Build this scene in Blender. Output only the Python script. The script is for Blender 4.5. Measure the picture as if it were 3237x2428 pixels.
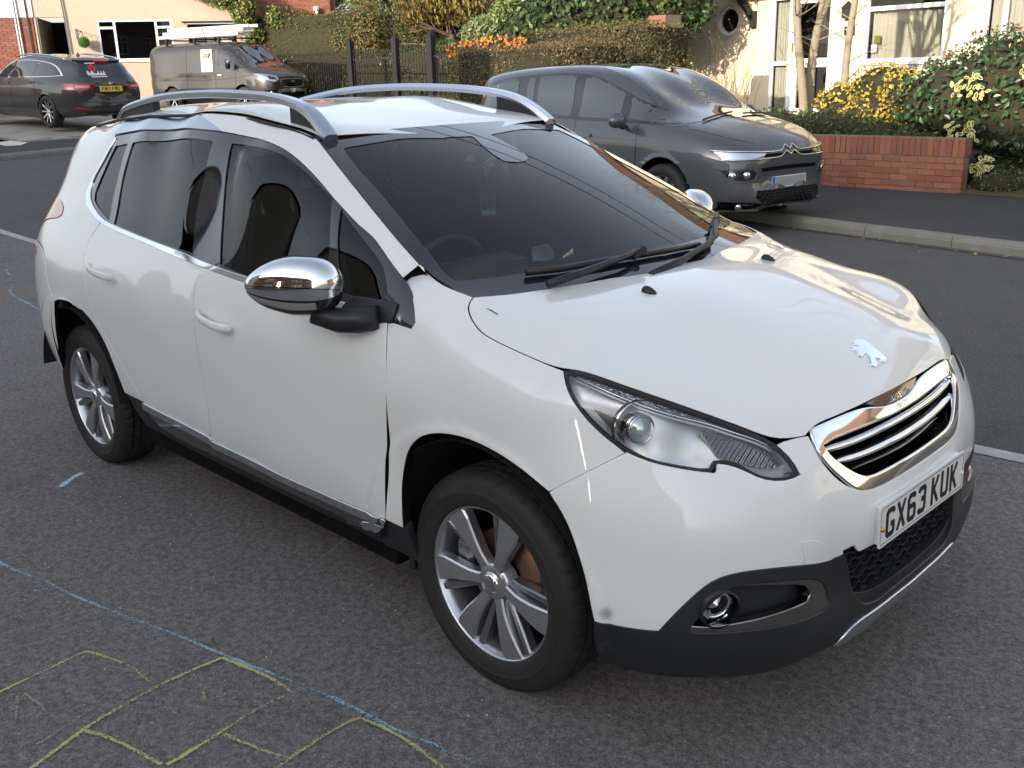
import bpy, bmesh, math, random
import numpy as np
from mathutils import Vector, Matrix, geometry
from mathutils.bvhtree import BVHTree
for o in list(bpy.data.objects): bpy.data.objects.remove(o, do_unlink=True)
SC=bpy.context.scene; COL=SC.collection
# ---------------------------------------------------------------- camera
CAMP=(3.029,-2.437,1.626); CAZ=2.360; CEL=-.303; CROLL=-.0270; CF=3134.5; PW,PH=3237,2428
def cam_axes():
    f=np.array([math.cos(CEL)*math.cos(CAZ),math.cos(CEL)*math.sin(CAZ),math.sin(CEL)])
    r=np.cross(f,[0,0,1]); r/=np.linalg.norm(r); u=np.cross(r,f); c,s=math.cos(CROLL),math.sin(CROLL)
    return c*r+s*u,-s*r+c*u,f
cr_,cu_,cf_=cam_axes()
cam=bpy.data.cameras.new('camera'); camo=bpy.data.objects.new('camera',cam); COL.objects.link(camo)
cam.sensor_width=36; cam.lens=36*CF/PW; cam.clip_start=.05; cam.clip_end=600
M=Matrix.Identity(4)
for i in range(3): M[i][0]=cr_[i]; M[i][1]=cu_[i]; M[i][2]=-cf_[i]; M[i][3]=CAMP[i]
camo.matrix_world=M; SC.camera=camo
# ---------------------------------------------------------------- light
SUN_EL=math.radians(16); SUN_AZ=math.radians(-84)      # direction the sun stands in (world azimuth)
w=bpy.data.worlds.new("World"); SC.world=w; w.use_nodes=True; nt=w.node_tree; nt.nodes.clear()
sky=nt.nodes.new('ShaderNodeTexSky'); sky.sky_type='NISHITA'; sky.sun_disc=False
sky.sun_elevation=SUN_EL; sky.sun_rotation=math.pi/2-SUN_AZ; sky.air_density=1.0; sky.dust_density=2.5; sky.ozone_density=1.0
hs=nt.nodes.new('ShaderNodeHueSaturation'); hs.inputs['Saturation'].default_value=.50; hs.inputs['Value'].default_value=1.0
bgn=nt.nodes.new('ShaderNodeBackground'); bgn.inputs[1].default_value=.15; wo=nt.nodes.new('ShaderNodeOutputWorld')
nt.links.new(sky.outputs[0],hs.inputs['Color']); nt.links.new(hs.outputs[0],bgn.inputs[0]); nt.links.new(bgn.outputs[0],wo.inputs[0])
sl=bpy.data.lights.new('sun','SUN'); sl.energy=3.0; sl.angle=math.radians(.55); sl.color=(1.0,.86,.68)
so=bpy.data.objects.new('sun',sl); COL.objects.link(so)
sd=Vector((math.cos(SUN_EL)*math.cos(SUN_AZ),math.cos(SUN_EL)*math.sin(SUN_AZ),math.sin(SUN_EL)))
so.rotation_euler=sd.to_track_quat('Z','Y').to_euler(); so.location=(0,-20,20)
SC.view_settings.view_transform='Standard'; SC.view_settings.look='None'; SC.view_settings.gamma=1; SC.view_settings.use_curve_mapping=False
SC.view_settings.exposure=1.25
SC.render.engine='CYCLES'
# ---------------------------------------------------------------- helpers
R=random.Random(7)
def at(px,py,D):
    """world point seen at photo pixel (px,py) at optical depth D (used only to find where things stand)"""
    d=cf_*CF+(px-PW/2)*cr_-(py-PH/2)*cu_
    return np.array(CAMP)+d/CF*D
def mesh_obj(name,V,Fc,mat=None,parent=None,smooth=False,normals=None,mats=None,fm=None):
    me=bpy.data.meshes.new(name); me.from_pydata([tuple(map(float,v)) for v in V],[],[tuple(map(int,f)) for f in Fc])
    for m in (mats or ([mat] if mat else [])): me.materials.append(m)
    if fm is not None: me.polygons.foreach_set('material_index',list(map(int,fm)))
    if smooth: me.polygons.foreach_set('use_smooth',[True]*len(me.polygons))
    me.update()
    if normals is not None: me.normals_split_custom_set_from_vertices([tuple(map(float,n)) for n in normals])
    o=bpy.data.objects.new(name,me); COL.objects.link(o)
    if parent is not None: o.parent=parent
    return o
def bm_obj(name,bm,mat,parent=None,smooth=False):
    me=bpy.data.meshes.new(name); bm.to_mesh(me); bm.free()
    for m in (mat if isinstance(mat,(list,tuple)) else [mat]): me.materials.append(m)
    if smooth: me.polygons.foreach_set('use_smooth',[True]*len(me.polygons))
    o=bpy.data.objects.new(name,me); COL.objects.link(o)
    if parent is not None: o.parent=parent
    return o
def thing(name,label,cat,loc=(0,0,0),rz=0,group=None):
    o=bpy.data.objects.new(name,None); COL.objects.link(o); o.location=loc; o.rotation_euler=(0,0,rz); o.empty_display_size=.2
    o['label']=label; o['category']=cat
    if group: o['group']=group
    return o
def tag(o,label,cat,group=None,kind=None):
    if label: o['label']=label
    if cat: o['category']=cat
    if group: o['group']=group
    if kind: o['kind']=kind
    return o
def struct(o): o['kind']='structure'; return o
def box(bm,x0,x1,y0,y1,z0,z1,M=None,bev=0):
    vs=[bm.verts.new(v) for v in ((x0,y0,z0),(x1,y0,z0),(x1,y1,z0),(x0,y1,z0),(x0,y0,z1),(x1,y0,z1),(x1,y1,z1),(x0,y1,z1))]
    fs=[bm.faces.new([vs[i] for i in f]) for f in ((3,2,1,0),(4,5,6,7),(0,1,5,4),(1,2,6,5),(2,3,7,6),(3,0,4,7))]
    if bev: bmesh.ops.bevel(bm,geom=list({e for f in fs for e in f.edges}),offset=bev,segments=1,affect='EDGES')
    elif M is not None: pass
    if M is not None and not bev:
        for v in vs: v.co=M@v.co
    return vs
def tube(bm,pts,rad,n=8,closed=False,cap=True):
    pts=[Vector(p) for p in pts]; N=len(pts); rad=rad if hasattr(rad,'__len__') else [rad]*N
    rings=[]; up=None
    for i,p in enumerate(pts):
        if closed: t=(pts[(i+1)%N]-pts[i-1])
        else: t=(pts[min(i+1,N-1)]-pts[max(i-1,0)])
        if t.length<1e-9: t=Vector((0,0,1))
        t.normalize()
        if up is None: up=t.orthogonal().normalized()
        up=(up-t*up.dot(t)); up=up.normalized() if up.length>1e-6 else t.orthogonal().normalized()
        s=t.cross(up); rings.append([bm.verts.new(p+(up*math.cos(a)+s*math.sin(a))*rad[i]) for a in [2*math.pi*k/n for k in range(n)]])
    for i in range(N if closed else N-1):
        a=rings[i]; b=rings[(i+1)%N]
        for k in range(n): bm.faces.new((a[k],a[(k+1)%n],b[(k+1)%n],b[k]))
    if cap and not closed:
        bm.faces.new(rings[0][::-1]); bm.faces.new(rings[-1])
def lathe(bm,prof,n=48,axis='Y',c=(0,0,0),close=False):
    """profile (radius, offset along axis)"""
    rings=[]
    for r,h in prof:
        ring=[]
        for k in range(n):
            a=2*math.pi*k/n; ca,sa=r*math.cos(a),r*math.sin(a)
            v={'Y':(ca,h,sa),'Z':(ca,sa,h),'X':(h,ca,sa)}[axis]; ring.append(bm.verts.new((v[0]+c[0],v[1]+c[1],v[2]+c[2])))
        rings.append(ring)
    for i in range(len(rings)-1+(1 if close else 0)):
        a=rings[i]; b=rings[(i+1)%len(rings)]
        for k in range(n): bm.faces.new((a[k],b[k],b[(k+1)%n],a[(k+1)%n]))
    return rings
# ---------------------------------------------------------------- materials
MATS={}
def mat(name,col,rough=.5,metal=0,coat=0,coatr=.03,spec=.5,emis=None,es=1,trans=0,ior=1.45,alpha=1,bump=None,var=None,sheen=0):
    """procedural principled; var=(scale,amount,second colour), bump=(scale,strength,distance)"""
    if name in MATS: return MATS[name]
    m=bpy.data.materials.new(name); m.use_nodes=True; n=m.node_tree; b=n.nodes['Principled BSDF']
    b.inputs['Base Color'].default_value=(*col,1); b.inputs['Roughness'].default_value=rough; b.inputs['Metallic'].default_value=metal
    b.inputs['Coat Weight'].default_value=coat; b.inputs['Coat Roughness'].default_value=coatr; b.inputs['Specular IOR Level'].default_value=spec
    b.inputs['Transmission Weight'].default_value=trans; b.inputs['IOR'].default_value=ior; b.inputs['Alpha'].default_value=alpha
    if emis: b.inputs['Emission Color'].default_value=(*emis,1); b.inputs['Emission Strength'].default_value=es
    tc=None
    if var or bump: tc=n.nodes.new('ShaderNodeTexCoord')
    if var:
        t=n.nodes.new('ShaderNodeTexNoise'); t.inputs['Scale'].default_value=var[0]; t.inputs['Detail'].default_value=6; t.inputs['Roughness'].default_value=.65
        rp=n.nodes.new('ShaderNodeValToRGB'); rp.color_ramp.elements[0].position=.5-var[1]/2; rp.color_ramp.elements[1].position=.5+var[1]/2
        rp.color_ramp.elements[0].color=(*col,1); rp.color_ramp.elements[1].color=(*var[2],1)
        n.links.new(tc.outputs['Object'],t.inputs['Vector']); n.links.new(t.outputs['Fac'],rp.inputs[0]); n.links.new(rp.outputs[0],b.inputs['Base Color'])
    if bump:
        t=n.nodes.new('ShaderNodeTexNoise'); t.inputs['Scale'].default_value=bump[0]; t.inputs['Detail'].default_value=5
        bp=n.nodes.new('ShaderNodeBump'); bp.inputs['Strength'].default_value=bump[1]; bp.inputs['Distance'].default_value=bump[2]
        n.links.new(tc.outputs['Object'],t.inputs['Vector']); n.links.new(t.outputs['Fac'],bp.inputs['Height']); n.links.new(bp.outputs[0],b.inputs['Normal'])
    MATS[name]=m; return m
def glass_mat(name,tint,refl_rough=.0,ior=1.5):
    """thin pane: clear/tinted see-through plus mirror reflection by Fresnel"""
    if name in MATS: return MATS[name]
    m=bpy.data.materials.new(name); m.use_nodes=True; n=m.node_tree; n.nodes.clear()
    o=n.nodes.new('ShaderNodeOutputMaterial'); mx=n.nodes.new('ShaderNodeMixShader'); fr=n.nodes.new('ShaderNodeFresnel'); fr.inputs[0].default_value=ior
    tr=n.nodes.new('ShaderNodeBsdfTransparent'); tr.inputs[0].default_value=(*tint,1); gl=n.nodes.new('ShaderNodeBsdfGlossy'); gl.inputs['Roughness'].default_value=refl_rough
    n.links.new(fr.outputs[0],mx.inputs[0]); n.links.new(tr.outputs[0],mx.inputs[1]); n.links.new(gl.outputs[0],mx.inputs[2]); n.links.new(mx.outputs[0],o.inputs[0])
    MATS[name]=m; return m
def paint(name,col,flake=None):
    """car paint: base with fine flake sparkle, clear coat, faint orange peel"""
    m=mat(name,col,rough=.38,coat=1,coatr=.02,spec=.5)
    n=m.node_tree; b=n.nodes['Principled BSDF']; b.inputs['Coat IOR'].default_value=1.5
    if flake:
        b.inputs['Metallic'].default_value=flake
    tc=n.nodes.new('ShaderNodeTexCoord'); t=n.nodes.new('ShaderNodeTexNoise'); t.inputs['Scale'].default_value=2.3; t.inputs['Detail'].default_value=8; t.inputs['Roughness'].default_value=.7
    mr=n.nodes.new('ShaderNodeMapRange'); mr.inputs[1].default_value=.4; mr.inputs[2].default_value=.75; mr.inputs[3].default_value=.015; mr.inputs[4].default_value=.07
    n.links.new(tc.outputs['Object'],t.inputs['Vector']); n.links.new(t.outputs['Fac'],mr.inputs[0]); n.links.new(mr.outputs[0],b.inputs['Coat Roughness'])
    return m

# ---------------------------------------------------------------- surfaces of the white car (metres, car axes)
class RBF:
    """smooth scattered-data surface: |r|^3 kernel plus a linear part"""
    def __init__(s,X,v,lam=0.0):
        s.X=np.asarray(X,float); n,d=s.X.shape
        A=np.linalg.norm(s.X[:,None]-s.X[None],axis=2)**3+lam*np.eye(n)
        Pm=np.c_[np.ones(n),s.X]; m=d+1
        M=np.block([[A,Pm],[Pm.T,np.zeros((m,m))]])
        s.w=np.linalg.lstsq(M,np.r_[np.asarray(v,float),np.zeros(m)],rcond=None)[0]
    def __call__(s,Q):
        Q=np.atleast_2d(np.asarray(Q,float)); out=np.empty(len(Q)); n=len(s.X)
        for i in range(0,len(Q),20000):
            q=Q[i:i+20000]; r=np.sqrt(((q[:,None]-s.X[None])**2).sum(2))**3
            out[i:i+20000]=r@s.w[:n]+s.w[n]+q@s.w[n+1:]
        return out
# ---- side (right half, y>0 here) y=f(x,z)
SIDE=[]
def sec(x,rows):
    for z,y in rows: SIDE.append((x,z,y))
sec(1.05,[(.25,.79),(.36,.835),(.48,.848),(.62,.852),(.75,.862),(.86,.858),(.96,.825),(1.04,.785)])
sec(.80,[(.25,.79),(.36,.838),(.46,.852),(.60,.852),(.75,.858),(.88,.850),(.98,.812),(1.08,.765)])
sec(.35,[(.25,.79),(.36,.838),(.44,.856),(.56,.855),(.72,.860),(.88,.855),(1.00,.810),(1.20,.725),(1.34,.655)])
sec(-.10,[(.25,.79),(.36,.838),(.44,.856),(.56,.855),(.72,.862),(.90,.856),(1.03,.805),(1.25,.710),(1.44,.622)])
sec(-.55,[(.25,.79),(.36,.838),(.46,.856),(.58,.857),(.75,.866),(.92,.858),(1.06,.790),(1.25,.705),(1.45,.605)])
sec(-.95,[(.25,.79),(.36,.835),(.50,.858),(.65,.866),(.80,.870),(.95,.850),(1.09,.755),(1.25,.680),(1.43,.590)])
sec(-1.27,[(.30,.80),(.50,.860),(.65,.868),(.78,.868),(.93,.845),(1.08,.750),(1.25,.660),(1.40,.575)])
sec(-1.55,[(.30,.77),(.50,.835),(.75,.845),(.90,.825),(1.02,.765),(1.12,.685),(1.25,.610),(1.38,.54)])
sec(-1.80,[(.30,.68),(.50,.755),(.75,.768),(.90,.748),(1.00,.71),(1.10,.635),(1.25,.545),(1.36,.485)])
sec(-1.95,[(.30,.58),(.50,.660),(.75,.670),(.90,.64),(1.00,.60),(1.10,.53),(1.25,.45),(1.36,.40)])
sec(-2.04,[(.30,.40),(.50,.52),(.75,.56),(.90,.52),(1.10,.40),(1.30,.30)])
# ---- front radial field
FC=np.array([1.15,0,.40])
FRONT=[(1.141,.698,1.067),(1.164,.617,1.064),(1.207,.484,1.063),(1.24,.35,1.065),(1.27,.24,1.067),(1.285,.123,1.068),(1.292,0,1.068),
(1.42,.307,1.050),(1.42,.0,1.060),(1.42,.55,1.030),(1.28,.69,1.025),(1.42,.665,1.002),(1.52,.65,.985),
(1.145,.73,1.050),(1.19,.752,1.025),(1.238,.764,1.003),(1.308,.764,.986),(1.383,.758,.971),(1.439,.750,.960),(1.495,.742,.947),
(1.60,0,1.026),(1.60,.3,1.012),(1.60,.5,.985),
(1.80,0,.965),(1.80,.3,.945),(1.90,0,.905),(1.90,.22,.892),(1.80,.45,.905),
(1.961,.388,.813),(1.967,.316,.813),(1.974,.249,.813),(1.981,.152,.813),(1.985,0,.813),
(2.0,.40,.745),(2.022,.36,.70),(2.048,.30,.65),(2.065,.2,.62),(2.075,0,.61),
(2.085,.2,.54),(2.085,0,.54),(2.07,.3,.54),
(2.08,0,.42),(2.07,.25,.42),(2.04,.40,.42),
(2.085,0,.30),(2.08,.2,.30),(2.065,.38,.30),
(2.03,0,.20),(2.0,.4,.20),(1.90,.62,.20),(1.70,.78,.20),
(2.035,.48,.55),(1.99,.60,.55),(1.91,.72,.55),(1.80,.80,.55),(1.68,.855,.55),
(2.03,.52,.42),(1.965,.66,.42),(1.86,.775,.42),(1.74,.84,.42),(1.64,.865,.42),
(2.02,.56,.30),(1.96,.66,.30),(1.85,.765,.30),(1.72,.835,.30),
(2.01,.50,.66),(1.965,.61,.66),(1.89,.72,.66),(1.78,.795,.67),(1.66,.845,.70),
(1.95,.50,.78),(1.90,.61,.78),(1.81,.72,.78),(1.70,.79,.79),
(1.865,.50,.875),(1.80,.61,.875),(1.73,.725,.895),(1.63,.795,.875),(1.64,.765,.925),(1.69,.50,.950),(1.62,.65,.965),
(1.47,.848,.80),(1.5,.830,.88),(1.35,.858,.80),(1.35,.838,.92),(1.2,.866,.78),(1.2,.843,.93),(1.15,.800,1.018),(1.28,.812,.990),(1.40,.806,.966),(1.53,.793,.938),
(1.45,.86,.66),(1.1,.865,.72)]
_s=[s for s in SIDE if s[0] in (1.05,.80) and s[1]<=1.05]
FRONT+= [(s[0],s[2],s[1]) for s in _s]

# greenhouse: roof rows (x,[(y,z)...]) and windscreen
ROOF=[(.30,[(.60,1.432),(.555,1.442),(.50,1.4435),(.40,1.454),(.334,1.459),(.2,1.456),(0,1.452)]),
(.10,[(.612,1.452),(.58,1.466),(.52,1.480),(.45,1.486),(.3,1.493),(.15,1.493),(0,1.492)]),
(-.15,[(.605,1.475),(.575,1.500),(.52,1.515),(.45,1.522),(.3,1.527),(0,1.528)]),
(-.50,[(.60,1.478),(.575,1.503),(.53,1.525),(.46,1.537),(.3,1.543),(0,1.546)]),
(-.90,[(.58,1.465),(.555,1.490),(.51,1.515),(.45,1.530),(.3,1.538),(0,1.542)]),
(-1.25,[(.55,1.440),(.525,1.465),(.49,1.488),(.43,1.505),(.3,1.515),(0,1.520)]),
(-1.60,[(.50,1.405),(.47,1.435),(.42,1.460),(.3,1.475),(0,1.480)]),
(-1.90,[(.42,1.38),(.38,1.410),(.3,1.425),(0,1.435)])]
WSE=[(.284,.556,1.439),(.368,.579,1.401),(.448,.60,1.363),(.524,.619,1.328),(.597,.636,1.294),(.668,.653,1.261),(.737,.669,1.229),(.801,.684,1.198),(.88,.697,1.158),(.96,.705,1.118),(1.06,.705,1.085),(1.14,.705,1.062)]
GZ=.75
def build():
    pts=[(x,y,z) for x,z,y in SIDE if x<1.0 or z<1.0]
    for x,r in ROOF: pts+=[(x,y,z) for y,z in r]
    pts+=WSE
    for i,(x,y,z) in enumerate(WSE[1:],1):
        s=i/(len(WSE)-1); xc=.35+.95*s; zc=1.452-.392*s+.045*4*s*(1-s)*.5
        for t in (0,.35,.7):
            w=(1-t*t); pts.append((x+(xc-x)*w if t else xc, y*t, z+(zc-z)*w if t else zc))
    G=np.array(pts,float); G=np.r_[G,G[G[:,1]>1e-6]*[1,-1,1]]
    rho=np.hypot(G[:,1],G[:,2]-GZ); X=np.c_[G[:,0],G[:,1]/rho*.8,(G[:,2]-GZ)/rho*.8]
    g=RBF(X,rho,lam=1.5e-3)
    F=np.array(FRONT,float); F=np.r_[F,F[F[:,1]>1e-6]*[1,-1,1]]-FC
    r=np.linalg.norm(F,axis=1); front=RBF(F/r[:,None],r,lam=1.5e-4)
    return g,front
def sm(t): t=np.clip(t,0,1); return t*t*(3-2*t)
class GF:
    """body side, pillars, roof and windscreen: radius about a lengthwise axis"""
    def __init__(s,g): s.g=g
    def param(s,X): X=np.atleast_2d(X); return np.c_[X[:,0],np.arctan2(X[:,2]-GZ,-X[:,1])*.8]
    def rad(s,x,ph):
        r=s.g(np.c_[x,-np.cos(ph)*.8,np.sin(ph)*.8])
        # flared wheel arches (raised band round each opening)
        z=GZ+r*np.sin(ph)
        for cx in (-1.269,1.269):
            d=np.hypot(x-cx,z-.31); r=r+.007*sm((.475-d)/.03)*(z<1.0)
        return r
    def pos(s,p,off=0.):
        p=np.atleast_2d(p); ph=p[:,1]/.8; r=s.rad(p[:,0],ph)+off
        return np.c_[p[:,0],-r*np.cos(ph),GZ+r*np.sin(ph)]
    def miss(s,X):
        p=s.param(X); return np.hypot(X[:,1],X[:,2]-GZ)-s.rad(p[:,0],p[:,1]/.8)
class FF:
    """hood, wings, bumper: radius about a point inside the nose; stereographic parameters"""
    def __init__(s,f):
        s.f=f; a=np.array([np.cos(.7),0,np.sin(.7)]); s.a=a; s.b=np.array([0,1,0]); s.c=np.cross(a,s.b)
    def param(s,X):
        d=np.atleast_2d(X)-FC; d=d/np.linalg.norm(d,axis=1)[:,None]; k=1.5/(1+d@s.a); return np.c_[d@s.b*k,d@s.c*k]
    def dirs(s,p):
        p=np.atleast_2d(p)/1.5; q=(p**2).sum(1); ca=(1-q)/(1+q); k=(1+ca)
        return ca[:,None]*s.a+(p[:,0]*k)[:,None]*s.b+(p[:,1]*k)[:,None]*s.c
    def pos(s,p,off=0.):
        d=s.dirs(p); r=s.f(d); X=FC+d*r[:,None]
        for sg in (-1,1):
            dd=np.hypot(X[:,0]-1.269,X[:,2]-.31); m=(np.sign(X[:,1])==sg)&(X[:,0]<1.72)
            r=r+np.where(m,.007*sm((.475-dd)/.03),0)
        return FC+d*(r+off)[:,None]
    def miss(s,X):
        d=np.atleast_2d(X)-FC; r=np.linalg.norm(d,axis=1); return r-np.linalg.norm(s.pos(s.param(X))-FC,axis=1)
_we=np.array(WSE)
class WF:
    """windscreen: bowed sheet between its two side edges"""
    def __init__(s):
        L=np.r_[0,np.cumsum(np.linalg.norm(np.diff(_we,axis=0),axis=1))]; s.L=L/L[-1]
    def edge(s,q):
        k=(_we[-1]-_we[-2])/(s.L[-1]-s.L[-2]); k0=(_we[1]-_we[0])/(s.L[1]-s.L[0])
        e=np.stack([np.interp(q,s.L,_we[:,i]) for i in range(3)],-1)
        e+=np.where(q>1,q-1,0)[:,None]*k+np.where(q<0,q,0)[:,None]*k0; return e
    def pos(s,p,off=0.):
        p=np.atleast_2d(p); t=p[:,0]/.62; q=p[:,1]/.95
        # smooth the edge curve a little
        e=(s.edge(q-.05)+s.edge(q)+s.edge(q+.05))/3
        c=np.stack([.35+.95*q,0*q,1.452-.392*q+.09*q*(1-q)],-1); w=(1-t*t)[:,None]
        X=e+(c-e)*w; X[:,1]=e[:,1]*t
        if np.any(off): X=X+off*np.array([.38,0,.925])
        return X
    def param(s,X):
        X=np.atleast_2d(X); lo=np.full(len(X),-.3); hi=np.full(len(X),1.4)
        for _ in range(40):
            m=(lo+hi)/2; e=(s.edge(m-.05)+s.edge(m)+s.edge(m+.05))/3; t=X[:,1]/e[:,1]; z=s.pos(np.c_[t*.62,m*.95])[:,2]
            g=z>X[:,2]; lo=np.where(g,m,lo); hi=np.where(g,hi,m)
        m=(lo+hi)/2; e=(s.edge(m-.05)+s.edge(m)+s.edge(m+.05))/3; return np.c_[X[:,1]/e[:,1]*.62,m*.95]
    def miss(s,X): X=np.atleast_2d(X); return X[:,0]-s.pos(s.param(X))[:,0]

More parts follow.
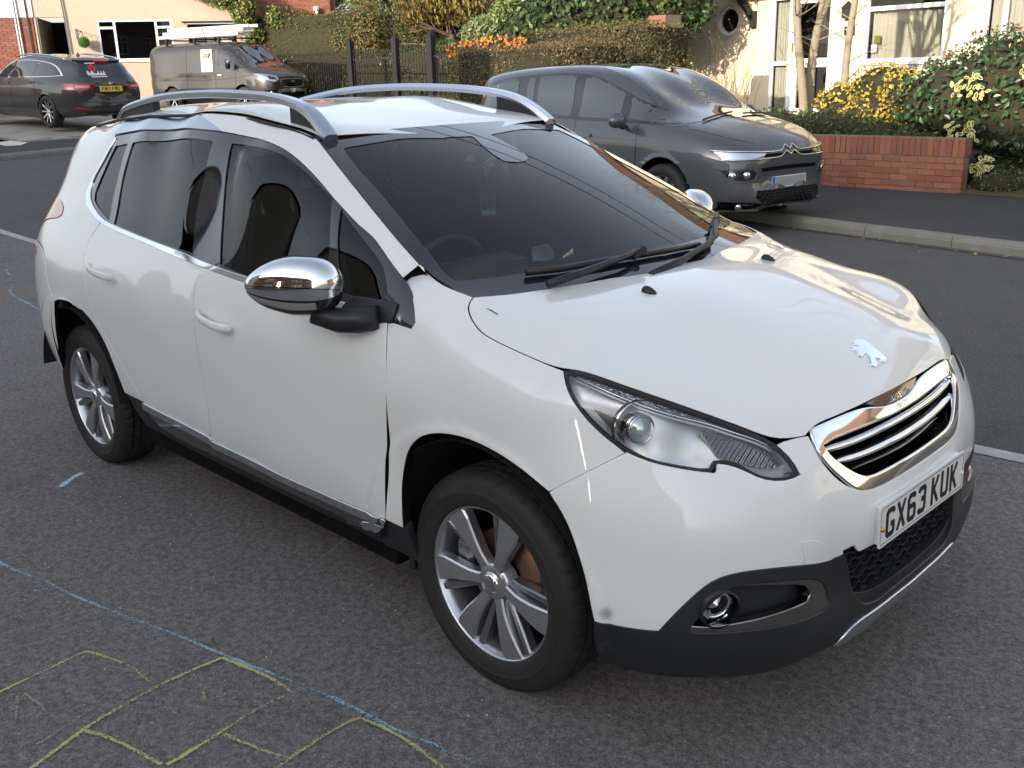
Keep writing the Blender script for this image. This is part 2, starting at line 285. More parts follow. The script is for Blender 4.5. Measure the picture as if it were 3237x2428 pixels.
# outlines of its panels
OUT={
 'door_front':[(-0.123,-0.809,1.024),(0.187,-0.813,1.002),(0.581,-0.817,0.996),(0.919,-0.815,0.996),(0.955,-0.854,0.885),(0.950,-0.862,0.751),(0.901,-0.853,0.421),(0.895,-0.850,0.400),(0.690,-0.839,0.385),(0.514,-0.839,0.384),(0.244,-0.843,0.388),(-0.124,-0.845,0.396),(-0.086,-0.857,0.483),(-0.090,-0.859,0.547),(-0.104,-0.861,0.655),(-0.102,-0.863,0.804),(-0.116,-0.852,0.900),(-0.118,-0.830,0.973)],
 'door_rear':[(-1.007,-0.757,1.093),(-0.894,-0.769,1.081),(-0.770,-0.779,1.073),(-0.495,-0.796,1.056),(-0.355,-0.804,1.043),(-0.117,-0.806,1.030),(-0.118,-0.830,0.973),(-0.116,-0.852,0.900),(-0.102,-0.863,0.804),(-0.104,-0.861,0.655),(-0.090,-0.859,0.547),(-0.086,-0.857,0.483),(-0.122,-0.846,0.400),(-0.120,-0.848,0.407),(-0.403,-0.847,0.417),(-0.641,-0.850,0.429),(-0.728,-0.862,0.551),(-0.893,-0.870,0.696),(-0.932,-0.871,0.743),(-0.965,-0.869,0.834),(-0.983,-0.862,0.884),(-1.013,-0.850,0.928),(-1.038,-0.841,0.950),(-1.047,-0.832,0.969),(-1.045,-0.813,1.004),(-1.034,-0.782,1.054)],
 'dlo':[(-1.138,-0.585,1.414),(-1.161,-0.631,1.336),(-1.231,-0.661,1.258),(-1.241,-0.677,1.220),(-1.222,-0.697,1.183),(-1.177,-0.714,1.157),(-1.083,-0.736,1.126),(-0.994,-0.750,1.104),(-0.886,-0.761,1.094),(-0.785,-0.770,1.088),(-0.506,-0.789,1.071),(-0.242,-0.798,1.054),(-0.111,-0.802,1.038),(0.181,-0.807,1.020),(0.576,-0.812,1.013),(0.924,-0.817,0.992),(0.993,-0.819,0.988),(1.020,-0.817,0.986),(1.026,-0.808,1.002),(1.014,-0.795,1.023),(0.969,-0.767,1.065),(0.942,-0.757,1.081),(0.911,-0.748,1.097),(0.856,-0.737,1.124),(0.798,-0.724,1.158),(0.738,-0.710,1.195),(0.693,-0.711,1.207),(0.604,-0.696,1.246),(0.508,-0.677,1.284),(0.403,-0.654,1.332),(0.314,-0.645,1.375),(0.227,-0.640,1.409),(0.132,-0.632,1.429),(0.018,-0.617,1.443),(-0.079,-0.615,1.450),(-0.196,-0.622,1.459),(-0.384,-0.621,1.464),(-0.641,-0.590,1.458),(-0.852,-0.593,1.450),(-1.047,-0.574,1.439),(-1.168,-0.574,1.424)],
 'chrome':[(-1.167,-0.579,1.419),(-1.184,-0.624,1.344),(-1.228,-0.652,1.278),(-1.263,-0.668,1.235),(-1.277,-0.685,1.195),(-1.251,-0.705,1.163),(-1.205,-0.722,1.139),(-1.104,-0.742,1.113),(-1.011,-0.757,1.092),(-0.894,-0.769,1.081),(-0.770,-0.779,1.073),(-0.495,-0.796,1.056),(-0.355,-0.804,1.043),(-0.123,-0.809,1.024),(0.187,-0.813,1.002),(0.581,-0.817,0.996),(0.919,-0.815,0.996),(0.914,-0.808,1.010),(0.576,-0.812,1.013),(0.181,-0.807,1.020),(-0.111,-0.802,1.038),(-0.242,-0.798,1.054),(-0.506,-0.789,1.071),(-0.785,-0.770,1.088),(-0.886,-0.761,1.094),(-0.994,-0.750,1.104),(-1.083,-0.736,1.126),(-1.177,-0.714,1.157),(-1.222,-0.697,1.183),(-1.241,-0.677,1.220),(-1.231,-0.661,1.258),(-1.161,-0.631,1.336),(-1.138,-0.585,1.414)],
 'fender':[(0.885,-0.728,1.087),(0.925,-0.743,1.076),(0.961,-0.760,1.063),(1.015,-0.796,1.024),(1.028,-0.809,1.002),(1.019,-0.816,0.986),(0.988,-0.815,0.986),(0.918,-0.813,0.990),(0.951,-0.850,0.884),(0.946,-0.860,0.749),(0.904,-0.855,0.423),(0.899,-0.853,0.403),(0.973,-0.851,0.400),(0.977,-0.855,0.445),(0.982,-0.856,0.523),(0.993,-0.856,0.574),(1.016,-0.859,0.633),(1.046,-0.863,0.674),(1.096,-0.870,0.711),(1.139,-0.873,0.731),(1.177,-0.873,0.742),(1.216,-0.872,0.749),(1.279,-0.869,0.753),(1.349,-0.864,0.744),(1.418,-0.862,0.730),(1.488,-0.862,0.709),(1.555,-0.862,0.682),(1.721,-0.778,0.799),(1.678,-0.792,0.824),(1.643,-0.801,0.848),(1.612,-0.805,0.874),(1.587,-0.806,0.896),(1.567,-0.801,0.913),(1.542,-0.785,0.933),(1.513,-0.759,0.947),(1.510,-0.754,0.949),(1.448,-0.757,0.957),(1.395,-0.768,0.970),(1.318,-0.773,0.986),(1.248,-0.776,1.001),(1.195,-0.757,1.022),(1.148,-0.732,1.050),(1.139,-0.714,1.060),(1.138,-0.695,1.066),(1.070,-0.712,1.081),(1.006,-0.707,1.093),(0.933,-0.682,1.111),(0.944,-0.693,1.105)],
 'headlight':[(1.510,-0.754,0.949),(1.513,-0.759,0.947),(1.542,-0.785,0.933),(1.567,-0.801,0.913),(1.587,-0.806,0.896),(1.612,-0.805,0.874),(1.643,-0.801,0.848),(1.678,-0.792,0.824),(1.718,-0.779,0.800),(1.757,-0.762,0.784),(1.777,-0.750,0.778),(1.828,-0.712,0.767),(1.858,-0.688,0.761),(1.881,-0.663,0.757),(1.883,-0.656,0.761),(1.876,-0.650,0.776),(1.897,-0.622,0.775),(1.912,-0.610,0.764),(1.933,-0.594,0.745),(1.950,-0.577,0.730),(1.966,-0.549,0.723),(1.988,-0.498,0.716),(1.993,-0.481,0.718),(1.992,-0.473,0.725),(1.980,-0.475,0.746),(1.962,-0.484,0.773),(1.941,-0.502,0.795),(1.934,-0.506,0.803),(1.917,-0.526,0.816),(1.897,-0.544,0.829),(1.866,-0.568,0.845),(1.834,-0.590,0.859),(1.803,-0.614,0.873),(1.784,-0.630,0.883),(1.756,-0.661,0.899),(1.706,-0.704,0.922),(1.644,-0.731,0.941),(1.583,-0.740,0.951),(1.548,-0.740,0.954),(1.526,-0.741,0.954)],
 'hood_half':[(1.138,-0.695,1.066),(1.153,-0.670,1.065),(1.169,-0.623,1.063),(1.189,-0.555,1.062),(1.208,-0.485,1.063),(1.229,-0.414,1.063),(1.244,-0.359,1.064),(1.248,-0.341,1.064),(1.265,-0.267,1.066),(1.289,-0.220,1.066),(1.302,-0.156,1.066),(1.307,-0.059,1.067),(1.290,0.000,1.067),(1.984,0.000,0.814),(1.984,-0.030,0.814),(1.980,-0.163,0.813),(1.974,-0.252,0.812),(1.968,-0.318,0.812),(1.961,-0.387,0.812),(1.962,-0.398,0.809),(1.966,-0.417,0.797),(1.953,-0.459,0.799),(1.934,-0.506,0.803),(1.917,-0.526,0.816),(1.897,-0.544,0.829),(1.866,-0.568,0.845),(1.834,-0.590,0.859),(1.803,-0.614,0.873),(1.784,-0.630,0.883),(1.756,-0.661,0.899),(1.706,-0.704,0.922),(1.644,-0.731,0.941),(1.583,-0.740,0.951),(1.548,-0.740,0.954),(1.526,-0.741,0.954),(1.503,-0.752,0.950),(1.448,-0.757,0.957),(1.395,-0.768,0.970),(1.318,-0.773,0.986),(1.248,-0.776,1.001),(1.195,-0.757,1.022),(1.148,-0.732,1.050),(1.139,-0.714,1.060)],
 'bumper_half':[(1.953,-0.459,0.799),(1.966,-0.417,0.797),(1.969,-0.407,0.797),(1.980,-0.411,0.777),(1.991,-0.410,0.759),(2.000,-0.406,0.742),(2.013,-0.390,0.716),(2.028,-0.363,0.686),(2.044,-0.326,0.653),(2.049,-0.302,0.647),(2.053,-0.284,0.639),(2.058,-0.253,0.632),(2.063,-0.210,0.628),(2.066,-0.154,0.628),(2.069,-0.079,0.630),(2.070,0.000,0.629),(2.088,0.000,0.487),(2.078,-0.300,0.487),(2.063,-0.322,0.511),(2.054,-0.357,0.507),(2.054,-0.352,0.496),(2.045,-0.397,0.495),(2.040,-0.437,0.499),(2.027,-0.512,0.520),(1.994,-0.596,0.533),(1.944,-0.680,0.536),(1.921,-0.709,0.528),(1.905,-0.728,0.510),(1.886,-0.748,0.479),(1.861,-0.772,0.445),(1.832,-0.795,0.393),(1.807,-0.810,0.391),(1.739,-0.841,0.390),(1.694,-0.861,0.392),(1.691,-0.862,0.411),(1.683,-0.864,0.443),(1.672,-0.865,0.501),(1.654,-0.867,0.557),(1.628,-0.866,0.609),(1.595,-0.864,0.651),(1.555,-0.862,0.682),(1.721,-0.778,0.799),(1.757,-0.762,0.784),(1.777,-0.750,0.778),(1.828,-0.712,0.767),(1.858,-0.688,0.761),(1.881,-0.663,0.757),(1.883,-0.656,0.761),(1.876,-0.650,0.776),(1.897,-0.622,0.775),(1.912,-0.610,0.764),(1.933,-0.594,0.745),(1.950,-0.577,0.730),(1.966,-0.549,0.723),(1.988,-0.498,0.716),(1.993,-0.481,0.718),(1.992,-0.473,0.725),(1.980,-0.475,0.746),(1.962,-0.484,0.773),(1.941,-0.502,0.795)],
 'mouth_half':[(2.088,0.000,0.487),(2.078,-0.300,0.487),(2.063,-0.322,0.511),(2.054,-0.357,0.507),(2.054,-0.352,0.496),(2.056,-0.335,0.477),(2.057,-0.321,0.431),(2.062,-0.318,0.388),(2.066,-0.313,0.371),(2.071,-0.297,0.353),(2.074,-0.279,0.337),(2.077,-0.255,0.324),(2.080,-0.210,0.313),(2.084,-0.086,0.307),(2.085,-0.073,0.319),(2.088,0.000,0.319)],
 'valbot':[(1.717,-0.846,0.311),(1.750,-0.824,0.302),(1.801,-0.799,0.304),(1.856,-0.760,0.299),(1.912,-0.714,0.308),(1.985,-0.629,0.310),(2.034,-0.495,0.284),(2.049,-0.406,0.267),(2.054,-0.343,0.254)],
 'skid_up':[(2.050,-0.340,0.244),(2.059,-0.342,0.263),(2.067,-0.332,0.286),(2.070,-0.316,0.294),(2.073,-0.269,0.291),(2.079,-0.163,0.291),(2.082,-0.081,0.297)],
 'lowb':[(1.694,-0.861,0.392),(1.739,-0.841,0.390),(1.807,-0.810,0.391),(1.832,-0.795,0.393),(1.861,-0.772,0.445),(1.886,-0.748,0.479),(1.905,-0.728,0.510),(1.921,-0.709,0.528),(1.944,-0.680,0.536),(1.994,-0.596,0.533),(2.027,-0.512,0.520),(2.040,-0.437,0.499),(2.045,-0.397,0.495),(2.054,-0.352,0.496)],
 'MR':[(2.054,-0.352,0.496),(2.056,-0.335,0.477),(2.057,-0.321,0.431),(2.062,-0.318,0.388),(2.066,-0.313,0.371),(2.071,-0.297,0.353),(2.074,-0.279,0.337),(2.077,-0.255,0.324),(2.080,-0.210,0.313),(2.084,-0.086,0.307),(2.085,-0.073,0.319)],
 'gr_out':[(1.966,-0.393,0.805),(1.966,-0.380,0.808),(1.972,-0.324,0.807),(1.978,-0.260,0.805),(1.986,-0.180,0.804),(1.989,-0.142,0.802),(2.001,-0.079,0.787),(2.005,0.022,0.782),(1.990,0.000,0.790)],
 'gr_side':[(1.969,-0.401,0.797),(1.981,-0.400,0.779),(1.990,-0.402,0.764),(2.001,-0.391,0.743),(2.012,-0.377,0.722),(2.023,-0.357,0.700),(2.037,-0.328,0.672),(2.047,-0.305,0.652),(2.051,-0.291,0.645),(2.054,-0.273,0.639),(2.056,-0.259,0.637),(2.060,-0.221,0.632),(2.064,-0.167,0.631),(2.068,-0.078,0.632),(2.070,-0.013,0.632)],
 'gr_in':[(1.989,-0.348,0.776),(1.987,-0.364,0.777),(1.987,-0.372,0.775),(1.991,-0.375,0.768),(1.996,-0.376,0.759),(2.003,-0.370,0.746),(2.012,-0.352,0.729),(2.022,-0.331,0.709),(2.033,-0.303,0.689),(2.042,-0.278,0.672),(2.048,-0.256,0.661),(2.052,-0.233,0.656),(2.051,-0.227,0.658),(2.056,-0.147,0.659),(2.062,-0.036,0.657),(2.061,-0.066,0.658),(2.062,-0.020,0.656)],
 'gr_intop':[(1.989,-0.348,0.776),(1.997,-0.266,0.774),(2.007,-0.149,0.773),(2.013,-0.015,0.769),(2.014,0.047,0.766),(2.012,-0.082,0.767),(2.014,0.054,0.767)],
 'slat1':[(1.996,-0.373,0.760),(2.010,-0.291,0.747),(2.014,-0.254,0.745),(2.021,-0.145,0.746),(2.027,0.024,0.742),(2.021,0.041,0.754),(2.019,0.144,0.749)],
 'slat2':[(2.016,-0.338,0.724),(2.031,-0.242,0.709),(2.035,-0.196,0.707),(2.040,-0.093,0.709),(2.043,-0.005,0.707),(2.041,0.004,0.712),(2.039,0.106,0.710)],
 'tow':[(2.030,-0.499,0.517),(2.024,-0.514,0.571),(2.024,-0.509,0.579),(2.029,-0.492,0.581),(2.039,-0.452,0.572),(2.042,-0.439,0.564),(2.046,-0.395,0.495),(2.040,-0.437,0.499)],
 'fog_out':[(1.886,-0.754,0.402),(1.902,-0.738,0.432),(1.922,-0.713,0.470),(1.935,-0.696,0.492),(1.947,-0.678,0.505),(1.977,-0.632,0.504),(2.033,-0.481,0.476),(2.038,-0.428,0.452),(2.042,-0.399,0.426),(2.047,-0.394,0.396),(2.050,-0.408,0.373),(2.045,-0.453,0.369),(2.006,-0.601,0.387),(1.940,-0.697,0.389),(1.893,-0.748,0.392)],
 'fog_in':[(1.893,-0.748,0.407),(1.904,-0.735,0.432),(1.922,-0.713,0.466),(1.935,-0.696,0.488),(1.949,-0.676,0.500),(1.977,-0.633,0.498),(2.031,-0.498,0.467),(2.034,-0.476,0.450),(2.036,-0.469,0.427),(2.036,-0.483,0.414),(2.020,-0.559,0.416),(1.962,-0.667,0.407),(1.916,-0.725,0.403)],
 'fog_lamp':[(1.937,-0.696,0.458)],
 'jet':[(1.419,-0.305,1.050)],
 'lion':[(1.910,0.026,0.897)],
 'badge':[(1.981,-0.154,0.813),(1.999,-0.094,0.789),(2.004,-0.022,0.784),(1.999,0.064,0.792),(1.983,0.138,0.811)],
 'hl_tri':[(1.623,-0.791,0.897),(1.678,-0.772,0.883),(1.698,-0.776,0.847),(1.714,-0.775,0.820),(1.674,-0.787,0.848)],
 'hl_proj':[(1.745,-0.742,0.849)],
 'hl_drl':[(1.542,-0.761,0.946),(1.590,-0.763,0.939),(1.662,-0.752,0.921),(1.722,-0.724,0.900),(1.761,-0.689,0.882),(1.797,-0.648,0.864),(1.813,-0.628,0.858),(1.843,-0.602,0.846),(1.874,-0.579,0.831),(1.903,-0.551,0.818),(1.921,-0.531,0.807)],
 'trim_rear':[(-0.641,-0.850,0.429),(-0.403,-0.847,0.417),(-0.120,-0.848,0.407),(-0.179,-0.825,0.327),(-0.296,-0.820,0.318),(-0.471,-0.824,0.328),(-0.578,-0.833,0.350),(-0.612,-0.843,0.391),(-0.638,-0.849,0.423)],
 'trim_front':[(-0.124,-0.845,0.396),(0.244,-0.843,0.388),(0.514,-0.839,0.384),(0.691,-0.839,0.385),(0.895,-0.850,0.400),(0.848,-0.836,0.337),(0.745,-0.820,0.316),(0.644,-0.812,0.300),(0.655,-0.819,0.317),(0.391,-0.823,0.321),(0.098,-0.822,0.321),(-0.180,-0.823,0.324)],
 'sillbot':[(-0.802,-0.849,0.431),(-0.783,-0.832,0.356),(-0.745,-0.807,0.284),(-0.524,-0.804,0.276),(-0.295,-0.796,0.260),(0.047,-0.798,0.264),(0.347,-0.799,0.266),(0.446,-0.798,0.264),(0.573,-0.795,0.261),(0.703,-0.794,0.256),(0.836,-0.811,0.272),(0.921,-0.813,0.276)],
 'arch_r':[(-1.470,-0.832,0.410),(-1.415,-0.861,0.518),(-1.403,-0.872,0.630),(-1.380,-0.874,0.690),(-1.327,-0.876,0.747),(-1.245,-0.876,0.765),(-1.152,-0.873,0.764),(-1.053,-0.873,0.738),(-1.041,-0.873,0.745),(-0.970,-0.871,0.716),(-0.904,-0.868,0.666),(-0.862,-0.866,0.615),(-0.835,-0.863,0.558),(-0.814,-0.859,0.508),(-0.801,-0.854,0.462),(-0.800,-0.849,0.433)],
 'g_fd':[(-0.120,-0.640,1.427),(-0.050,-0.635,1.426),(0.056,-0.642,1.420),(0.155,-0.649,1.411),(0.242,-0.651,1.394),(0.325,-0.654,1.360),(0.411,-0.661,1.321),(0.505,-0.676,1.286),(0.536,-0.709,1.242),(0.575,-0.745,1.183),(0.597,-0.766,1.140)],
 'g_fd_l':[(0.002,-0.803,1.037),(-0.042,-0.764,1.129),(-0.081,-0.717,1.247),(-0.098,-0.677,1.358)],
 'g_fd_b':[(0.637,-0.806,1.027),(0.397,-0.804,1.023),(0.192,-0.806,1.020),(0.001,-0.802,1.040)],
 'g_qf':[(0.562,-0.691,1.260),(0.676,-0.718,1.204),(0.768,-0.736,1.153),(0.827,-0.746,1.120),(0.883,-0.783,1.054),(0.853,-0.796,1.029),(0.746,-0.797,1.031),(0.684,-0.801,1.035)],
 'g_rd':[(-0.931,-0.615,1.405),(-0.808,-0.619,1.417),(-0.586,-0.623,1.427),(-0.229,-0.646,1.432),(-0.214,-0.699,1.322),(-0.228,-0.728,1.235),(-0.226,-0.754,1.161),(-0.194,-0.795,1.057),(-0.458,-0.791,1.070),(-0.892,-0.758,1.099),(-0.896,-0.753,1.106),(-0.943,-0.688,1.235),(-0.933,-0.655,1.324)],
 'g_rq':[(-1.111,-0.606,1.387),(-0.988,-0.610,1.401),(-0.982,-0.643,1.339),(-0.985,-0.679,1.251),(-0.986,-0.711,1.176),(-0.948,-0.750,1.106),(-1.109,-0.723,1.146),(-1.163,-0.709,1.169),(-1.183,-0.693,1.197),(-1.172,-0.675,1.238),(-1.148,-0.653,1.292),(-1.123,-0.626,1.351)],
 'bpillar_seam':[(-0.200,-0.628,1.453),(-0.180,-0.648,1.424),(-0.173,-0.689,1.341),(-0.172,-0.722,1.242),(-0.146,-0.766,1.120),(-0.113,-0.804,1.035)],
 'garnish':[(-1.171,-0.573,1.426),(-1.177,-0.559,1.441),(-1.185,-0.529,1.467),(-1.161,-0.507,1.484),(-1.000,-0.515,1.496),(-0.767,-0.519,1.508),(-0.580,-0.527,1.513),(-0.448,-0.563,1.508),(-0.340,-0.591,1.491),(-0.248,-0.611,1.473),(-0.198,-0.621,1.460),(-0.385,-0.620,1.464),(-0.643,-0.589,1.459),(-0.853,-0.592,1.451),(-1.048,-0.574,1.439)],
 'bumpseam_r':[(-1.327,-0.876,0.747),(-1.406,-0.862,0.790),(-1.449,-0.839,0.892),(-1.418,-0.857,0.818),(-1.448,-0.841,0.882),(-1.506,-0.813,0.943)],
 'tail':[(-1.625,-0.665,1.134),(-1.563,-0.681,1.127),(-1.487,-0.710,1.106),(-1.476,-0.724,1.088),(-1.501,-0.732,1.073),(-1.603,-0.717,1.070),(-1.742,-0.691,1.061),(-1.799,-0.687,1.046),(-1.803,-0.698,1.031)],
 'refl':[(-1.636,-0.778,0.967),(-1.568,-0.793,0.965),(-1.516,-0.811,0.945),(-1.577,-0.800,0.947)],
 'handle_f':[(-0.077,-0.855,0.881),(0.146,-0.853,0.853),(0.029,-0.854,0.861)],
 'handle_r':[(-0.919,-0.846,0.942),(-0.705,-0.848,0.924),(-0.807,-0.847,0.930)],
 'cup_f':[(-0.023,-0.851,0.891),(0.022,-0.845,0.912),(0.082,-0.845,0.900),(0.135,-0.850,0.872),(0.147,-0.855,0.842),(0.088,-0.858,0.825),(0.009,-0.859,0.832),(-0.020,-0.858,0.849)],
 'cup_r':[(-0.875,-0.837,0.962),(-0.830,-0.829,0.977),(-0.766,-0.835,0.961),(-0.711,-0.845,0.932),(-0.716,-0.853,0.905),(-0.769,-0.857,0.892),(-0.833,-0.854,0.907),(-0.859,-0.849,0.928)],
 'ws_clear':[(0.353,-0.518,1.417),(0.348,-0.505,1.421),(0.351,-0.485,1.422),(0.363,-0.389,1.429),(0.366,-0.287,1.437),(0.386,-0.217,1.434),(0.412,-0.142,1.429),(0.402,-0.155,1.432),(0.414,-0.083,1.430),(0.420,-0.018,1.429),(0.438,-0.012,1.423),(0.511,-0.041,1.398),(0.580,-0.058,1.373),(0.625,-0.060,1.356),(0.644,-0.039,1.350),(0.649,0.000,1.348),(0.633,0.043,1.354),(0.601,0.065,1.365),(0.522,0.069,1.394),(0.423,0.066,1.428),(0.366,0.287,1.437),(0.363,0.389,1.429),(0.351,0.485,1.422),(0.348,0.505,1.421),(0.353,0.518,1.417),(0.373,0.528,1.407),(0.420,0.543,1.386),(0.485,0.560,1.356),(0.597,0.581,1.307),(0.705,0.609,1.257),(0.803,0.633,1.210),(0.914,0.653,1.155),(0.968,0.669,1.127),(1.008,0.680,1.108),(1.040,0.680,1.097),(1.058,0.667,1.094),(1.066,0.651,1.094),(1.101,0.576,1.095),(1.138,0.479,1.097),(1.160,0.408,1.098),(1.180,0.337,1.098),(1.210,0.152,1.101),(1.210,-0.152,1.101),(1.180,-0.337,1.098),(1.160,-0.408,1.098),(1.138,-0.479,1.097),(1.101,-0.576,1.095),(1.066,-0.651,1.094),(1.058,-0.667,1.094),(1.040,-0.680,1.097),(1.008,-0.680,1.108),(0.968,-0.669,1.127),(0.914,-0.653,1.155),(0.803,-0.633,1.210),(0.705,-0.609,1.257),(0.597,-0.581,1.307),(0.485,-0.560,1.356),(0.420,-0.543,1.386),(0.373,-0.528,1.407)],
 'ws_tag':[(0.742,-0.253,1.300)],
 'ws_mirrorstem':[(0.584,-0.127,1.369)],
 'wip1':[(1.214,-0.478,1.066),(1.209,-0.315,1.088),(1.206,-0.139,1.103),(1.233,0.178,1.088)],
 'wip2':[(1.265,0.175,1.073),(1.158,0.435,1.095),(1.104,0.588,1.092)],
 'arm1':[(1.218,-0.482,1.064),(1.226,-0.389,1.071),(1.212,-0.241,1.094),(1.219,-0.151,1.096)],
 'arm2':[(1.280,-0.169,1.065),(1.271,0.056,1.074),(1.246,0.207,1.080),(1.229,0.289,1.081),(1.170,0.429,1.091)],
 'green':[(0.960,0.513,1.167),(1.034,0.531,1.130)],
}
OUT={k:np.array(v) for k,v in OUT.items()}

# ---------------------------------------------------------------- panels
_g,_f=build(); GS=GF(_g); FS_=FF(_f); WS=WF()
def smooth_line(P,step,closed=True,corner=42,relax=3):
    """even, rounded resampling of a traced outline that keeps its real corners"""
    P=np.asarray(P,float); n=len(P); keep=[]
    for i in range(n):
        if not closed and i in (0,n-1): keep.append(i); continue
        a=P[i]-P[i-1]; b=P[(i+1)%n]-P[i]; c=(a@b)/(np.linalg.norm(a)*np.linalg.norm(b)+1e-12)
        if math.degrees(math.acos(max(-1,min(1,c))))>corner: keep.append(i)
    if closed and not keep: keep=[0]
    out=[]; segs=[]
    if closed:
        for a,b in zip(keep,keep[1:]+[keep[0]+n]): segs.append([P[j%n] for j in range(a,b+1)])
    else:
        for a,b in zip(keep[:-1],keep[1:]): segs.append([P[j] for j in range(a,b+1)])
    for sg in segs:
        q=np.array(sg)
        for _ in range(2):   # Chaikin, ends fixed
            if len(q)>2:
                m=np.empty((2*(len(q)-1),q.shape[1])); m[0::2]=.75*q[:-1]+.25*q[1:]; m[1::2]=.25*q[:-1]+.75*q[1:]; m[0]=q[0]; m[-1]=q[-1]; q=m
        L=np.r_[0,np.cumsum(np.linalg.norm(np.diff(q,axis=0),axis=1))]; k=max(1,int(round(L[-1]/step)))
        u=np.linspace(0,L[-1],k+1); r=np.stack([np.interp(u,L,q[:,i]) for i in range(q.shape[1])],1)
        for _ in range(relax):
            if len(r)>2: r[1:-1]=r[1:-1]*.5+(r[:-2]+r[2:])*.25
        out+=list(r[:-1])
    if not closed: out.append(P[-1])
    return np.array(out)
def inset(P,d):
    P=np.asarray(P); n=len(P); A=.5*sum(P[i-1][0]*P[i][1]-P[i][0]*P[i-1][1] for i in range(n)); sg=1 if A>0 else -1; out=[]
    for i in range(n):
        a=P[i]-P[i-1]; b=P[(i+1)%n]-P[i]; a=a/(np.linalg.norm(a)+1e-12); b=b/(np.linalg.norm(b)+1e-12)
        na=np.array([-a[1],a[0]]); nb=np.array([-b[1],b[0]]); m=na+nb; l=np.linalg.norm(m); m=m/l if l>.2 else na
        out.append(P[i]+sg*m*d/max(.35,m@na))
    return np.array(out)
def inpoly(Q,P):
    Q=np.atleast_2d(Q); r=np.zeros(len(Q),bool); n=len(P)
    for i in range(n):
        x1,y1=P[i-1]; x2,y2=P[i]
        if y1==y2: continue
        c=((y1>Q[:,1])!=(y2>Q[:,1]))&(Q[:,0]<(x2-x1)*(Q[:,1]-y1)/(y2-y1)+x1); r^=c
    return r
def tri2d(loops,step):
    """constrained triangulation of outer loop + holes with interior points"""
    P=loops[0]; lo=P.min(0); hi=P.max(0); pts=[]; edges=[]
    for L in loops:
        k=len(pts); pts+=[tuple(p) for p in L]; edges+=[(k+i,k+(i+1)%len(L)) for i in range(len(L))]
    nb=len(pts); B=np.array(pts)
    ys=np.arange(lo[1],hi[1],step*.866); grid=[]
    for j,y in enumerate(ys):
        xs=np.arange(lo[0]+(j%2)*step/2,hi[0],step); grid+=[(x,y) for x in xs]
    if grid:
        Gp=np.array(grid); ok=inpoly(Gp,P)
        for L in loops[1:]: ok&=~inpoly(Gp,L)
        Gp=Gp[ok]
        if len(Gp):
            keep=np.ones(len(Gp),bool)
            for i in range(0,len(Gp),4000):
                d=((Gp[i:i+4000,None]-B[None])**2).sum(2).min(1); keep[i:i+4000]=d>(step*.42)**2
            pts+=[tuple(p) for p in Gp[keep]]
    vs,es,fs,ov,oe,of=geometry.delaunay_2d_cdt([Vector(p) for p in pts],edges,[],0,1e-7)
    V=np.array([tuple(v) for v in vs]); F=np.array([f for f in fs if len(f)==3],int)
    c=V[F].mean(1); ok=inpoly(c,P)
    for L in loops[1:]: ok&=~inpoly(c,L)
    F=F[ok]
    # orientation: counter clockwise in parameter space
    a=V[F]; ar=(a[:,1,0]-a[:,0,0])*(a[:,2,1]-a[:,0,1])-(a[:,2,0]-a[:,0,0])*(a[:,1,1]-a[:,0,1]); F[ar<0]=F[ar<0][:,::-1]; F=F[np.abs(ar)>1e-10]
    return V,F
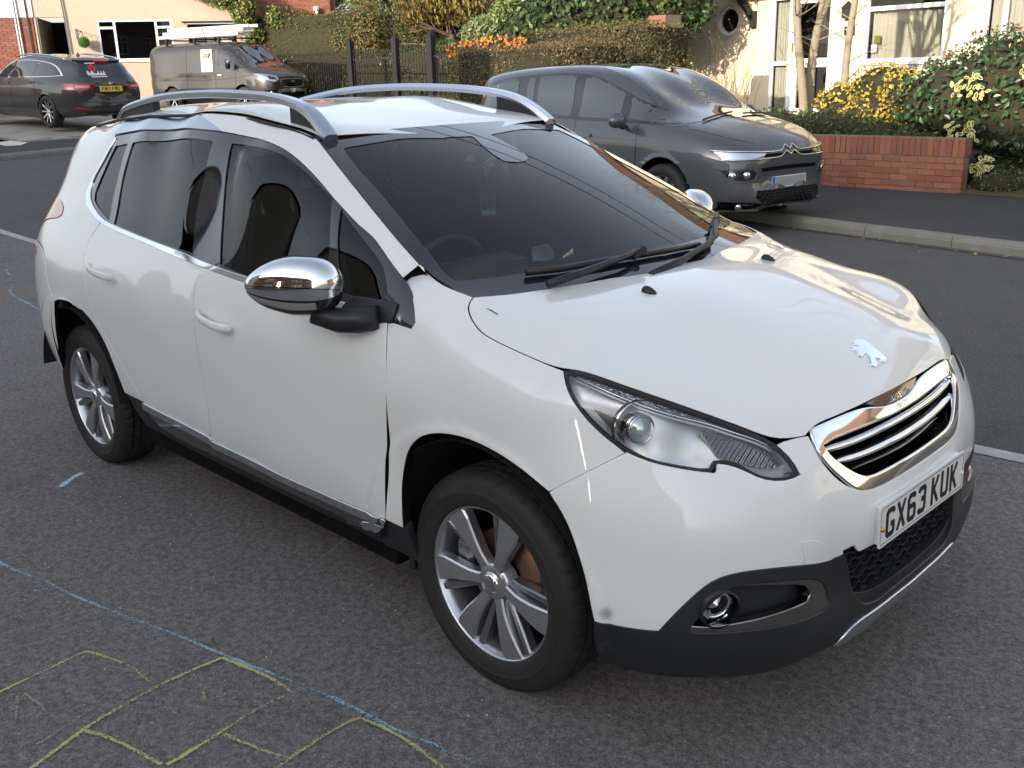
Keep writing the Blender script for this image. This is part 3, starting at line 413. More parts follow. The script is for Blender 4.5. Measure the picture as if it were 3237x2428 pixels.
def panel(name,fld,outline,m,parent,gap=.0030,off=0.,depth=.014,lip=.0016,step=.024,holes=(),inner=None,mirror=True,bstep=None,param=False,corner=42,relax=3,offf=None,close=False):
    """sheet-metal (or glass, plastic) panel lying on a body surface: smooth face, rounded lip and turned-in flange.
    Returns the list of objects (right side, left side)."""
    bs=bstep or min(step,.02)
    L0=[]
    for k,o in enumerate([outline]+list(holes)):
        p=np.asarray(o) if param else fld.param(np.asarray(o)); p=smooth_line(p,bs,corner=corner,relax=relax); L0.append(inset(p,gap if k==0 else -gap))
    V2,F=tri2d(L0,step)
    of=off if offf is None else off+offf(V2)
    e=2e-3; X=fld.pos(V2,of); Xu=fld.pos(V2+[e,0],of if offf is None else off+offf(V2+[e,0])); Xv=fld.pos(V2+[0,e],of if offf is None else off+offf(V2+[0,e]))
    N=np.cross(Xu-X,Xv-X); N/=np.linalg.norm(N,axis=1)[:,None]
    ref={GF:np.array([0,-1,0.3]),FF:None,WF:np.array([0,0,1.])}[type(fld)]
    cen=X-(FC if ref is None else np.array([0,0,GZ])); 
    if ref is None or type(fld) is GF: s=np.sign((N*cen*([1,1,1] if ref is None else [0,1,1])).sum(1).mean())
    else: s=np.sign((N@ref).mean())
    N*=s
    if s<0: F=F[:,::-1]
    # border rings
    ed={}
    for f in F:
        for a,b in ((f[0],f[1]),(f[1],f[2]),(f[2],f[0])): ed[(a,b)]=1
    bd=[(a,b) for (a,b) in ed if (b,a) not in ed]
    nxt={a:b for a,b in bd}; prv={b:a for a,b in bd}; bv=sorted(nxt)
    Vv=list(X); Nn=list(N); Ff=[list(f) for f in F]; fm=[0]*len(F); nv=len(X)
    out={}
    for a in bv:
        t=X[nxt[a]]-X[prv.get(a,a)]; o=np.cross(t,N[a]); o/=np.linalg.norm(o)+1e-12; out[a]=o
    rings=[bv]; idx={a:a for a in bv}
    base=nv
    def ring(fn,nf):
        nonlocal base
        d={}
        for a in bv: Vv.append(fn(a)); Nn.append(nf(a)); d[a]=base; base+=1
        return d
    r1=ring(lambda a:X[a]+out[a]*lip*.7-N[a]*lip*.3,lambda a:(out[a]*.7+N[a]*.7))
    r2=ring(lambda a:X[a]+out[a]*lip-N[a]*lip,lambda a:out[a])
    r3=ring(lambda a:X[a]+out[a]*lip-N[a]*max(lip*1.15,min(.0025,depth)),lambda a:out[a])
    r4=ring(lambda a:X[a]+out[a]*lip-N[a]*max(depth,lip*1.4),lambda a:out[a])
    for a,b in bd:
        for q,(d0,d1) in enumerate(((idx,r1),(r1,r2),(r2,r3),(r3,r4))):
            Ff.append([d0[b],d0[a],d1[a],d1[b]]); fm.append(1 if (q==3 and inner) else 0)  # inner blackens the painted flange, standing in for shade inside the panel gaps
    Vv=np.array(Vv); Nn=np.array(Nn); Nn/=np.linalg.norm(Nn,axis=1)[:,None]+1e-12
    mm=[m]+([inner] if inner else [])
    res=[mesh_obj(name,Vv,Ff,parent=parent,smooth=True,normals=Nn,mats=mm,fm=fm)]
    if mirror:
        res.append(mesh_obj(name,Vv*[1,-1,1],[f[::-1] for f in Ff],parent=parent,smooth=True,normals=Nn*[1,-1,1],mats=mm,fm=fm))
    return res
def both(half):
    h=np.asarray(half); l=(h*[1,-1,1])[::-1]; l=l[np.abs(l[:,1])>1e-6]; c=h[np.abs(h[:,1])<1e-6]
    return h,l
def full(half):
    """close a right-half outline (starting and ending on the centre line or spanning it) with its mirror image"""
    h=np.asarray(half,float); i=[k for k in range(len(h)) if abs(h[k][1])<1e-6]; i0,i1=i[0],i[1]
    # rotate so that the centre edge i0->i1 is the cut
    seq=h if (i0==0 and i1==len(h)-1) else np.r_[h[i1:],h[:i0+1]]; mir=(seq*[1,-1,1])[::-1]
    return np.r_[seq,mir[1:-1]]
# ---------------------------------------------------------------- materials of the car
WHITE=paint('white_paint',(.80,.82,.81)); BLK=mat('matt_black_plastic',(.016,.017,.020),rough=.42,spec=.45,bump=(260,.25,.0006),var=(3.5,.5,(.026,.028,.032)))
GLB=mat('gloss_black',(.012,.012,.014),rough=.10,coat=1); INK=mat('deep_black',(.006,.006,.006),rough=.8,spec=.1); RUB=mat('rubber_seal',(.018,.018,.019),rough=.55)
CHR=mat('chrome',(.86,.88,.90),rough=.06,metal=1); SAT=mat('satin_silver',(.62,.66,.74),rough=.26,metal=1,coat=.4,coatr=.15)
DCH=mat('dark_chrome',(.30,.28,.27),rough=.12,metal=1); FRIT=mat('windscreen_print',(.012,.014,.02),rough=.04,coat=1,coatr=0)
GLC=glass_mat('clear_glass',(.80,.90,.87)); GLW=glass_mat('windscreen_glass',(.78,.90,.89),ior=1.6); GLD=glass_mat('privacy_glass',(.06,.065,.065),ior=1.6)
car=thing('car','white compact crossover car with chrome mirror parked in the foreground','car')
P=car
def polyh(*a): return np.array(a,float)
O=OUT
# side panels
panel('front_door',GS,O['door_front'],WHITE,P,inner=INK)
panel('rear_door',GS,O['door_rear'],WHITE,P,inner=INK)
panel('front_wing',FS_,O['fender'],WHITE,P,inner=INK,depth=.03)
hood=panel('bonnet',FS_,full(O['hood_half']),WHITE,P,inner=INK,mirror=False,depth=.02)[0]
panel('headlight_rim',FS_,O['headlight'],RUB,P,off=-.002,holes=[GS and O['headlight']][:0],depth=.03,gap=.001) if 0 else None
bump_half=full(O['bumper_half'])
GRILLE=full(np.r_[[[2.068,0,.592]],O['gr_side'][:0]]) if 0 else None
panel('front_bumper',FS_,bump_half,WHITE,P,inner=INK,mirror=False,depth=.035,lip=.006)
# rear body side with pillars and roof edge (one pressing round the windows)
dlo=O['dlo']; i0=int(np.argmax(dlo[:,0]))
bs_r=[(-1.33,-.875,.746)]
arch=O['arch_r']
groove=[(.27,-.552,1.446),(.12,-.545,1.475),(-.1,-.54,1.500),(-.5,-.545,1.513),(-.9,-.53,1.505),(-1.25,-.50,1.485),(-1.6,-.44,1.455),(-1.88,-.36,1.415)]
rear=[(-1.97,-.40,1.33),(-1.99,-.47,1.20),(-2.0,-.52,1.10),(-2.02,-.56,.98),(-2.02,-.58,.80),(-1.9,-.71,.80)]
pill=[tuple(p) for p in WSE[:11]]; pill=[(a,-b,c) for a,b,c in pill]
DT=dlo[[k for k in range(len(dlo))]]
# order: dlo runs rear-top down the rear edge, along the belt, up the pillar, along the top
k_belt=int(np.argmin(np.linalg.norm(dlo-O['door_rear'][0],axis=1)))
dchr=O['chrome']; kc=int(np.argmin(np.linalg.norm(dchr-O['door_rear'][0],axis=1)))
rear_edge=dchr[:kc+1]               # outer edge of the chrome strip, top to seam
dtop=dlo[i0:]                       # pillar bottom .. rear top
kpil=int(np.argmin(np.linalg.norm(dlo-np.array([.91,-.747,1.097]),axis=1)))
top=dlo[kpil:]
seam=O['door_rear'][::-1]; ks=[k for k in range(len(seam)) if seam[k][0]<-.6]
rs=O['door_rear']; kk=int(np.argmax((rs[:,2]<.45)&(rs[:,0]<-.6))); rsm=rs[kk:][::-1]   # rear door seam: top .. bottom
side=np.r_[top[::1],rear_edge,rsm,arch[::-1][:0],[(-.798,-.851,.432)],arch[::-1][1:-1],[(-1.33,-.872,.748)],[(-1.40,-.862,.80),(-1.44,-.85,.87),(-1.50,-.82,.94),(-1.62,-.78,.955),(-1.80,-.74,.955),(-1.97,-.60,.95)],[(-1.99,-.54,1.08),(-1.98,-.48,1.20),(-1.96,-.42,1.32),(-1.90,-.37,1.40)],groove[::-1][1:],pill[:-1][:10],[(.93,-.70,1.125)]]
panel('body_side',GS,side,WHITE,P,inner=INK,depth=.02)
# rear bumper
rb=np.array([(-1.33,-.872,.745),(-1.40,-.862,.797),(-1.44,-.85,.867),(-1.50,-.82,.937),(-1.62,-.78,.952),(-1.80,-.74,.952),(-1.97,-.60,.947),(-2.03,-.50,.80),(-2.04,-.50,.5),(-2.0,-.5,.35),(-1.8,-.68,.35),(-1.6,-.76,.35),(-1.49,-.825,.40),(-1.45,-.855,.52),(-1.425,-.862,.62),(-1.39,-.872,.69)])
panel('rear_bumper',GS,rb,WHITE,P,inner=INK,depth=.03)
# roof
wt=hitw=np.array([(.290,-.501,1.443),(.300,-.465,1.447),(.309,-.40,1.454),(.322,-.334,1.4585),(.345,-.26,1.459),(.362,-.2,1.457),(.358,-.1,1.454),(.35,0,1.452)])
rl=np.array([(.27,-.535,1.445)]+[(x,y+.022,z) for x,y,z in groove[1:]]+[(-1.95,-.30,1.41),(-1.97,0,1.42)])
panel('roof',GS,full(np.r_[wt[::-1],rl]),WHITE,P,mirror=False,inner=INK,depth=.01,step=.03)
# windows: black surround with openings, then panes
gfd=np.r_[O['g_fd'],[(.62,-.795,1.03)],O['g_fd_b'][1:],O['g_fd_l']]
grd=O['g_rd']; grq=O['g_rq']; gqf=O['g_qf']
panel('window_frame',GS,O['dlo'],GLB,P,off=-.004,holes=[gfd,grd,grq,gqf],gap=.0,depth=.012,step=.03,corner=30,relax=1)
for nm,o,m in (('front_door_window',gfd,GLC),('rear_door_window',grd,GLD),('rear_side_window',grq,GLD),('front_quarter_window',gqf,GLC)):
    panel(nm,GS,o,m,P,off=-.009,gap=-.008,depth=.002,lip=.0005,step=.04,corner=30,relax=1)
panel('window_chrome_strip',GS,O['chrome'],CHR,P,off=.001,gap=.0005,depth=.006,lip=.0025,step=.01,bstep=.012)
panel('roof_garnish',GS,O['garnish'],SAT,P,off=.003,gap=.001,depth=.006,step=.02)
# windscreen
wsr=np.array([tuple((x,-y,z)) for x,y,z in WSE]); 
def wpar(t,q): return (t*.62,q*.95)
wout=[wpar(t,-.035) for t in np.linspace(.985,-.985,25)]+[wpar(-.985,q) for q in np.linspace(0,1.0,20)]+[wpar(t,1.09) for t in np.linspace(-.98,.98,25)]+[wpar(.985,q) for q in np.linspace(1.0,0,20)]
wout=np.array(wout); wclear=WS.param(O['ws_clear'])
panel('windscreen',WS,wout,GLW,P,param=True,mirror=False,off=-.006,gap=0,depth=.003,lip=.0005,step=.05,relax=0)
panel('windscreen_surround',WS,wout,FRIT,P,param=True,mirror=False,off=-.0035,gap=-.006,depth=.002,lip=.0005,step=.05,holes=[wclear],relax=1)
# sills and side trims
sb=O['sillbot']; tt=np.r_[O['trim_rear'][:3],O['trim_front'][:8]]
sill=np.r_[[( -.798,-.851,.440)],[(-.636,-.852,.440),(-.4,-.848,.425),(-.11,-.85,.412),(.25,-.845,.395),(.52,-.84,.392),(.69,-.841,.392),(.898,-.852,.408),(.975,-.85,.402)],[(.985,-.83,.33),(.98,-.80,.27)],sb[::-1]]
panel('sill',GS,sill,BLK,P,off=-.010,gap=0,depth=.02,step=.03)
for nm in ('trim_rear','trim_front'):
    panel('door_trim',GS,O[nm],DCH,P,off=.004,gap=.001,depth=.012,lip=.004,step=.02)
    up=O[nm][O[nm][:,2]>.376]; 
def strip(P3,wid,fld,name,m,off,parent=P):
    """narrow bright strip following a line on the body"""
    p=smooth_line(fld.param(np.asarray(P3)),.02,closed=False); d=np.gradient(p,axis=0); n=np.c_[d[:,1],-d[:,0]]; n/=np.linalg.norm(n,axis=1)[:,None]
    o=np.r_[p,(p+n*wid)[::-1]]
    return panel(name,fld,o,m,parent,param=True,off=off,gap=0,depth=.006,lip=.003,step=.02,relax=0)
strip(O['trim_rear'][:3][::-1],-.026,GS,'trim_highlight',CHR,.0065)
strip(O['trim_front'][:7][::-1],-.024,GS,'trim_highlight',CHR,.0065)

# ---------------------------------------------------------------- front details
_r=random.Random(3)
def n_at(fld,p):
    e=2e-3; X=fld.pos(p); a=fld.pos(np.asarray(p)+[e,0])-X; b=fld.pos(np.asarray(p)+[0,e])-X; n=np.cross(a,b)[0]; n/=np.linalg.norm(n)
    c=X[0]-(FC if fld is FS_ else np.array([X[0][0],0,GZ])); return Vector(n if n@c>0 else -n)
panel('tow_hook_cover',FS_,O['tow'],WHITE,P,off=.0012,gap=.0015,depth=.006,step=.02,mirror=False)
# lower black bumper
vb=O['valbot'].copy(); vb=vb[vb[:,0]<2.06]
sk=np.array([(2.060,-.352,.250),(2.066,-.345,.275),(2.074,-.318,.293),(2.078,-.25,.293),(2.082,-.15,.293),(2.084,0,.293)])
MRr=O['MR'].copy(); MRr=MRr[MRr[:,2]>.31]
MR=np.r_[MRr[:-1],[(2.085,-.15,.318),(2.087,0,.318)]]
val=np.r_[[(2.087,0,.318)],MR[::-1][1:],O['lowb'][::-1],[(1.690,-.858,.33),(1.705,-.852,.275)],[(1.78,-.80,.250),(1.86,-.75,.243),(1.93,-.67,.240),(1.99,-.57,.238),(2.03,-.46,.240)],[(2.052,-.36,.244)],sk,]
fog=FS_.param(O['fog_out'])
panel('lower_bumper',FS_,full(np.r_[val[-1:],val[:1],val[1:-1]]),BLK,P,mirror=False,off=.001,depth=.03,lip=.006,holes=[O['fog_out'],O['fog_out']*[1,-1,1]],step=.022)
panel('lower_bumper_lip',FS_,full(np.r_[[(2.03,0,.235),(2.084,0,.290)],sk[::-1][1:],[(2.045,-.36,.236),(2.03,-.30,.228)]]),SAT,P,mirror=False,off=.006,depth=.02,lip=.005,step=.02)
panel('fog_lamp_trim',FS_,O['fog_out'],DCH,P,off=-.003,gap=.002,depth=.02,lip=.004,holes=[O['fog_in']],step=.012)
panel('fog_lamp_recess',FS_,O['fog_in'],BLK,P,off=-.045,gap=-.02,depth=.002,step=.02)
fl=O['fog_lamp'][0]
for sg in (1,-1):
    bm=bmesh.new(); lathe(bm,[(.046,0),(.050,-.012),(.050,.03),(.044,.034)],n=28,axis='X'); o=bm_obj('fog_lamp',bm,BLK,P,True); o.location=(fl[0]-.028,sg*(fl[1]+.012),fl[2]-.010); o.rotation_euler=(0,0,-sg*.55)
    bm=bmesh.new(); lathe(bm,[(0.001,.012),(.02,.004),(.042,-.006),(.043,.012)],n=28,axis='X'); q=bm_obj('reflector',bm,CHR,o,True)
    bm=bmesh.new(); lathe(bm,[(0.001,.028),(.02,.026),(.043,.018)],n=28,axis='X'); q=bm_obj('lens',bm,glass_mat('lamp_glass',(.92,.94,.94)),o,True)
# mesh of the lower intake: rows of stepped bars behind the mouth
mo=O['mouth_half']
panel('intake_backing',FS_,full(np.r_[[(2.088,0,.50),(2.086,0,.30)],[(2.078,-.33,.30),(2.05,-.37,.40),(2.05,-.37,.50)]]),INK,P,mirror=False,off=-.10,gap=0,depth=.002,step=.03)
bm=bmesh.new(); pitch=.062
for r in range(7):
    z=.318+r*.0262; y=-.345
    k=0; pts=[]
    while y<.345:
        for dy,dz in ((0,0),(.024,0),(.032,.0085),(.050,.0085),(.058,0)):
            yy=y+dy+(r%2)*pitch/2-.01
            if abs(yy)<.34: pts.append((2.062-.10*yy*yy-.012,yy,z+dz))
        y+=pitch
    for a,b in zip(pts[:-1],pts[1:]):
        A=Vector(a); B=Vector(b)
        vs=[bm.verts.new(p) for p in (A+Vector((.006,0,-.0022)),A+Vector((.006,0,.0022)),A+Vector((-.022,0,.0022)),A+Vector((-.022,0,-.0022)),B+Vector((.006,0,-.0022)),B+Vector((.006,0,.0022)),B+Vector((-.022,0,.0022)),B+Vector((-.022,0,-.0022)))]
        for f in ((0,1,5,4),(1,2,6,5),(2,3,7,6),(3,0,4,7)): bm.faces.new([vs[i] for i in f])
    for i in range(2,len(pts)-3,5):   # short links between the rows
        A=Vector(pts[i]); 
        for dy in (0,.018):
            box(bm,A.x-.018,A.x+.004,A.y+dy-.0016,A.y+dy+.0016,A.z-.001,A.z+.0095)
bm_obj('intake_mesh',bm,BLK,P)
panel('intake_shelf',FS_,full(np.r_[[(2.086,0,.335),(2.086,0,.305)],[(2.078,-.26,.310),(2.068,-.31,.35),(2.066,-.30,.37),(2.075,-.25,.345)]]),BLK,P,mirror=False,off=-.012,gap=0,depth=.02,step=.02)
# grille
gs=np.array([p for p in O['gr_side'] if p[1]<-.02]); gi=np.array([p for p in O['gr_in'] if p[1]<-.03]); gi=gi[np.argsort(-gi[:,2])] if 0 else gi
gt=np.array([(1.9655,-.392,.806),(1.969,-.33,.8065),(1.974,-.26,.8065),(1.982,-.18,.8055),(1.990,-.125,.799),(2.000,-.085,.789),(2.004,-.04,.786),(2.005,0,.786)])
gti=np.array([(2.014,0,.7695),(2.012,-.08,.7700),(2.006,-.15,.7715),(1.998,-.25,.7735),(1.988,-.35,.7755)])
gout=np.r_[gt[::-1],gs[1:],[(2.069,0,.632)]]
gin=np.r_[gti,[(1.990,-.376,.770),(1.996,-.376,.759),(2.003,-.370,.746),(2.012,-.352,.729),(2.022,-.330,.709),(2.033,-.302,.689),(2.043,-.275,.671),(2.050,-.245,.660),(2.055,-.20,.6575),(2.060,-.10,.657),(2.062,0,.657)]]
def fullc(h): # open half chain from centre to centre
    h=np.asarray(h); return np.r_[h,(h*[1,-1,1])[::-1][1:-1]]
panel('grille_frame',FS_,fullc(gout),CHR,P,mirror=False,off=.002,gap=.001,depth=.05,lip=.006,holes=[fullc(gin)],step=.014,bstep=.012)
panel('grille_gasket',FS_,full(np.r_[[(2.075,0,.60),(1.984,0,.812)],[(1.974,-.249,.811),(1.961,-.388,.811),(1.955,-.412,.80)],O['bumper_half'][:0],[(1.975,-.412,.78),(1.999,-.405,.74),(2.022,-.38,.69),(2.04,-.35,.65),(2.057,-.30,.615),(2.066,-.2,.600)]]),INK,P,mirror=False,off=-.020,gap=0,depth=.002,step=.02,holes=[fullc(gin)])
panel('grille_backing',FS_,fullc(gin),INK,P,mirror=False,off=-.10,gap=-.03,depth=.002,step=.03)
def bar(name,pts,h,dep,m,off):
    """horizontal blade following the nose: rounded front edge, runs back into the grille"""
    pts=smooth_line(FS_.param(np.asarray(pts)),.015,closed=False); X=FS_.pos(pts,off); bm=bmesh.new(); rows=[]
    for i,x in enumerate(X):
        t=min(1,min(i,len(X)-1-i)/3); hh=h*(.35+.65*t); v=Vector(x)
        rows.append([bm.verts.new(v+Vector(q)) for q in ((0,0,-hh*.5),(.004,0,-hh*.2),(.002,0,hh*.3),(-.006,0,hh*.5),(-dep,0,hh*.55),(-dep,0,hh*.25),(-.004,0,-hh*.5))])
    for a,b in zip(rows[:-1],rows[1:]):
        for k in range(7): bm.faces.new((a[k],b[k],b[(k+1)%7],a[(k+1)%7]))
    return bm_obj(name,bm,m,P,True)
s1=np.array([(1.994,-.376,.757),(2.008,-.30,.748),(2.019,-.20,.746),(2.026,-.10,.746),(2.028,0,.746)]); s2=np.array([(2.015,-.345,.724),(2.026,-.27,.713),(2.037,-.17,.710),(2.043,-.08,.709),(2.045,0,.709)])
for s in (s1,s2):
    f=np.r_[s,(s*[1,-1,1])[::-1][1:]]; bar('grille_bar',f,.015,.03,CHR,-.010)
for dz,w in ((.0,.34),(-.019,.33),(-.038,.30),(-.056,.27),(-.075,.25)):
    zz=.764+dz*1.2; f=np.array([(2.0,-w,zz),(2.02,-w*.5,zz-.004),(2.03,0,zz-.005),(2.02,w*.5,zz-.004),(2.0,w,zz)]); bar('grille_vane',f,.008,.05,GLB,-.035)
# name badge over the grille
bd=np.array([(1.980,-.150,.8125),(1.988,-.125,.803),(1.999,-.085,.793),(2.003,0,.789),(1.999,.085,.793),(1.988,.125,.803),(1.980,.150,.8125),(1.983,0,.8145)])
panel('name_badge',FS_,bd,mat('badge_smoke',(.06,.055,.05),rough=.12,metal=.6,coat=1),P,mirror=False,off=.001,gap=.001,depth=.01,step=.012)
FONT=None
def text_mesh(body,size,ext=.0004,spacing=1.0,align='CENTER'):
    cu=bpy.data.curves.new('txt','FONT'); cu.body=body; cu.size=size; cu.extrude=ext; cu.align_x=align; cu.align_y='CENTER'; cu.space_character=spacing; cu.resolution_u=3
    o=bpy.data.objects.new('txt',cu); COL.objects.link(o); dg=bpy.context.evaluated_depsgraph_get(); me=bpy.data.meshes.new_from_object(o.evaluated_get(dg)); 
    V=np.array([v.co[:] for v in me.vertices]); F=[list(p.vertices) for p in me.polygons]; bpy.data.objects.remove(o,do_unlink=True); bpy.data.curves.remove(cu); bpy.data.meshes.remove(me); return V,F
def text_obj(name,body,size,M,m,parent,ext=.0004,sx=1,spacing=1.,warp=None,align='CENTER'):
    V,F=text_mesh(body,size,ext,spacing,align); V=V*[sx,1,1]
    V=warp(V) if warp else V
    if M is not None: V=np.array([(M@Vector(v))[:] for v in V])
    return mesh_obj(name,V,F,m,parent)
def frame(o,x,y):
    x=Vector(x).normalized(); z=x.cross(Vector(y)).normalized(); y=z.cross(x); M=Matrix.Identity(4)
    for i in range(3): M[i][0]=x[i];M[i][1]=y[i];M[i][2]=z[i];M[i][3]=o[i]
    return M
nb=n_at(FS_,FS_.param([(1.996,0,.799)])); ob=FS_.pos(FS_.param([(1.996,0,.799)]),.003)[0]
text_obj('badge_lettering','PEUGEOT',.020,frame(ob,(0,1,0),nb.cross(Vector((0,1,0)))),CHR,P,ext=.0006,spacing=1.5,warp=lambda V:np.c_[V[:,0],V[:,1],V[:,2]-2.2*V[:,0]**2])
# emblem on the bonnet
LION=[(1.86,-.017),(1.86,.001),(1.866,.026),(1.876,.036),(1.886,.036),(1.897,.043),(1.917,.050),(1.934,.054),(1.937,.041),(1.933,.026),(1.926,.029),(1.917,.016),(1.922,.001),(1.934,-.001),(1.936,-.021),(1.929,-.028),(1.923,-.018),(1.909,-.008),(1.900,-.006),(1.895,-.014),(1.900,-.042),(1.894,-.048),(1.886,-.032),(1.880,-.044),(1.873,-.042),(1.874,-.024),(1.882,-.013),(1.875,-.011),(1.867,-.024)]
LZ=[(x,y,.92-(x-1.86)*.62) for x,y in LION]
panel('lion_emblem',FS_,np.array(LZ),CHR,P,mirror=False,off=.0045,gap=-.001,depth=.005,lip=.0022,step=.006,bstep=.003,corner=50,relax=1)
for sg in (-1,1):   # washer jets
    c=O['jet'][0]; bm=bmesh.new(); bmesh.ops.create_uvsphere(bm,u_segments=16,v_segments=10,radius=1)
    for v in bm.verts: v.co=Vector((v.co.x*.024,v.co.y*.015,max(v.co.z,-.2)*.014*(1-.5*v.co.x)))
    o=bm_obj('washer_jet',bm,BLK,P,True); o.location=(c[0],sg*abs(c[1]),c[2]+.001); o.rotation_euler=(0,.08,0)
# ---- headlights
hlp=FS_.param(O['headlight']); hls=smooth_line(hlp,.012,corner=50)
gas_in=inset(hls,.007)
for sg in (1,-1):
    pass
LENS=glass_mat('headlight_lens',(.95,.96,.96),ior=1.5)
HSIL=mat('headlight_housing',(.80,.82,.85),rough=.35,metal=.45); HDK=mat('headlight_dark',(.11,.11,.12),rough=.25,metal=.7)
panel('headlight_seal',FS_,hls,RUB,P,param=True,off=-.0015,gap=.0015,depth=.012,lip=.002,step=.03,holes=[gas_in],relax=0,corner=180)
panel('headlight_lens',FS_,gas_in,LENS,P,param=True,off=-.001,gap=-.001,depth=.008,lip=.003,step=.02,relax=0,corner=180)
panel('headlight_housing',FS_,hls,HSIL,P,param=True,off=-.055,gap=.002,depth=.001,lip=.0005,step=.016,relax=0,corner=180,offf=lambda p:.018*np.sin(p[:,0]*30)*np.cos(p[:,1]*22))
panel('headlight_wall',FS_,hls,HSIL,P,param=True,off=-.004,gap=.003,depth=.055,lip=.001,step=.03,holes=[gas_in],relax=0,corner=180)
# side light strip along the top
top_=np.array([p for p in O['headlight'][::-1]][:14])
ht=O['headlight'][-14:][::-1]       # front .. rear of the upper edge is stored rear-last
drl=O['hl_drl']; hd=np.r_[drl,[(1.945,-.512,.79)]]
up=O['headlight'][26:][::-1]
band=np.r_[hd,O['headlight'][25:]]
DRLM=mat('light_strip',(.46,.47,.54),rough=.25,metal=.75)
_n=DRLM.node_tree; _b=_n.nodes['Principled BSDF']; _tc=_n.nodes.new('ShaderNodeTexCoord'); _v=_n.nodes.new('ShaderNodeTexVoronoi'); _v.inputs['Scale'].default_value=170; _bp=_n.nodes.new('ShaderNodeBump'); _bp.inputs['Strength'].default_value=1; _bp.inputs['Distance'].default_value=.003
_n.links.new(_tc.outputs['Object'],_v.inputs['Vector']); _n.links.new(_v.outputs['Distance'],_bp.inputs['Height']); _n.links.new(_bp.outputs[0],_b.inputs['Normal'])
panel('daylight_strip',FS_,band,DRLM,P,off=-.016,gap=.006,depth=.02,lip=.002,step=.012)
dl=smooth_line(FS_.param(hd),.012,closed=False)
for sg in (1,-1):
    for nm,off,dn,rr,mm in (('strip_edge',-.014,0,.0028,CHR),('strip_edge',-.020,-.007,.0035,HSIL)):
        bm=bmesh.new(); X=FS_.pos(dl,off)+[0,0,dn]; tube(bm,[(x,sg*(-1)*(-y),z) if sg==1 else (x,-y,z) for x,y,z in X],rr,8); bm_obj(nm,bm,mm,P,True)
    # projector with its bowl
    c=O['hl_proj'][0]; cc=Vector((c[0]-.052,sg*(c[1]+.030),c[2]-.010))
    d=Vector((1,-sg*(-.30)*-1,.0)); ang=math.atan2(sg*-.38,1)
    bm=bmesh.new(); lathe(bm,[(.001,-.045),(.030,-.040),(.050,-.022),(.062,.004),(.066,.018),(.0675,.018),(.066,.0)],n=40,axis='X'); o=bm_obj('headlight_bowl',bm,CHR,P,True); o.location=cc; o.rotation_euler=(0,0,ang)
    bm=bmesh.new(); lathe(bm,[(.034,-.01),(.036,.026),(.033,.030),(.031,.026),(.031,-.01)],n=36,axis='X'); q=bm_obj('projector_ring',bm,CHR,o,True)
    bm=bmesh.new(); lathe(bm,[(.001,.040),(.012,.038),(.022,.032),(.031,.022)],n=36,axis='X'); q=bm_obj('projector_lens',bm,mat('projector_glass',(.62,.74,.72),rough=.02,metal=.55,coat=1),o,True)
panel('headlight_reflector',FS_,O['hl_tri'],HDK,P,off=-.022,gap=.002,depth=.01,step=.012)
# indicator reflector with fine ribs near the nose
RIB=mat('ribbed_reflector',(.72,.74,.76),rough=.15,metal=.95)
_n=RIB.node_tree; _b=_n.nodes['Principled BSDF']; _tc=_n.nodes.new('ShaderNodeTexCoord'); _v=_n.nodes.new('ShaderNodeTexWave'); _v.inputs['Scale'].default_value=42; _v.inputs['Distortion'].default_value=1.5; _bp=_n.nodes.new('ShaderNodeBump'); _bp.inputs['Strength'].default_value=1; _bp.inputs['Distance'].default_value=.004
_n.links.new(_tc.outputs['Object'],_v.inputs['Vector']); _n.links.new(_v.outputs['Fac'],_bp.inputs['Height']); _n.links.new(_bp.outputs[0],_b.inputs['Normal'])
panel('indicator_reflector',FS_,np.array([(1.83,-.645,.850),(1.90,-.56,.815),(1.945,-.51,.785),(1.975,-.485,.745),(1.955,-.535,.745),(1.925,-.59,.765),(1.885,-.64,.79)]),RIB,P,off=-.030,gap=.002,depth=.01,step=.012)
# ---- number plate
PLW=mat('plate_white',(.80,.80,.78),rough=.25,coat=.6); PLY=mat('plate_yellow',(.80,.56,.07),rough=.3,coat=.5); LET=mat('plate_black',(.012,.012,.012),rough=.35)
GL={'G':[[(43,62),(43,66),(37,72),(13,72),(7,66),(7,13),(13,7),(37,7),(43,13),(43,34),(26,34)]],'X':[[(5,0),(45,79)],[(45,0),(5,79)]],'6':[[(42,62),(40,69),(34,72),(15,72),(7,64),(7,13),(13,7),(37,7),(43,13),(43,36),(37,42),(8,42)]],
'3':[[(7,62),(11,71),(37,72),(43,66),(43,48),(37,41),(22,41)],[(37,41),(43,35),(43,13),(37,7),(11,8),(7,17)]],'K':[[(7,0),(7,79)],[(43,79),(12,36)],[(17,42),(44,0)]],'U':[[(7,79),(7,13),(13,7),(37,7),(43,13),(43,79)]],
'F':[[(7,0),(7,72),(44,72)],[(7,40),(36,40)]],'N':[[(7,0),(7,79)],[(7,74),(43,5)],[(43,0),(43,79)]],'1':[[(25,0),(25,79)]],'7':[[(4,72),(43,72),(22,0)]],'M':[[(7,0),(7,79)],[(7,74),(25,38),(43,74)],[(43,0),(43,79)]],'Y':[[(5,79),(25,40),(45,79)],[(25,40),(25,0)]],'0':[[(13,7),(37,7),(43,13),(43,66),(37,72),(13,72),(7,66),(7,13),(13,7)]],'2':[[(7,62),(11,71),(37,72),(43,66),(43,48),(7,14),(7,7),(44,7)]],'W':[[(5,79),(13,4),(25,50),(37,4),(45,79)]],'H':[[(7,0),(7,79)],[(43,0),(43,79)],[(7,40),(43,40)]],'O':[[(13,7),(37,7),(43,13),(43,66),(37,72),(13,72),(7,66),(7,13),(13,7)]]}
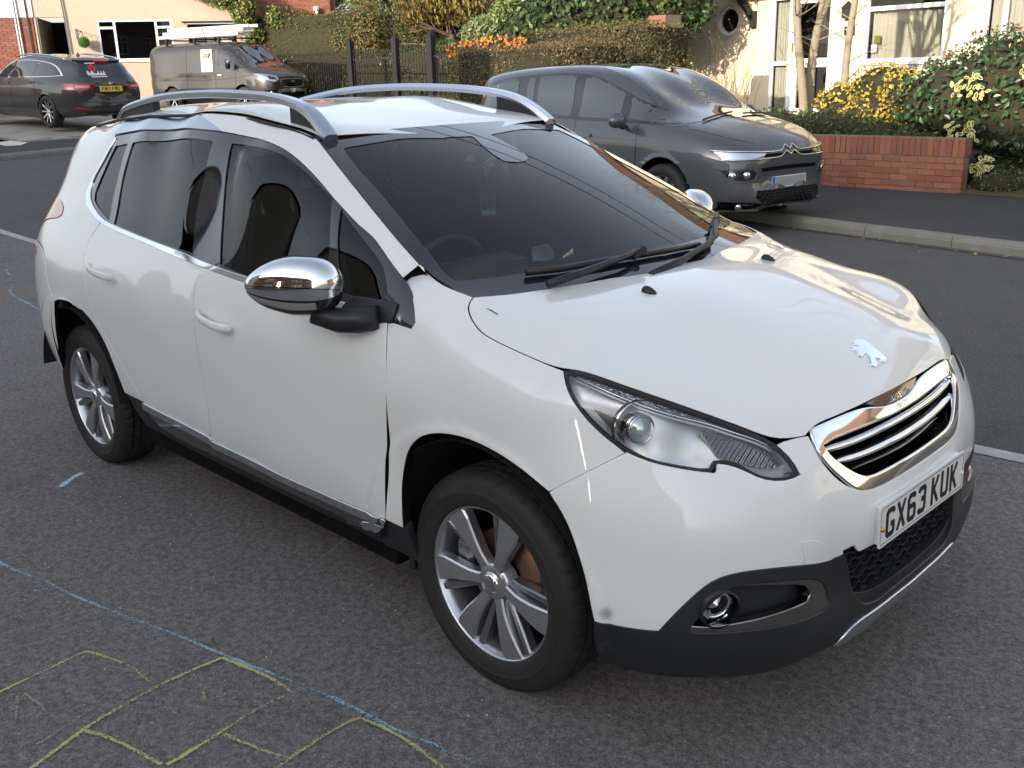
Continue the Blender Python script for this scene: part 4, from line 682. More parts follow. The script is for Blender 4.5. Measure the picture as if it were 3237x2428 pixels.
def plate_text(s,M,parent,m=LET,name='plate_lettering'):
    """UK plate characters, 79 mm tall with a 14 mm stroke, in the x/y plane of M (metres)"""
    V=[];F=[]; tot=sum(33 if c==' ' else (61 if c!='1' else 25) for c in s)-11+ (0); x=-tot/2; kz=0
    for c in s:
        if c==' ': x+=22; continue
        if c=='1': x-=18
        for st in GL[c]:
            for i in range(len(st)-1):
                a=np.array(st[i],float);b=np.array(st[i+1],float); d=(b-a)/np.linalg.norm(b-a); n=np.array([-d[1],d[0]])*7
                e0=3.0 if i>0 else 0; e1=3.0 if i<len(st)-2 else 0; a2=a-d*e0; b2=b+d*e1; kz+=1; zz=.0008+.00003*(kz%5)
                q=[a2+n,a2-n,b2-n,b2+n]
                q=[(p[0]+x,min(79,max(0,p[1]))-39.5) for p in q]; k=len(V)
                V+=[(u/1000,v/1000,zz) for u,v in q]+[(u/1000,v/1000,0) for u,v in q]; F+=[(k,k+1,k+2,k+3),(k,k+4,k+5,k+1),(k+1,k+5,k+6,k+2),(k+2,k+6,k+7,k+3),(k+3,k+7,k+4,k)]
        x+=61-(18 if c=='1' else 0)
    V=np.array([(M@Vector(v))[:] for v in V]); 
    return mesh_obj(name,V,F,m,parent)
def rrect(w,h,r,n=5):
    out=[]
    for cx,cy,a0 in ((w/2-r,h/2-r,0),(-w/2+r,h/2-r,90),(-w/2+r,-h/2+r,180),(w/2-r,-h/2+r,270)):
        for k in range(n+1): a=math.radians(a0+90*k/n); out.append((cx+r*math.cos(a),cy+r*math.sin(a)))
    return out
def slab(name,poly,th,M,m,parent,hole=None):
    """flat plate: polygon extruded by th along the frame's z"""
    n=len(poly); V=[];F=[]
    if hole is None:
        V=[(x,y,th) for x,y in poly]+[(x,y,0) for x,y in poly]; F=[tuple(range(n)),tuple(range(2*n-1,n-1,-1))]+[(i+n,(i+1)%n+n,(i+1)%n,i) for i in range(n)]
    else:
        V=[(x,y,th) for x,y in poly]+[(x,y,th) for x,y in hole]+[(x,y,0) for x,y in poly]+[(x,y,0) for x,y in hole]
        for i in range(n): j=(i+1)%n; F+=[(i,j,n+j,n+i),(2*n+j,2*n+i,i,j)[::1],(n+i,n+j,3*n+j,3*n+i)]
    V=[(M@Vector(v))[:] for v in V]; return mesh_obj(name,V,F,m,parent)
MP=frame((2.091,0,.541),(0,1,0),(-.03,0,1))
pl=slab('number_plate',rrect(.520,.111,.010),.003,MP,PLW,P)
MQ=MP@Matrix.Translation((0,0,.003))
slab('plate_border',rrect(.503,.097,.008),.0004,MQ,LET,pl,hole=rrect(.500,.094,.007)); plate_text('GX63 KUK',MQ,pl)
text_obj('plate_small_print','registration plate supplied locally',.0001,MQ,LET,pl) if 0 else None
for y in (-.243,.243):
    bm=bmesh.new(); lathe(bm,[(.001,.0055),(.005,.005),(.0068,.002),(.0068,0)],n=16,axis='X'); o=bm_obj('plate_screw',bm,mat('brass',(.65,.42,.18),rough=.3,metal=1) if y<0 else PLW,pl,True); o.location=(2.0945,y,.535)
bm=bmesh.new(); box(bm,2.05,2.0895,-.245,.245,.492,.590); bm_obj('plate_bracket',bm,WHITE,P)
# ---- scuttle and wipers
bm=bmesh.new()
V=[];F=[]
for i,y in enumerate(np.linspace(-.69,.69,24)):
    t=y/.70; xh=1.30-.16*t*t; V+=[(xh-.13,y,1.060),(xh-.02,y,1.030),(xh+.05,y,1.015),(xh+.05,y,.99)]
for i in range(23):
    for k in range(3): a=i*4+k; F.append((a,a+1,a+5,a+4))
mesh_obj('scuttle_panel',V,F,BLK,P,True)
def on_ws(x,y,off): 
    p=WS.param([(x,y,WS.pos(np.array([[y/.70*.62,.95*max(0,min(1.05,(x-.35)/.95))]]))[0][2])]); return p
def wspt(y,q,off=0): 
    e=WS.edge(np.array([q]))[0]; return Vector(WS.pos(np.array([[y/e[1]*.62,q*.95]]),off)[0])
def wiper(blade,arm,pivot):
    B=[wspt(y,q,.012) for y,q in blade]; 
    bm=bmesh.new(); tube(bm,B,[.009]*len(B),6); o=bm_obj('wiper_blade',bm,BLK,P,True)
    bm=bmesh.new(); B2=[wspt(y,q,.003) for y,q in blade]; tube(bm,B2,.003,5); bm_obj('wiper_rubber',bm,RUB,P,True)
    A=[wspt(y,q,of) for y,q,of in arm]; bm=bmesh.new(); tube(bm,A,[.009]*(len(A)-2)+[.011,.012],6); bm_obj('wiper_arm',bm,BLK,P,True)
    m=(wspt(*arm[0][:2],.022)); bm=bmesh.new(); box(bm,-.03,.03,-.013,.013,-.012,.010,bev=.005); q=bm_obj('wiper_clip',bm,BLK,P); q.location=m; q.rotation_euler=(0,-.4,math.atan2(B[-1].y-B[0].y,B[-1].x-B[0].x))
wiper([(-.50,.915),(-.40,.925),(-.25,.925),(-.12,.928),(.02,.935),(.19,.945)],[(-.12,.928,.030),(-.20,.945,.028),(-.38,.975,.024),(-.50,1.00,.020)],None)
wiper([(.10,.975),(.25,.955),(.42,.885),(.60,.83)],[(.42,.885,.030),(.30,.945,.028),(.20,.965,.026),(.02,.995,.02),(-.16,1.02,.012)],None)
# ---- roof rails
rx=[(-1.40,1.478,.435),(-1.34,1.520,.440),(-1.216,1.537,.452),(-1.06,1.558,.458),(-.94,1.571,.461),(-.80,1.579,.464),(-.6,1.584,.466),(-.45,1.584,.469),(-.31,1.580,.472),(-.2,1.576,.474),(-.115,1.572,.476),(.014,1.559,.483),(.117,1.543,.494),(.196,1.516,.502),(.255,1.480,.512),(.303,1.443,.521)]
RL=smooth_line(np.array([(x,y,z) for x,z,y in rx]),.035,closed=False,corner=80)
for sg in (1,-1):
    bm=bmesh.new(); rows=[]
    for i,p in enumerate(RL):
        t=Vector(RL[min(i+1,len(RL)-1)]-RL[max(i-1,0)]).normalized(); sd_=Vector((0,1,0)); upv=t.cross(sd_)*-1; upv=upv if upv.z>0 or abs(upv.x)>.5 else -upv
        if upv.z<0: upv=-upv
        fr=min(1,max(0,(p[0]-.02)/.25)); w=.021+.008*fr; hh=.015
        q=Vector(p); rows.append([bm.verts.new(Vector((v.x,-sg*v.y,v.z))) for v in (q+sd_*w*.55+upv*hh,q+sd_*w+upv*hh*.4,q+sd_*w-upv*hh*.8,q+sd_*w*.4-upv*hh,q-sd_*w*.5-upv*hh,q-sd_*w+upv*hh*.0,q-sd_*w*.6+upv*hh)])
    for a,b in zip(rows[:-1],rows[1:]):
        for k in range(7): bm.faces.new((a[k],b[k],b[(k+1)%7],a[(k+1)%7]) if sg==1 else (a[(k+1)%7],b[(k+1)%7],b[k],a[k]))
    for r in (rows[0],rows[-1]): bm.faces.new(r)
    bmesh.ops.recalc_face_normals(bm,faces=bm.faces)
    o=bm_obj('roof_rail',bm,SAT,P,True); o.modifiers.new('e','EDGE_SPLIT').split_angle=math.radians(38)
    for lo,hi in ((-1.42,-.98),(.02,.30)):    # black feet filling the ends
        bm=bmesh.new(); V=[p for p in RL if lo<p[0]<hi]; rr=[]
        for p in V:
            b=GS.pos(GS.param([(p[0],-p[1]-.005,1.46)]))[0]; zt=p[2]-.012
            rr.append([bm.verts.new((p[0],-sg*(p[1]+d),z)) for d,z in ((-.014,b[2]-.01),(.018,b[2]-.03),(.016,zt),(-.014,zt))])
        for a,b in zip(rr[:-1],rr[1:]):
            for k in range(4): bm.faces.new((a[k],b[k],b[(k+1)%4],a[(k+1)%4]))
        bm.faces.new(rr[0]); bm.faces.new(rr[-1]); bmesh.ops.recalc_face_normals(bm,faces=bm.faces); bm_obj('rail_foot',bm,BLK,P)
    bm=bmesh.new(); tube(bm,[(x,-sg*(y*-1+.011)*1,z-.004) for x,y,z in groove],.006,6); bm_obj('roof_seal',bm,RUB,P,True)
# ---- door handles
for base,ctr in ((O['handle_f'],(.05,-.862,.868)),(O['handle_r'],(-.80,-.862,.935))):
    for sg in (1,-1):
        cp=O['cup_f'] if ctr[0]>0 else O['cup_r']
        bm=bmesh.new(); pts=[(-.098,-.004,.012),(-.085,-.024,.012),(-.05,-.038,.008),(0,-.044,.003),(.05,-.040,-.004),(.088,-.026,-.010),(.100,-.004,-.012)]
        rows=[]
        for x,y,z in pts:
            hgt=.017 if abs(x)<.09 else .013; q=Vector((ctr[0]+x,ctr[1]+y,ctr[2]+z)); rows.append([bm.verts.new(Vector((v[0],v[1]*sg,v[2]))) for v in [(q.x,q.y,q.z+hgt),(q.x,q.y-.006,q.z+hgt*.5),(q.x,q.y-.007,q.z-hgt*.4),(q.x,q.y,q.z-hgt),(q.x,q.y+.010,q.z-hgt*.6),(q.x,q.y+.012,q.z+hgt*.6)]])
        for a,b in zip(rows[:-1],rows[1:]):
            for k in range(6): bm.faces.new((a[k],b[k],b[(k+1)%6],a[(k+1)%6]))
        for r in (rows[0],rows[-1]): bm.faces.new(r)
        bmesh.ops.recalc_face_normals(bm,faces=bm.faces); o=bm_obj('door_handle',bm,WHITE,P,True); sb_=o.modifiers.new('s','SUBSURF'); sb_.levels=2; sb_.render_levels=2
# ---- mirrors
for sg in (1,-1):
    root=bpy.data.objects.new('door_mirror',None); COL.objects.link(root); root.parent=P
    tip=Vector((.570,-1.035,1.083)); inn=Vector((.790,-.862,1.070)); ax=(tip-inn); Lh=ax.length; ax.normalize(); up=Vector((0,0,1)); dp=up.cross(ax).normalized()
    if dp.x<0: dp=-dp
    c=(tip+inn)/2
    def shell(u,v,part):
        """u 0..1 inner->tip, v angle round"""
        t=(u-.5)*2; 
        prof=(1-abs(t)**3.2)**.5
        hgt_u=.088*prof*(1-.42*max(0,t)**1.4); hgt_l=.078*prof*(1-.28*max(0,t)); dep=.075*prof*(1-.25*max(0,t))
        s=math.sin(v); co=math.cos(v)
        z=(hgt_u*abs(s)**.9 if s>0 else -hgt_l*abs(s)**.9); d=dep*math.copysign(abs(co)**.75,co)
        if d<0: d*=.55
        return c+ax*(t*Lh/2)+up*z+dp*d+ax*(-.012*(z/.08) if z>0 else 0)
    def part(name,m,v0,v1,off=0,u0=0.0,u1=1.0,nu=26,nv=22):
        bm=bmesh.new(); g=[]
        for i in range(nu+1):
            row=[]
            for j in range(nv+1):
                p=shell(u0+(u1-u0)*(.5-.5*math.cos(math.pi*i/nu)),v0+(v1-v0)*j/nv,0); q=c+(p-c)*(1+off); row.append(bm.verts.new((q.x,q.y*sg,q.z)))
            g.append(row)
        for i in range(nu):
            for j in range(nv):
                try: bm.faces.new((g[i][j],g[i+1][j],g[i+1][j+1],g[i][j+1]))
                except Exception: pass
        bmesh.ops.remove_doubles(bm,verts=bm.verts,dist=1e-5); bmesh.ops.recalc_face_normals(bm,faces=bm.faces); return bm_obj(name,bm,m,root,True)
    part('mirror_cap',CHR,math.radians(8),math.radians(172),.012)
    part('mirror_band',CHR,math.radians(-14),math.radians(6.5),.008)
    part('mirror_base',GLB,math.radians(-180),math.radians(0),-.012)
    part('indicator_strip',mat('indicator_lens',(.55,.55,.53),rough=.08,metal=.7,coat=1),math.radians(-38),math.radians(-19),.006,.22,.97)
    mg=bmesh.new(); g=[shell(.05+.9*k/16,math.radians(90),0) for k in range(17)]; g2=[shell(.95-.9*k/16,math.radians(-90),0) for k in range(17)]
    vs=[mg.verts.new(((c+(p-c)*.93-dp*.006).x,(c+(p-c)*.93-dp*.006).y*sg,(c+(p-c)*.93-dp*.006).z)) for p in g+g2]; mg.faces.new(vs); bm_obj('mirror_glass',mg,mat('mirror_face',(.8,.85,.9),rough=.01,metal=1),root)
    bm=bmesh.new(); tube(bm,[(x,y*sg,z) for x,y,z in ((.735,-.93,1.005),(.79,-.885,.985),(.83,-.85,.985),(.88,-.815,.995))],[.028,.034,.036,.034],12); bm_obj('mirror_arm',bm,BLK,root,True)
    panel_=None
panel('mirror_sail',GS,np.array([(.70,-.805,.985),(.80,-.815,.955),(.845,-.820,.960),(.875,-.815,.985),(.935,-.810,.990),(.935,-.79,1.035),(.86,-.79,1.035),(.74,-.80,1.030)]),BLK,P,off=.004,gap=0,depth=.014,lip=.005,step=.015)
# ---- rear lamps
TAIL=mat('tail_lens',(.45,.012,.02),rough=.06,coat=1,spec=.8)
tl=np.array([(-1.65,-.656,1.132),(-1.578,-.675,1.126),(-1.49,-.708,1.105),(-1.477,-.724,1.088),(-1.501,-.732,1.073),(-1.612,-.722,1.062),(-1.72,-.715,1.045),(-1.80,-.71,1.01),(-1.86,-.69,.975),(-1.97,-.58,.97),(-1.99,-.55,1.02),(-1.93,-.56,1.08),(-1.80,-.61,1.12)])
panel('tail_light',GS,tl,TAIL,P,off=.004,gap=0,depth=.02,lip=.006,step=.015)
panel('rear_reflector',GS,np.array([(-1.80,-.742,.935),(-1.70,-.76,.93),(-1.66,-.775,.905),(-1.72,-.765,.88),(-1.80,-.745,.885)]),TAIL,P,off=.003,gap=0,depth=.01,step=.01)
# tailgate closing the back, underside and dark inner shell
V=[];F=[]
for z,y,x in ((1.40,.34,-1.94),(1.25,.46,-1.985),(1.08,.55,-2.02),(.95,.60,-2.045),(.8,.56,-2.06),(.5,.55,-2.07),(.33,.52,-2.04)):
    for t in np.linspace(-1,1,9): V.append((x-.05*(1-t*t),y*t,z))
for i in range(6):
    for k in range(8): a=i*9+k; F.append((a,a+1,a+10,a+9))
mesh_obj('tailgate',V,F,WHITE,P,True)
bm=bmesh.new(); box(bm,-1.85,1.60,-.50,.50,.24,.28); box(bm,-.80,.86,-.79,.79,.22,.32); bm_obj('underbody',bm,INK,P)
# wheel housings
for cx in (1.269,-1.269):
    for sg in (-1,1):
        bm=bmesh.new(); rr=[]
        for k in range(25):
            a=math.radians((2+176*k/24) if cx>0 else (8+160*k/24)); ca,sa=math.cos(a),math.sin(a); R0=.415 if cx>0 else .405
            rr.append([bm.verts.new((cx+R0*ca,sg*y,.31+R0*sa)) for y in (.845,.70,.50)]+[bm.verts.new((cx+.05*ca,sg*.50,.31+.05*sa))])
        for a,b in zip(rr[:-1],rr[1:]):
            for k in range(3): bm.faces.new((a[k],b[k],b[k+1],a[k+1]))
        bm_obj('wheel_arch_liner',bm,mat('arch_liner',(.014,.014,.015),rough=.9,bump=(60,.5,.004)),P,True)
for y_ in (-.80,.70):
    bm=bmesh.new(); box(bm,.925,.945,y_,y_+.10,.23,.34,bev=.006); bm_obj('mud_flap',bm,RUB,P)
# ---------------------------------------------------------------- wheels
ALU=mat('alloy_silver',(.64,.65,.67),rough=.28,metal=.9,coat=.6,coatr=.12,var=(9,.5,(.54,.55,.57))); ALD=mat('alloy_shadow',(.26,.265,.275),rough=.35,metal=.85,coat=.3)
TYR=mat('tyre_rubber',(.022,.022,.023),rough=.62,spec=.35,bump=(140,.25,.001),var=(7,.6,(.034,.033,.032))); DISC=mat('brake_disc',(.22,.13,.10),rough=.45,metal=.8)
def wheel(loc,rot,parent,txt=True):
    w_=bpy.data.objects.new('wheel',None); COL.objects.link(w_); w_.parent=parent; w_.location=loc; w_.rotation_euler=(0,0,rot)
    return w_
# meshes in wheel axes: outward is -Y, outer rim plane at y=-.085
def tyre_mesh():
    prof=[(.2190,-.083,0),(.2235,-.090,0),(.2350,-.0955,0),(.2520,-.0985,0),(.262,-.0995,0),(.2633,-.1005,0),(.2645,-.0995,0),(.2780,-.0975,0),(.2920,-.0930,0),(.3020,-.0870,1),(.3090,-.0795,2),(.3140,-.0705,2),(.3168,-.060,2),(.3175,-.0525,2),(.3172,-.0505,0),(.3105,-.0495,0),(.3105,-.0435,0),(.3178,-.0425,3),(.3188,-.030,3),(.3190,-.018,3),(.3188,-.0165,0),(.3110,-.0155,0),(.3110,-.0085,0),(.3190,-.0075,3),(.3195,0,3)]
    prof=prof+[(r,-y,k) for r,y,k in prof[:-1][::-1]]
    n=264; V=[];F=[]
    for i in range(n):
        a=2*math.pi*i/n; ph=i%6
        for r,y,k in prof:
            if k==2 and ph==0: r-=.0045
            if k==1 and ph==0: r-=.002
            if k==3 and ph==3: r-=.0035
            z=r*math.sin(a); x=r*math.cos(a)
            if z<-.3065: y*=1+.04*( -z-.3065)/.013; z=-.3075-(-z-.3065)*.03
            V.append((x,y,z))
    m=len(prof)
    for i in range(n):
        for k in range(m-1):
            a=i*m+k; b=((i+1)%n)*m+k; F.append((a,a+1,b+1,b))
    return V,F
tV,tF=tyre_mesh()
def ring_m(prof,n=72):
    bm=bmesh.new(); lathe(bm,prof,n=n,axis='Y'); return bm
wheels=[]
SP=[128,187,241,294,350,69]
def spoke(a0,bm,lower):
    # stations r, left t, right t, depth (outer surface y)
    if not lower: st=[(.046,-.019,.017,-.070),(.062,-.019,.016,-.073),(.085,-.022,.015,-.077),(.115,-.029,.017,-.0805),(.150,-.037,.022,-.0820),(.182,-.043,.029,-.0825),(.203,-.043,.034,-.0825),(.2145,-.040,.036,-.0822)]
    else: st=[(.050,.010,.030,-.050),(.075,.014,.032,-.054),(.110,.022,.042,-.060),(.150,.030,.053,-.066),(.185,.038,.062,-.072),(.2150,.044,.070,-.077)]
    ca,sa=math.cos(a0),math.sin(a0); rows=[]
    for r,tl_,tr_,y in st:
        ch=.0045; row=[]
        for t,dy in ((tl_,.030),(tl_+.000,ch),(tl_+ch,0),(tr_-ch,0),(tr_,ch),(tr_,.030)):
            rr=math.sqrt(max(0,r*r)); 
            # keep the outer end on the rim circle
            if r>.21: rr=math.sqrt(max(1e-6,.2165**2-t*t))
            row.append(bm.verts.new((rr*ca-t*sa,y+dy,rr*sa+t*ca)))
        rows.append(row)
    for a,b in zip(rows[:-1],rows[1:]):
        for k in range(5): bm.faces.new((a[k],a[k+1],b[k+1],b[k]))
    bm.faces.new(rows[0]); bm.faces.new(rows[-1][::-1])
base_parts=[]
def build_wheel():
    root=bpy.data.objects.new('wheel',None); COL.objects.link(root); root.parent=P
    mesh_obj('tyre',tV,tF,TYR,root,True).modifiers.new('e','EDGE_SPLIT').split_angle=math.radians(42)
    bm=ring_m([(.2215,-.0815),(.2222,-.0850),(.2200,-.0868),(.2172,-.0855),(.2155,-.0800),(.2110,-.0740),(.2060,-.0600),(.2020,-.030),(.1980,.02),(.200,.075)]); bmesh.ops.recalc_face_normals(bm,faces=bm.faces); bm_obj('rim',bm,ALU,root,True)
    for k,a in enumerate(SP):
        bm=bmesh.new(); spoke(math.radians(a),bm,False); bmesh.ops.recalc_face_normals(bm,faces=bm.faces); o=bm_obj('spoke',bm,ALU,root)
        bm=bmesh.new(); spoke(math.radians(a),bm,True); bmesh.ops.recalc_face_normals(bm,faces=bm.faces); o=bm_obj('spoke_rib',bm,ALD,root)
    bm=ring_m([(.001,-.078),(.022,-.0785),(.029,-.0765),(.031,-.072),(.034,-.0715),(.050,-.070),(.056,-.060),(.062,-.030)],48); bm_obj('hub',bm,ALU,root,True)
    bm=ring_m([(.001,-.0845),(.020,-.0835),(.027,-.080),(.0285,-.076)],36); cap=bm_obj('centre_cap',bm,CHR,root,True)
    bm=bmesh.new()
    lion=[((x-1.898)*.42,(y-.004)*.42) for x,y in LION]; vs=[bm.verts.new((-u_*1.0,-.0848,v_*-1.0) if 0 else (v_,-.0853,-u_)) for u_,v_ in lion]; bm.faces.new(vs); q=bm_obj('cap_emblem',bm,SAT,root)
    for a in (-85,5,95,185):
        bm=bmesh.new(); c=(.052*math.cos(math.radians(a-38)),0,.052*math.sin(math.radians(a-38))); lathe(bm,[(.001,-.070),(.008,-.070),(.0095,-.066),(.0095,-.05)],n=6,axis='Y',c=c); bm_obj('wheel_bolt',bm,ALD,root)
    bm=ring_m([(.060,-.020),(.135,-.020),(.137,-.016),(.137,-.008),(.060,-.008)],64); bm_obj('brake_disc',bm,DISC,root,True)
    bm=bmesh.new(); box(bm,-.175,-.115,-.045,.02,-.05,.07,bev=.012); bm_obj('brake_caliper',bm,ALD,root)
    bm=ring_m([(.205,.05),(.06,.055),(.001,.055)],48); bm_obj('wheel_back',bm,INK,root)
    def arc(V,r0=.2755,a0=100):
        a=math.radians(a0)-V[:,0]/r0; r=r0+V[:,1]; return np.c_[r*np.cos(a),-.0972-V[:,2]*1.0+(r-.2755)*.15,r*np.sin(a)]
    text_obj('tyre_lettering','195/60R16',.026,None,mat('raised_rubber',(.05,.05,.052),rough=.5),root,ext=.0008,spacing=1.15,warp=lambda V:arc(V,.2755,118))
    text_obj('tyre_lettering','RADIAL TUBELESS',.013,None,MATS['raised_rubber'],root,ext=.0006,spacing=1.2,warp=lambda V:arc(V,.2600,-60)) if 0 else None
    return root
W0=build_wheel()
def copy_tree(o,parent=None):
    c=o.copy(); COL.objects.link(c); c.parent=parent
    for ch in list(o.children): copy_tree(ch,c)
    return c
W0.location=(1.269,-.715,.308); W0.rotation_euler=(0,0,.0)
for x,sg in ((-1.269,-1),(1.269,1),(-1.269,1)):
    w_=copy_tree(W0,P); w_.location=(x,sg*.715,.308); w_.rotation_euler=(0,0,0 if sg<0 else math.pi)
# ---------------------------------------------------------------- interior
FAB=mat('dark_seat_fabric',(.035,.038,.042),rough=.95,bump=(300,.5,.002)); DSH=mat('dashboard_plastic',(.05,.055,.058),rough=.6,bump=(400,.2,.0005)); TRM=mat('pale_headlining',(.55,.57,.52),rough=.9)
def rbox(name,c,s,m,parent,rot=(0,0,0),bev=.04,seg=3):
    bm=bmesh.new(); bmesh.ops.create_cube(bm,size=1); 
    for v in bm.verts: v.co=Vector((v.co.x*s[0],v.co.y*s[1],v.co.z*s[2]))
    bmesh.ops.bevel(bm,geom=list(bm.edges),offset=min(bev,min(s)*.45),segments=seg,affect='EDGES'); o=bm_obj(name,bm,m,parent,True); o.location=c; o.rotation_euler=rot; return o
for y in (-.36,.36):
    s=rbox('front_seat',(-.22,y,.84),(.13,.48,.62),FAB,P,(0,-.28,0),.05); rbox('seat_cushion',(.05,y,.56),(.5,.48,.14),FAB,P,(0,-.1,0),.05)
    rbox('headrest',(-.335,y,1.262),(.10,.26,.19),FAB,P,(0,-.15,0),.045)
    for d in (-.065,.065):
        bm=bmesh.new(); tube(bm,[(-.318,y+d,1.19),(-.300,y+d,1.09)],.006,8); bm_obj('headrest_post',bm,mat('pale_chrome_post',(.75,.82,.75),rough=.3,metal=.3),P,True)
rbox('rear_seat',(-.98,0,.84),(.16,1.2,.60),FAB,P,(0,-.3,0),.06)
for y in (-.4,.4): rbox('rear_headrest',(-1.07,y,1.20),(.09,.26,.15),FAB,P,(0,-.15,0),.04)
rbox('dashboard',(1.02,0,.90),(.46,1.30,.20),DSH,P,(0,.06,0),.06); rbox('instrument_hood',(.84,-.37,1.035),(.20,.36,.10),DSH,P,(0,.1,0),.045)
rbox('centre_display',(.80,-.01,1.02),(.02,.20,.13),GLB,P,(0,-.2,0),.008); rbox('door_card',(.40,-.775,.72),(1.0,.05,.56),DSH,P,(0,0,0),.02); rbox('door_card',(.40,.775,.72),(1.0,.05,.56),DSH,P,(0,0,0),.02)
rbox('door_card',(-.55,.775,.72),(.8,.05,.60),DSH,P,(0,0,0),.02); rbox('door_card',(-.55,-.775,.72),(.8,.05,.60),DSH,P,(0,0,0),.02)
bm=bmesh.new(); tube(bm,[(.66+.05*math.sin(a)*.5,-.37+.17*math.cos(a),.985+.15*math.sin(a)) for a in [2*math.pi*k/40 for k in range(40)]],.014,10,closed=True); bm_obj('steering_wheel',bm,DSH,P,True)
rbox('wheel_boss',(.70,-.37,.98),(.06,.15,.12),DSH,P,(0,-.3,0),.03)
# headlining and pillars inside
V=[];F=[]
for i,x in enumerate(np.linspace(.34,-1.75,16)):
    for k,a in enumerate(np.linspace(52,128,13)):
        q=GS.pos(np.array([[x,math.radians(a)*.8]]),-.035)[0]; V.append(q)
for i in range(15):
    for k in range(12): a=i*13+k; F.append((a,a+1,a+14,a+13))
mesh_obj('headlining',V,F,TRM,P,True)
for sg in (1,-1):
    for nm,xa,xb,ww,m in (('inner_pillar',(-.13,-.14),(-.14,-.16),.05,TRM),('inner_pillar',(-1.0,-1.0),(-1.05,-1.0),.06,TRM)):
        bm=bmesh.new(); rows=[]
        for k in range(9):
            a=math.radians(16+40*k/8); q=GS.pos(np.array([[xa[0]-.02*k/8,a*.8]]),-.05)[0]
            rows.append([bm.verts.new((q[0]+d,-sg*-q[1] if sg==1 else -q[1],q[2])) for d in (-ww,ww)]+[bm.verts.new((q[0]+d*.7,(-sg*-q[1] if sg==1 else -q[1])*.93,q[2]-.005)) for d in (ww,-ww)])
        for a,b in zip(rows[:-1],rows[1:]):
            for k in range(4): bm.faces.new((a[k],b[k],b[(k+1)%4],a[(k+1)%4]))
        bm_obj(nm,bm,m,P,True)
rbox('interior_mirror',(.47,-.03,1.335),(.03,.22,.065),GLB,P,(0,.2,.35),.02)
# hanging card behind the mirror: rests on the stalk, so a thing of its own
tg=thing('air_freshener','dark card air freshener hanging on a pale string behind the windscreen of the white car','air freshener',(.54,-.06,1.215))
bm=bmesh.new(); box(bm,-.001,.001,-.027,.027,-.055,.055,bev=.0006); o=bm_obj('card',bm,mat('tag_card',(.10,.12,.13),rough=.5),tg); o.rotation_euler=(0,.1,-.75)
MF=Matrix.Rotation(-.75,4,'Z')@frame((.0022,0,.012),(0,1,0),(0,0,1))
slab('card_border',[(-.024,-.064),(.024,-.064),(.024,.040),(-.024,.040)],.0004,MF,mat('card_print',(.55,.66,.64),rough=.5),tg,hole=[(-.0225,-.0625),(.0225,-.0625),(.0225,.0385),(-.0225,.0385)])
text_obj('card_lettering','TYRES',.013,MF,mat('card_red',(.45,.10,.09),rough=.5),tg) if 0 else None
bm=bmesh.new(); box(bm,-.0012,.0012,-.024,.024,-.05,-.036); o=bm_obj('card_label',bm,MATS['card_print'],tg); o.rotation_euler=(0,.1,-.75); o.location=(.003,-.001,0)
bm=bmesh.new(); tube(bm,[(0,0,.05),(-.004,.004,.085),(-.01,-.004,.115)],.0013,5); tube(bm,[(0,0,.05),(.002,-.004,.085),(-.01,-.004,.115)],.0010,5); bm_obj('string',bm,MATS['card_print'],tg,True)
# round green sticker inside the far corner of the screen
gp=wspt(.522,.66,-.010); 
bm=bmesh.new(); lathe(bm,[(.001,0),(.038,0),(.038,.001)],n=28,axis='Z'); o=bm_obj('green_sticker',bm,mat('sticker_green',(.05,.30,.08),rough=.5),P); o.location=(1.0,.522,1.135); o.rotation_euler=(0,.42,0)

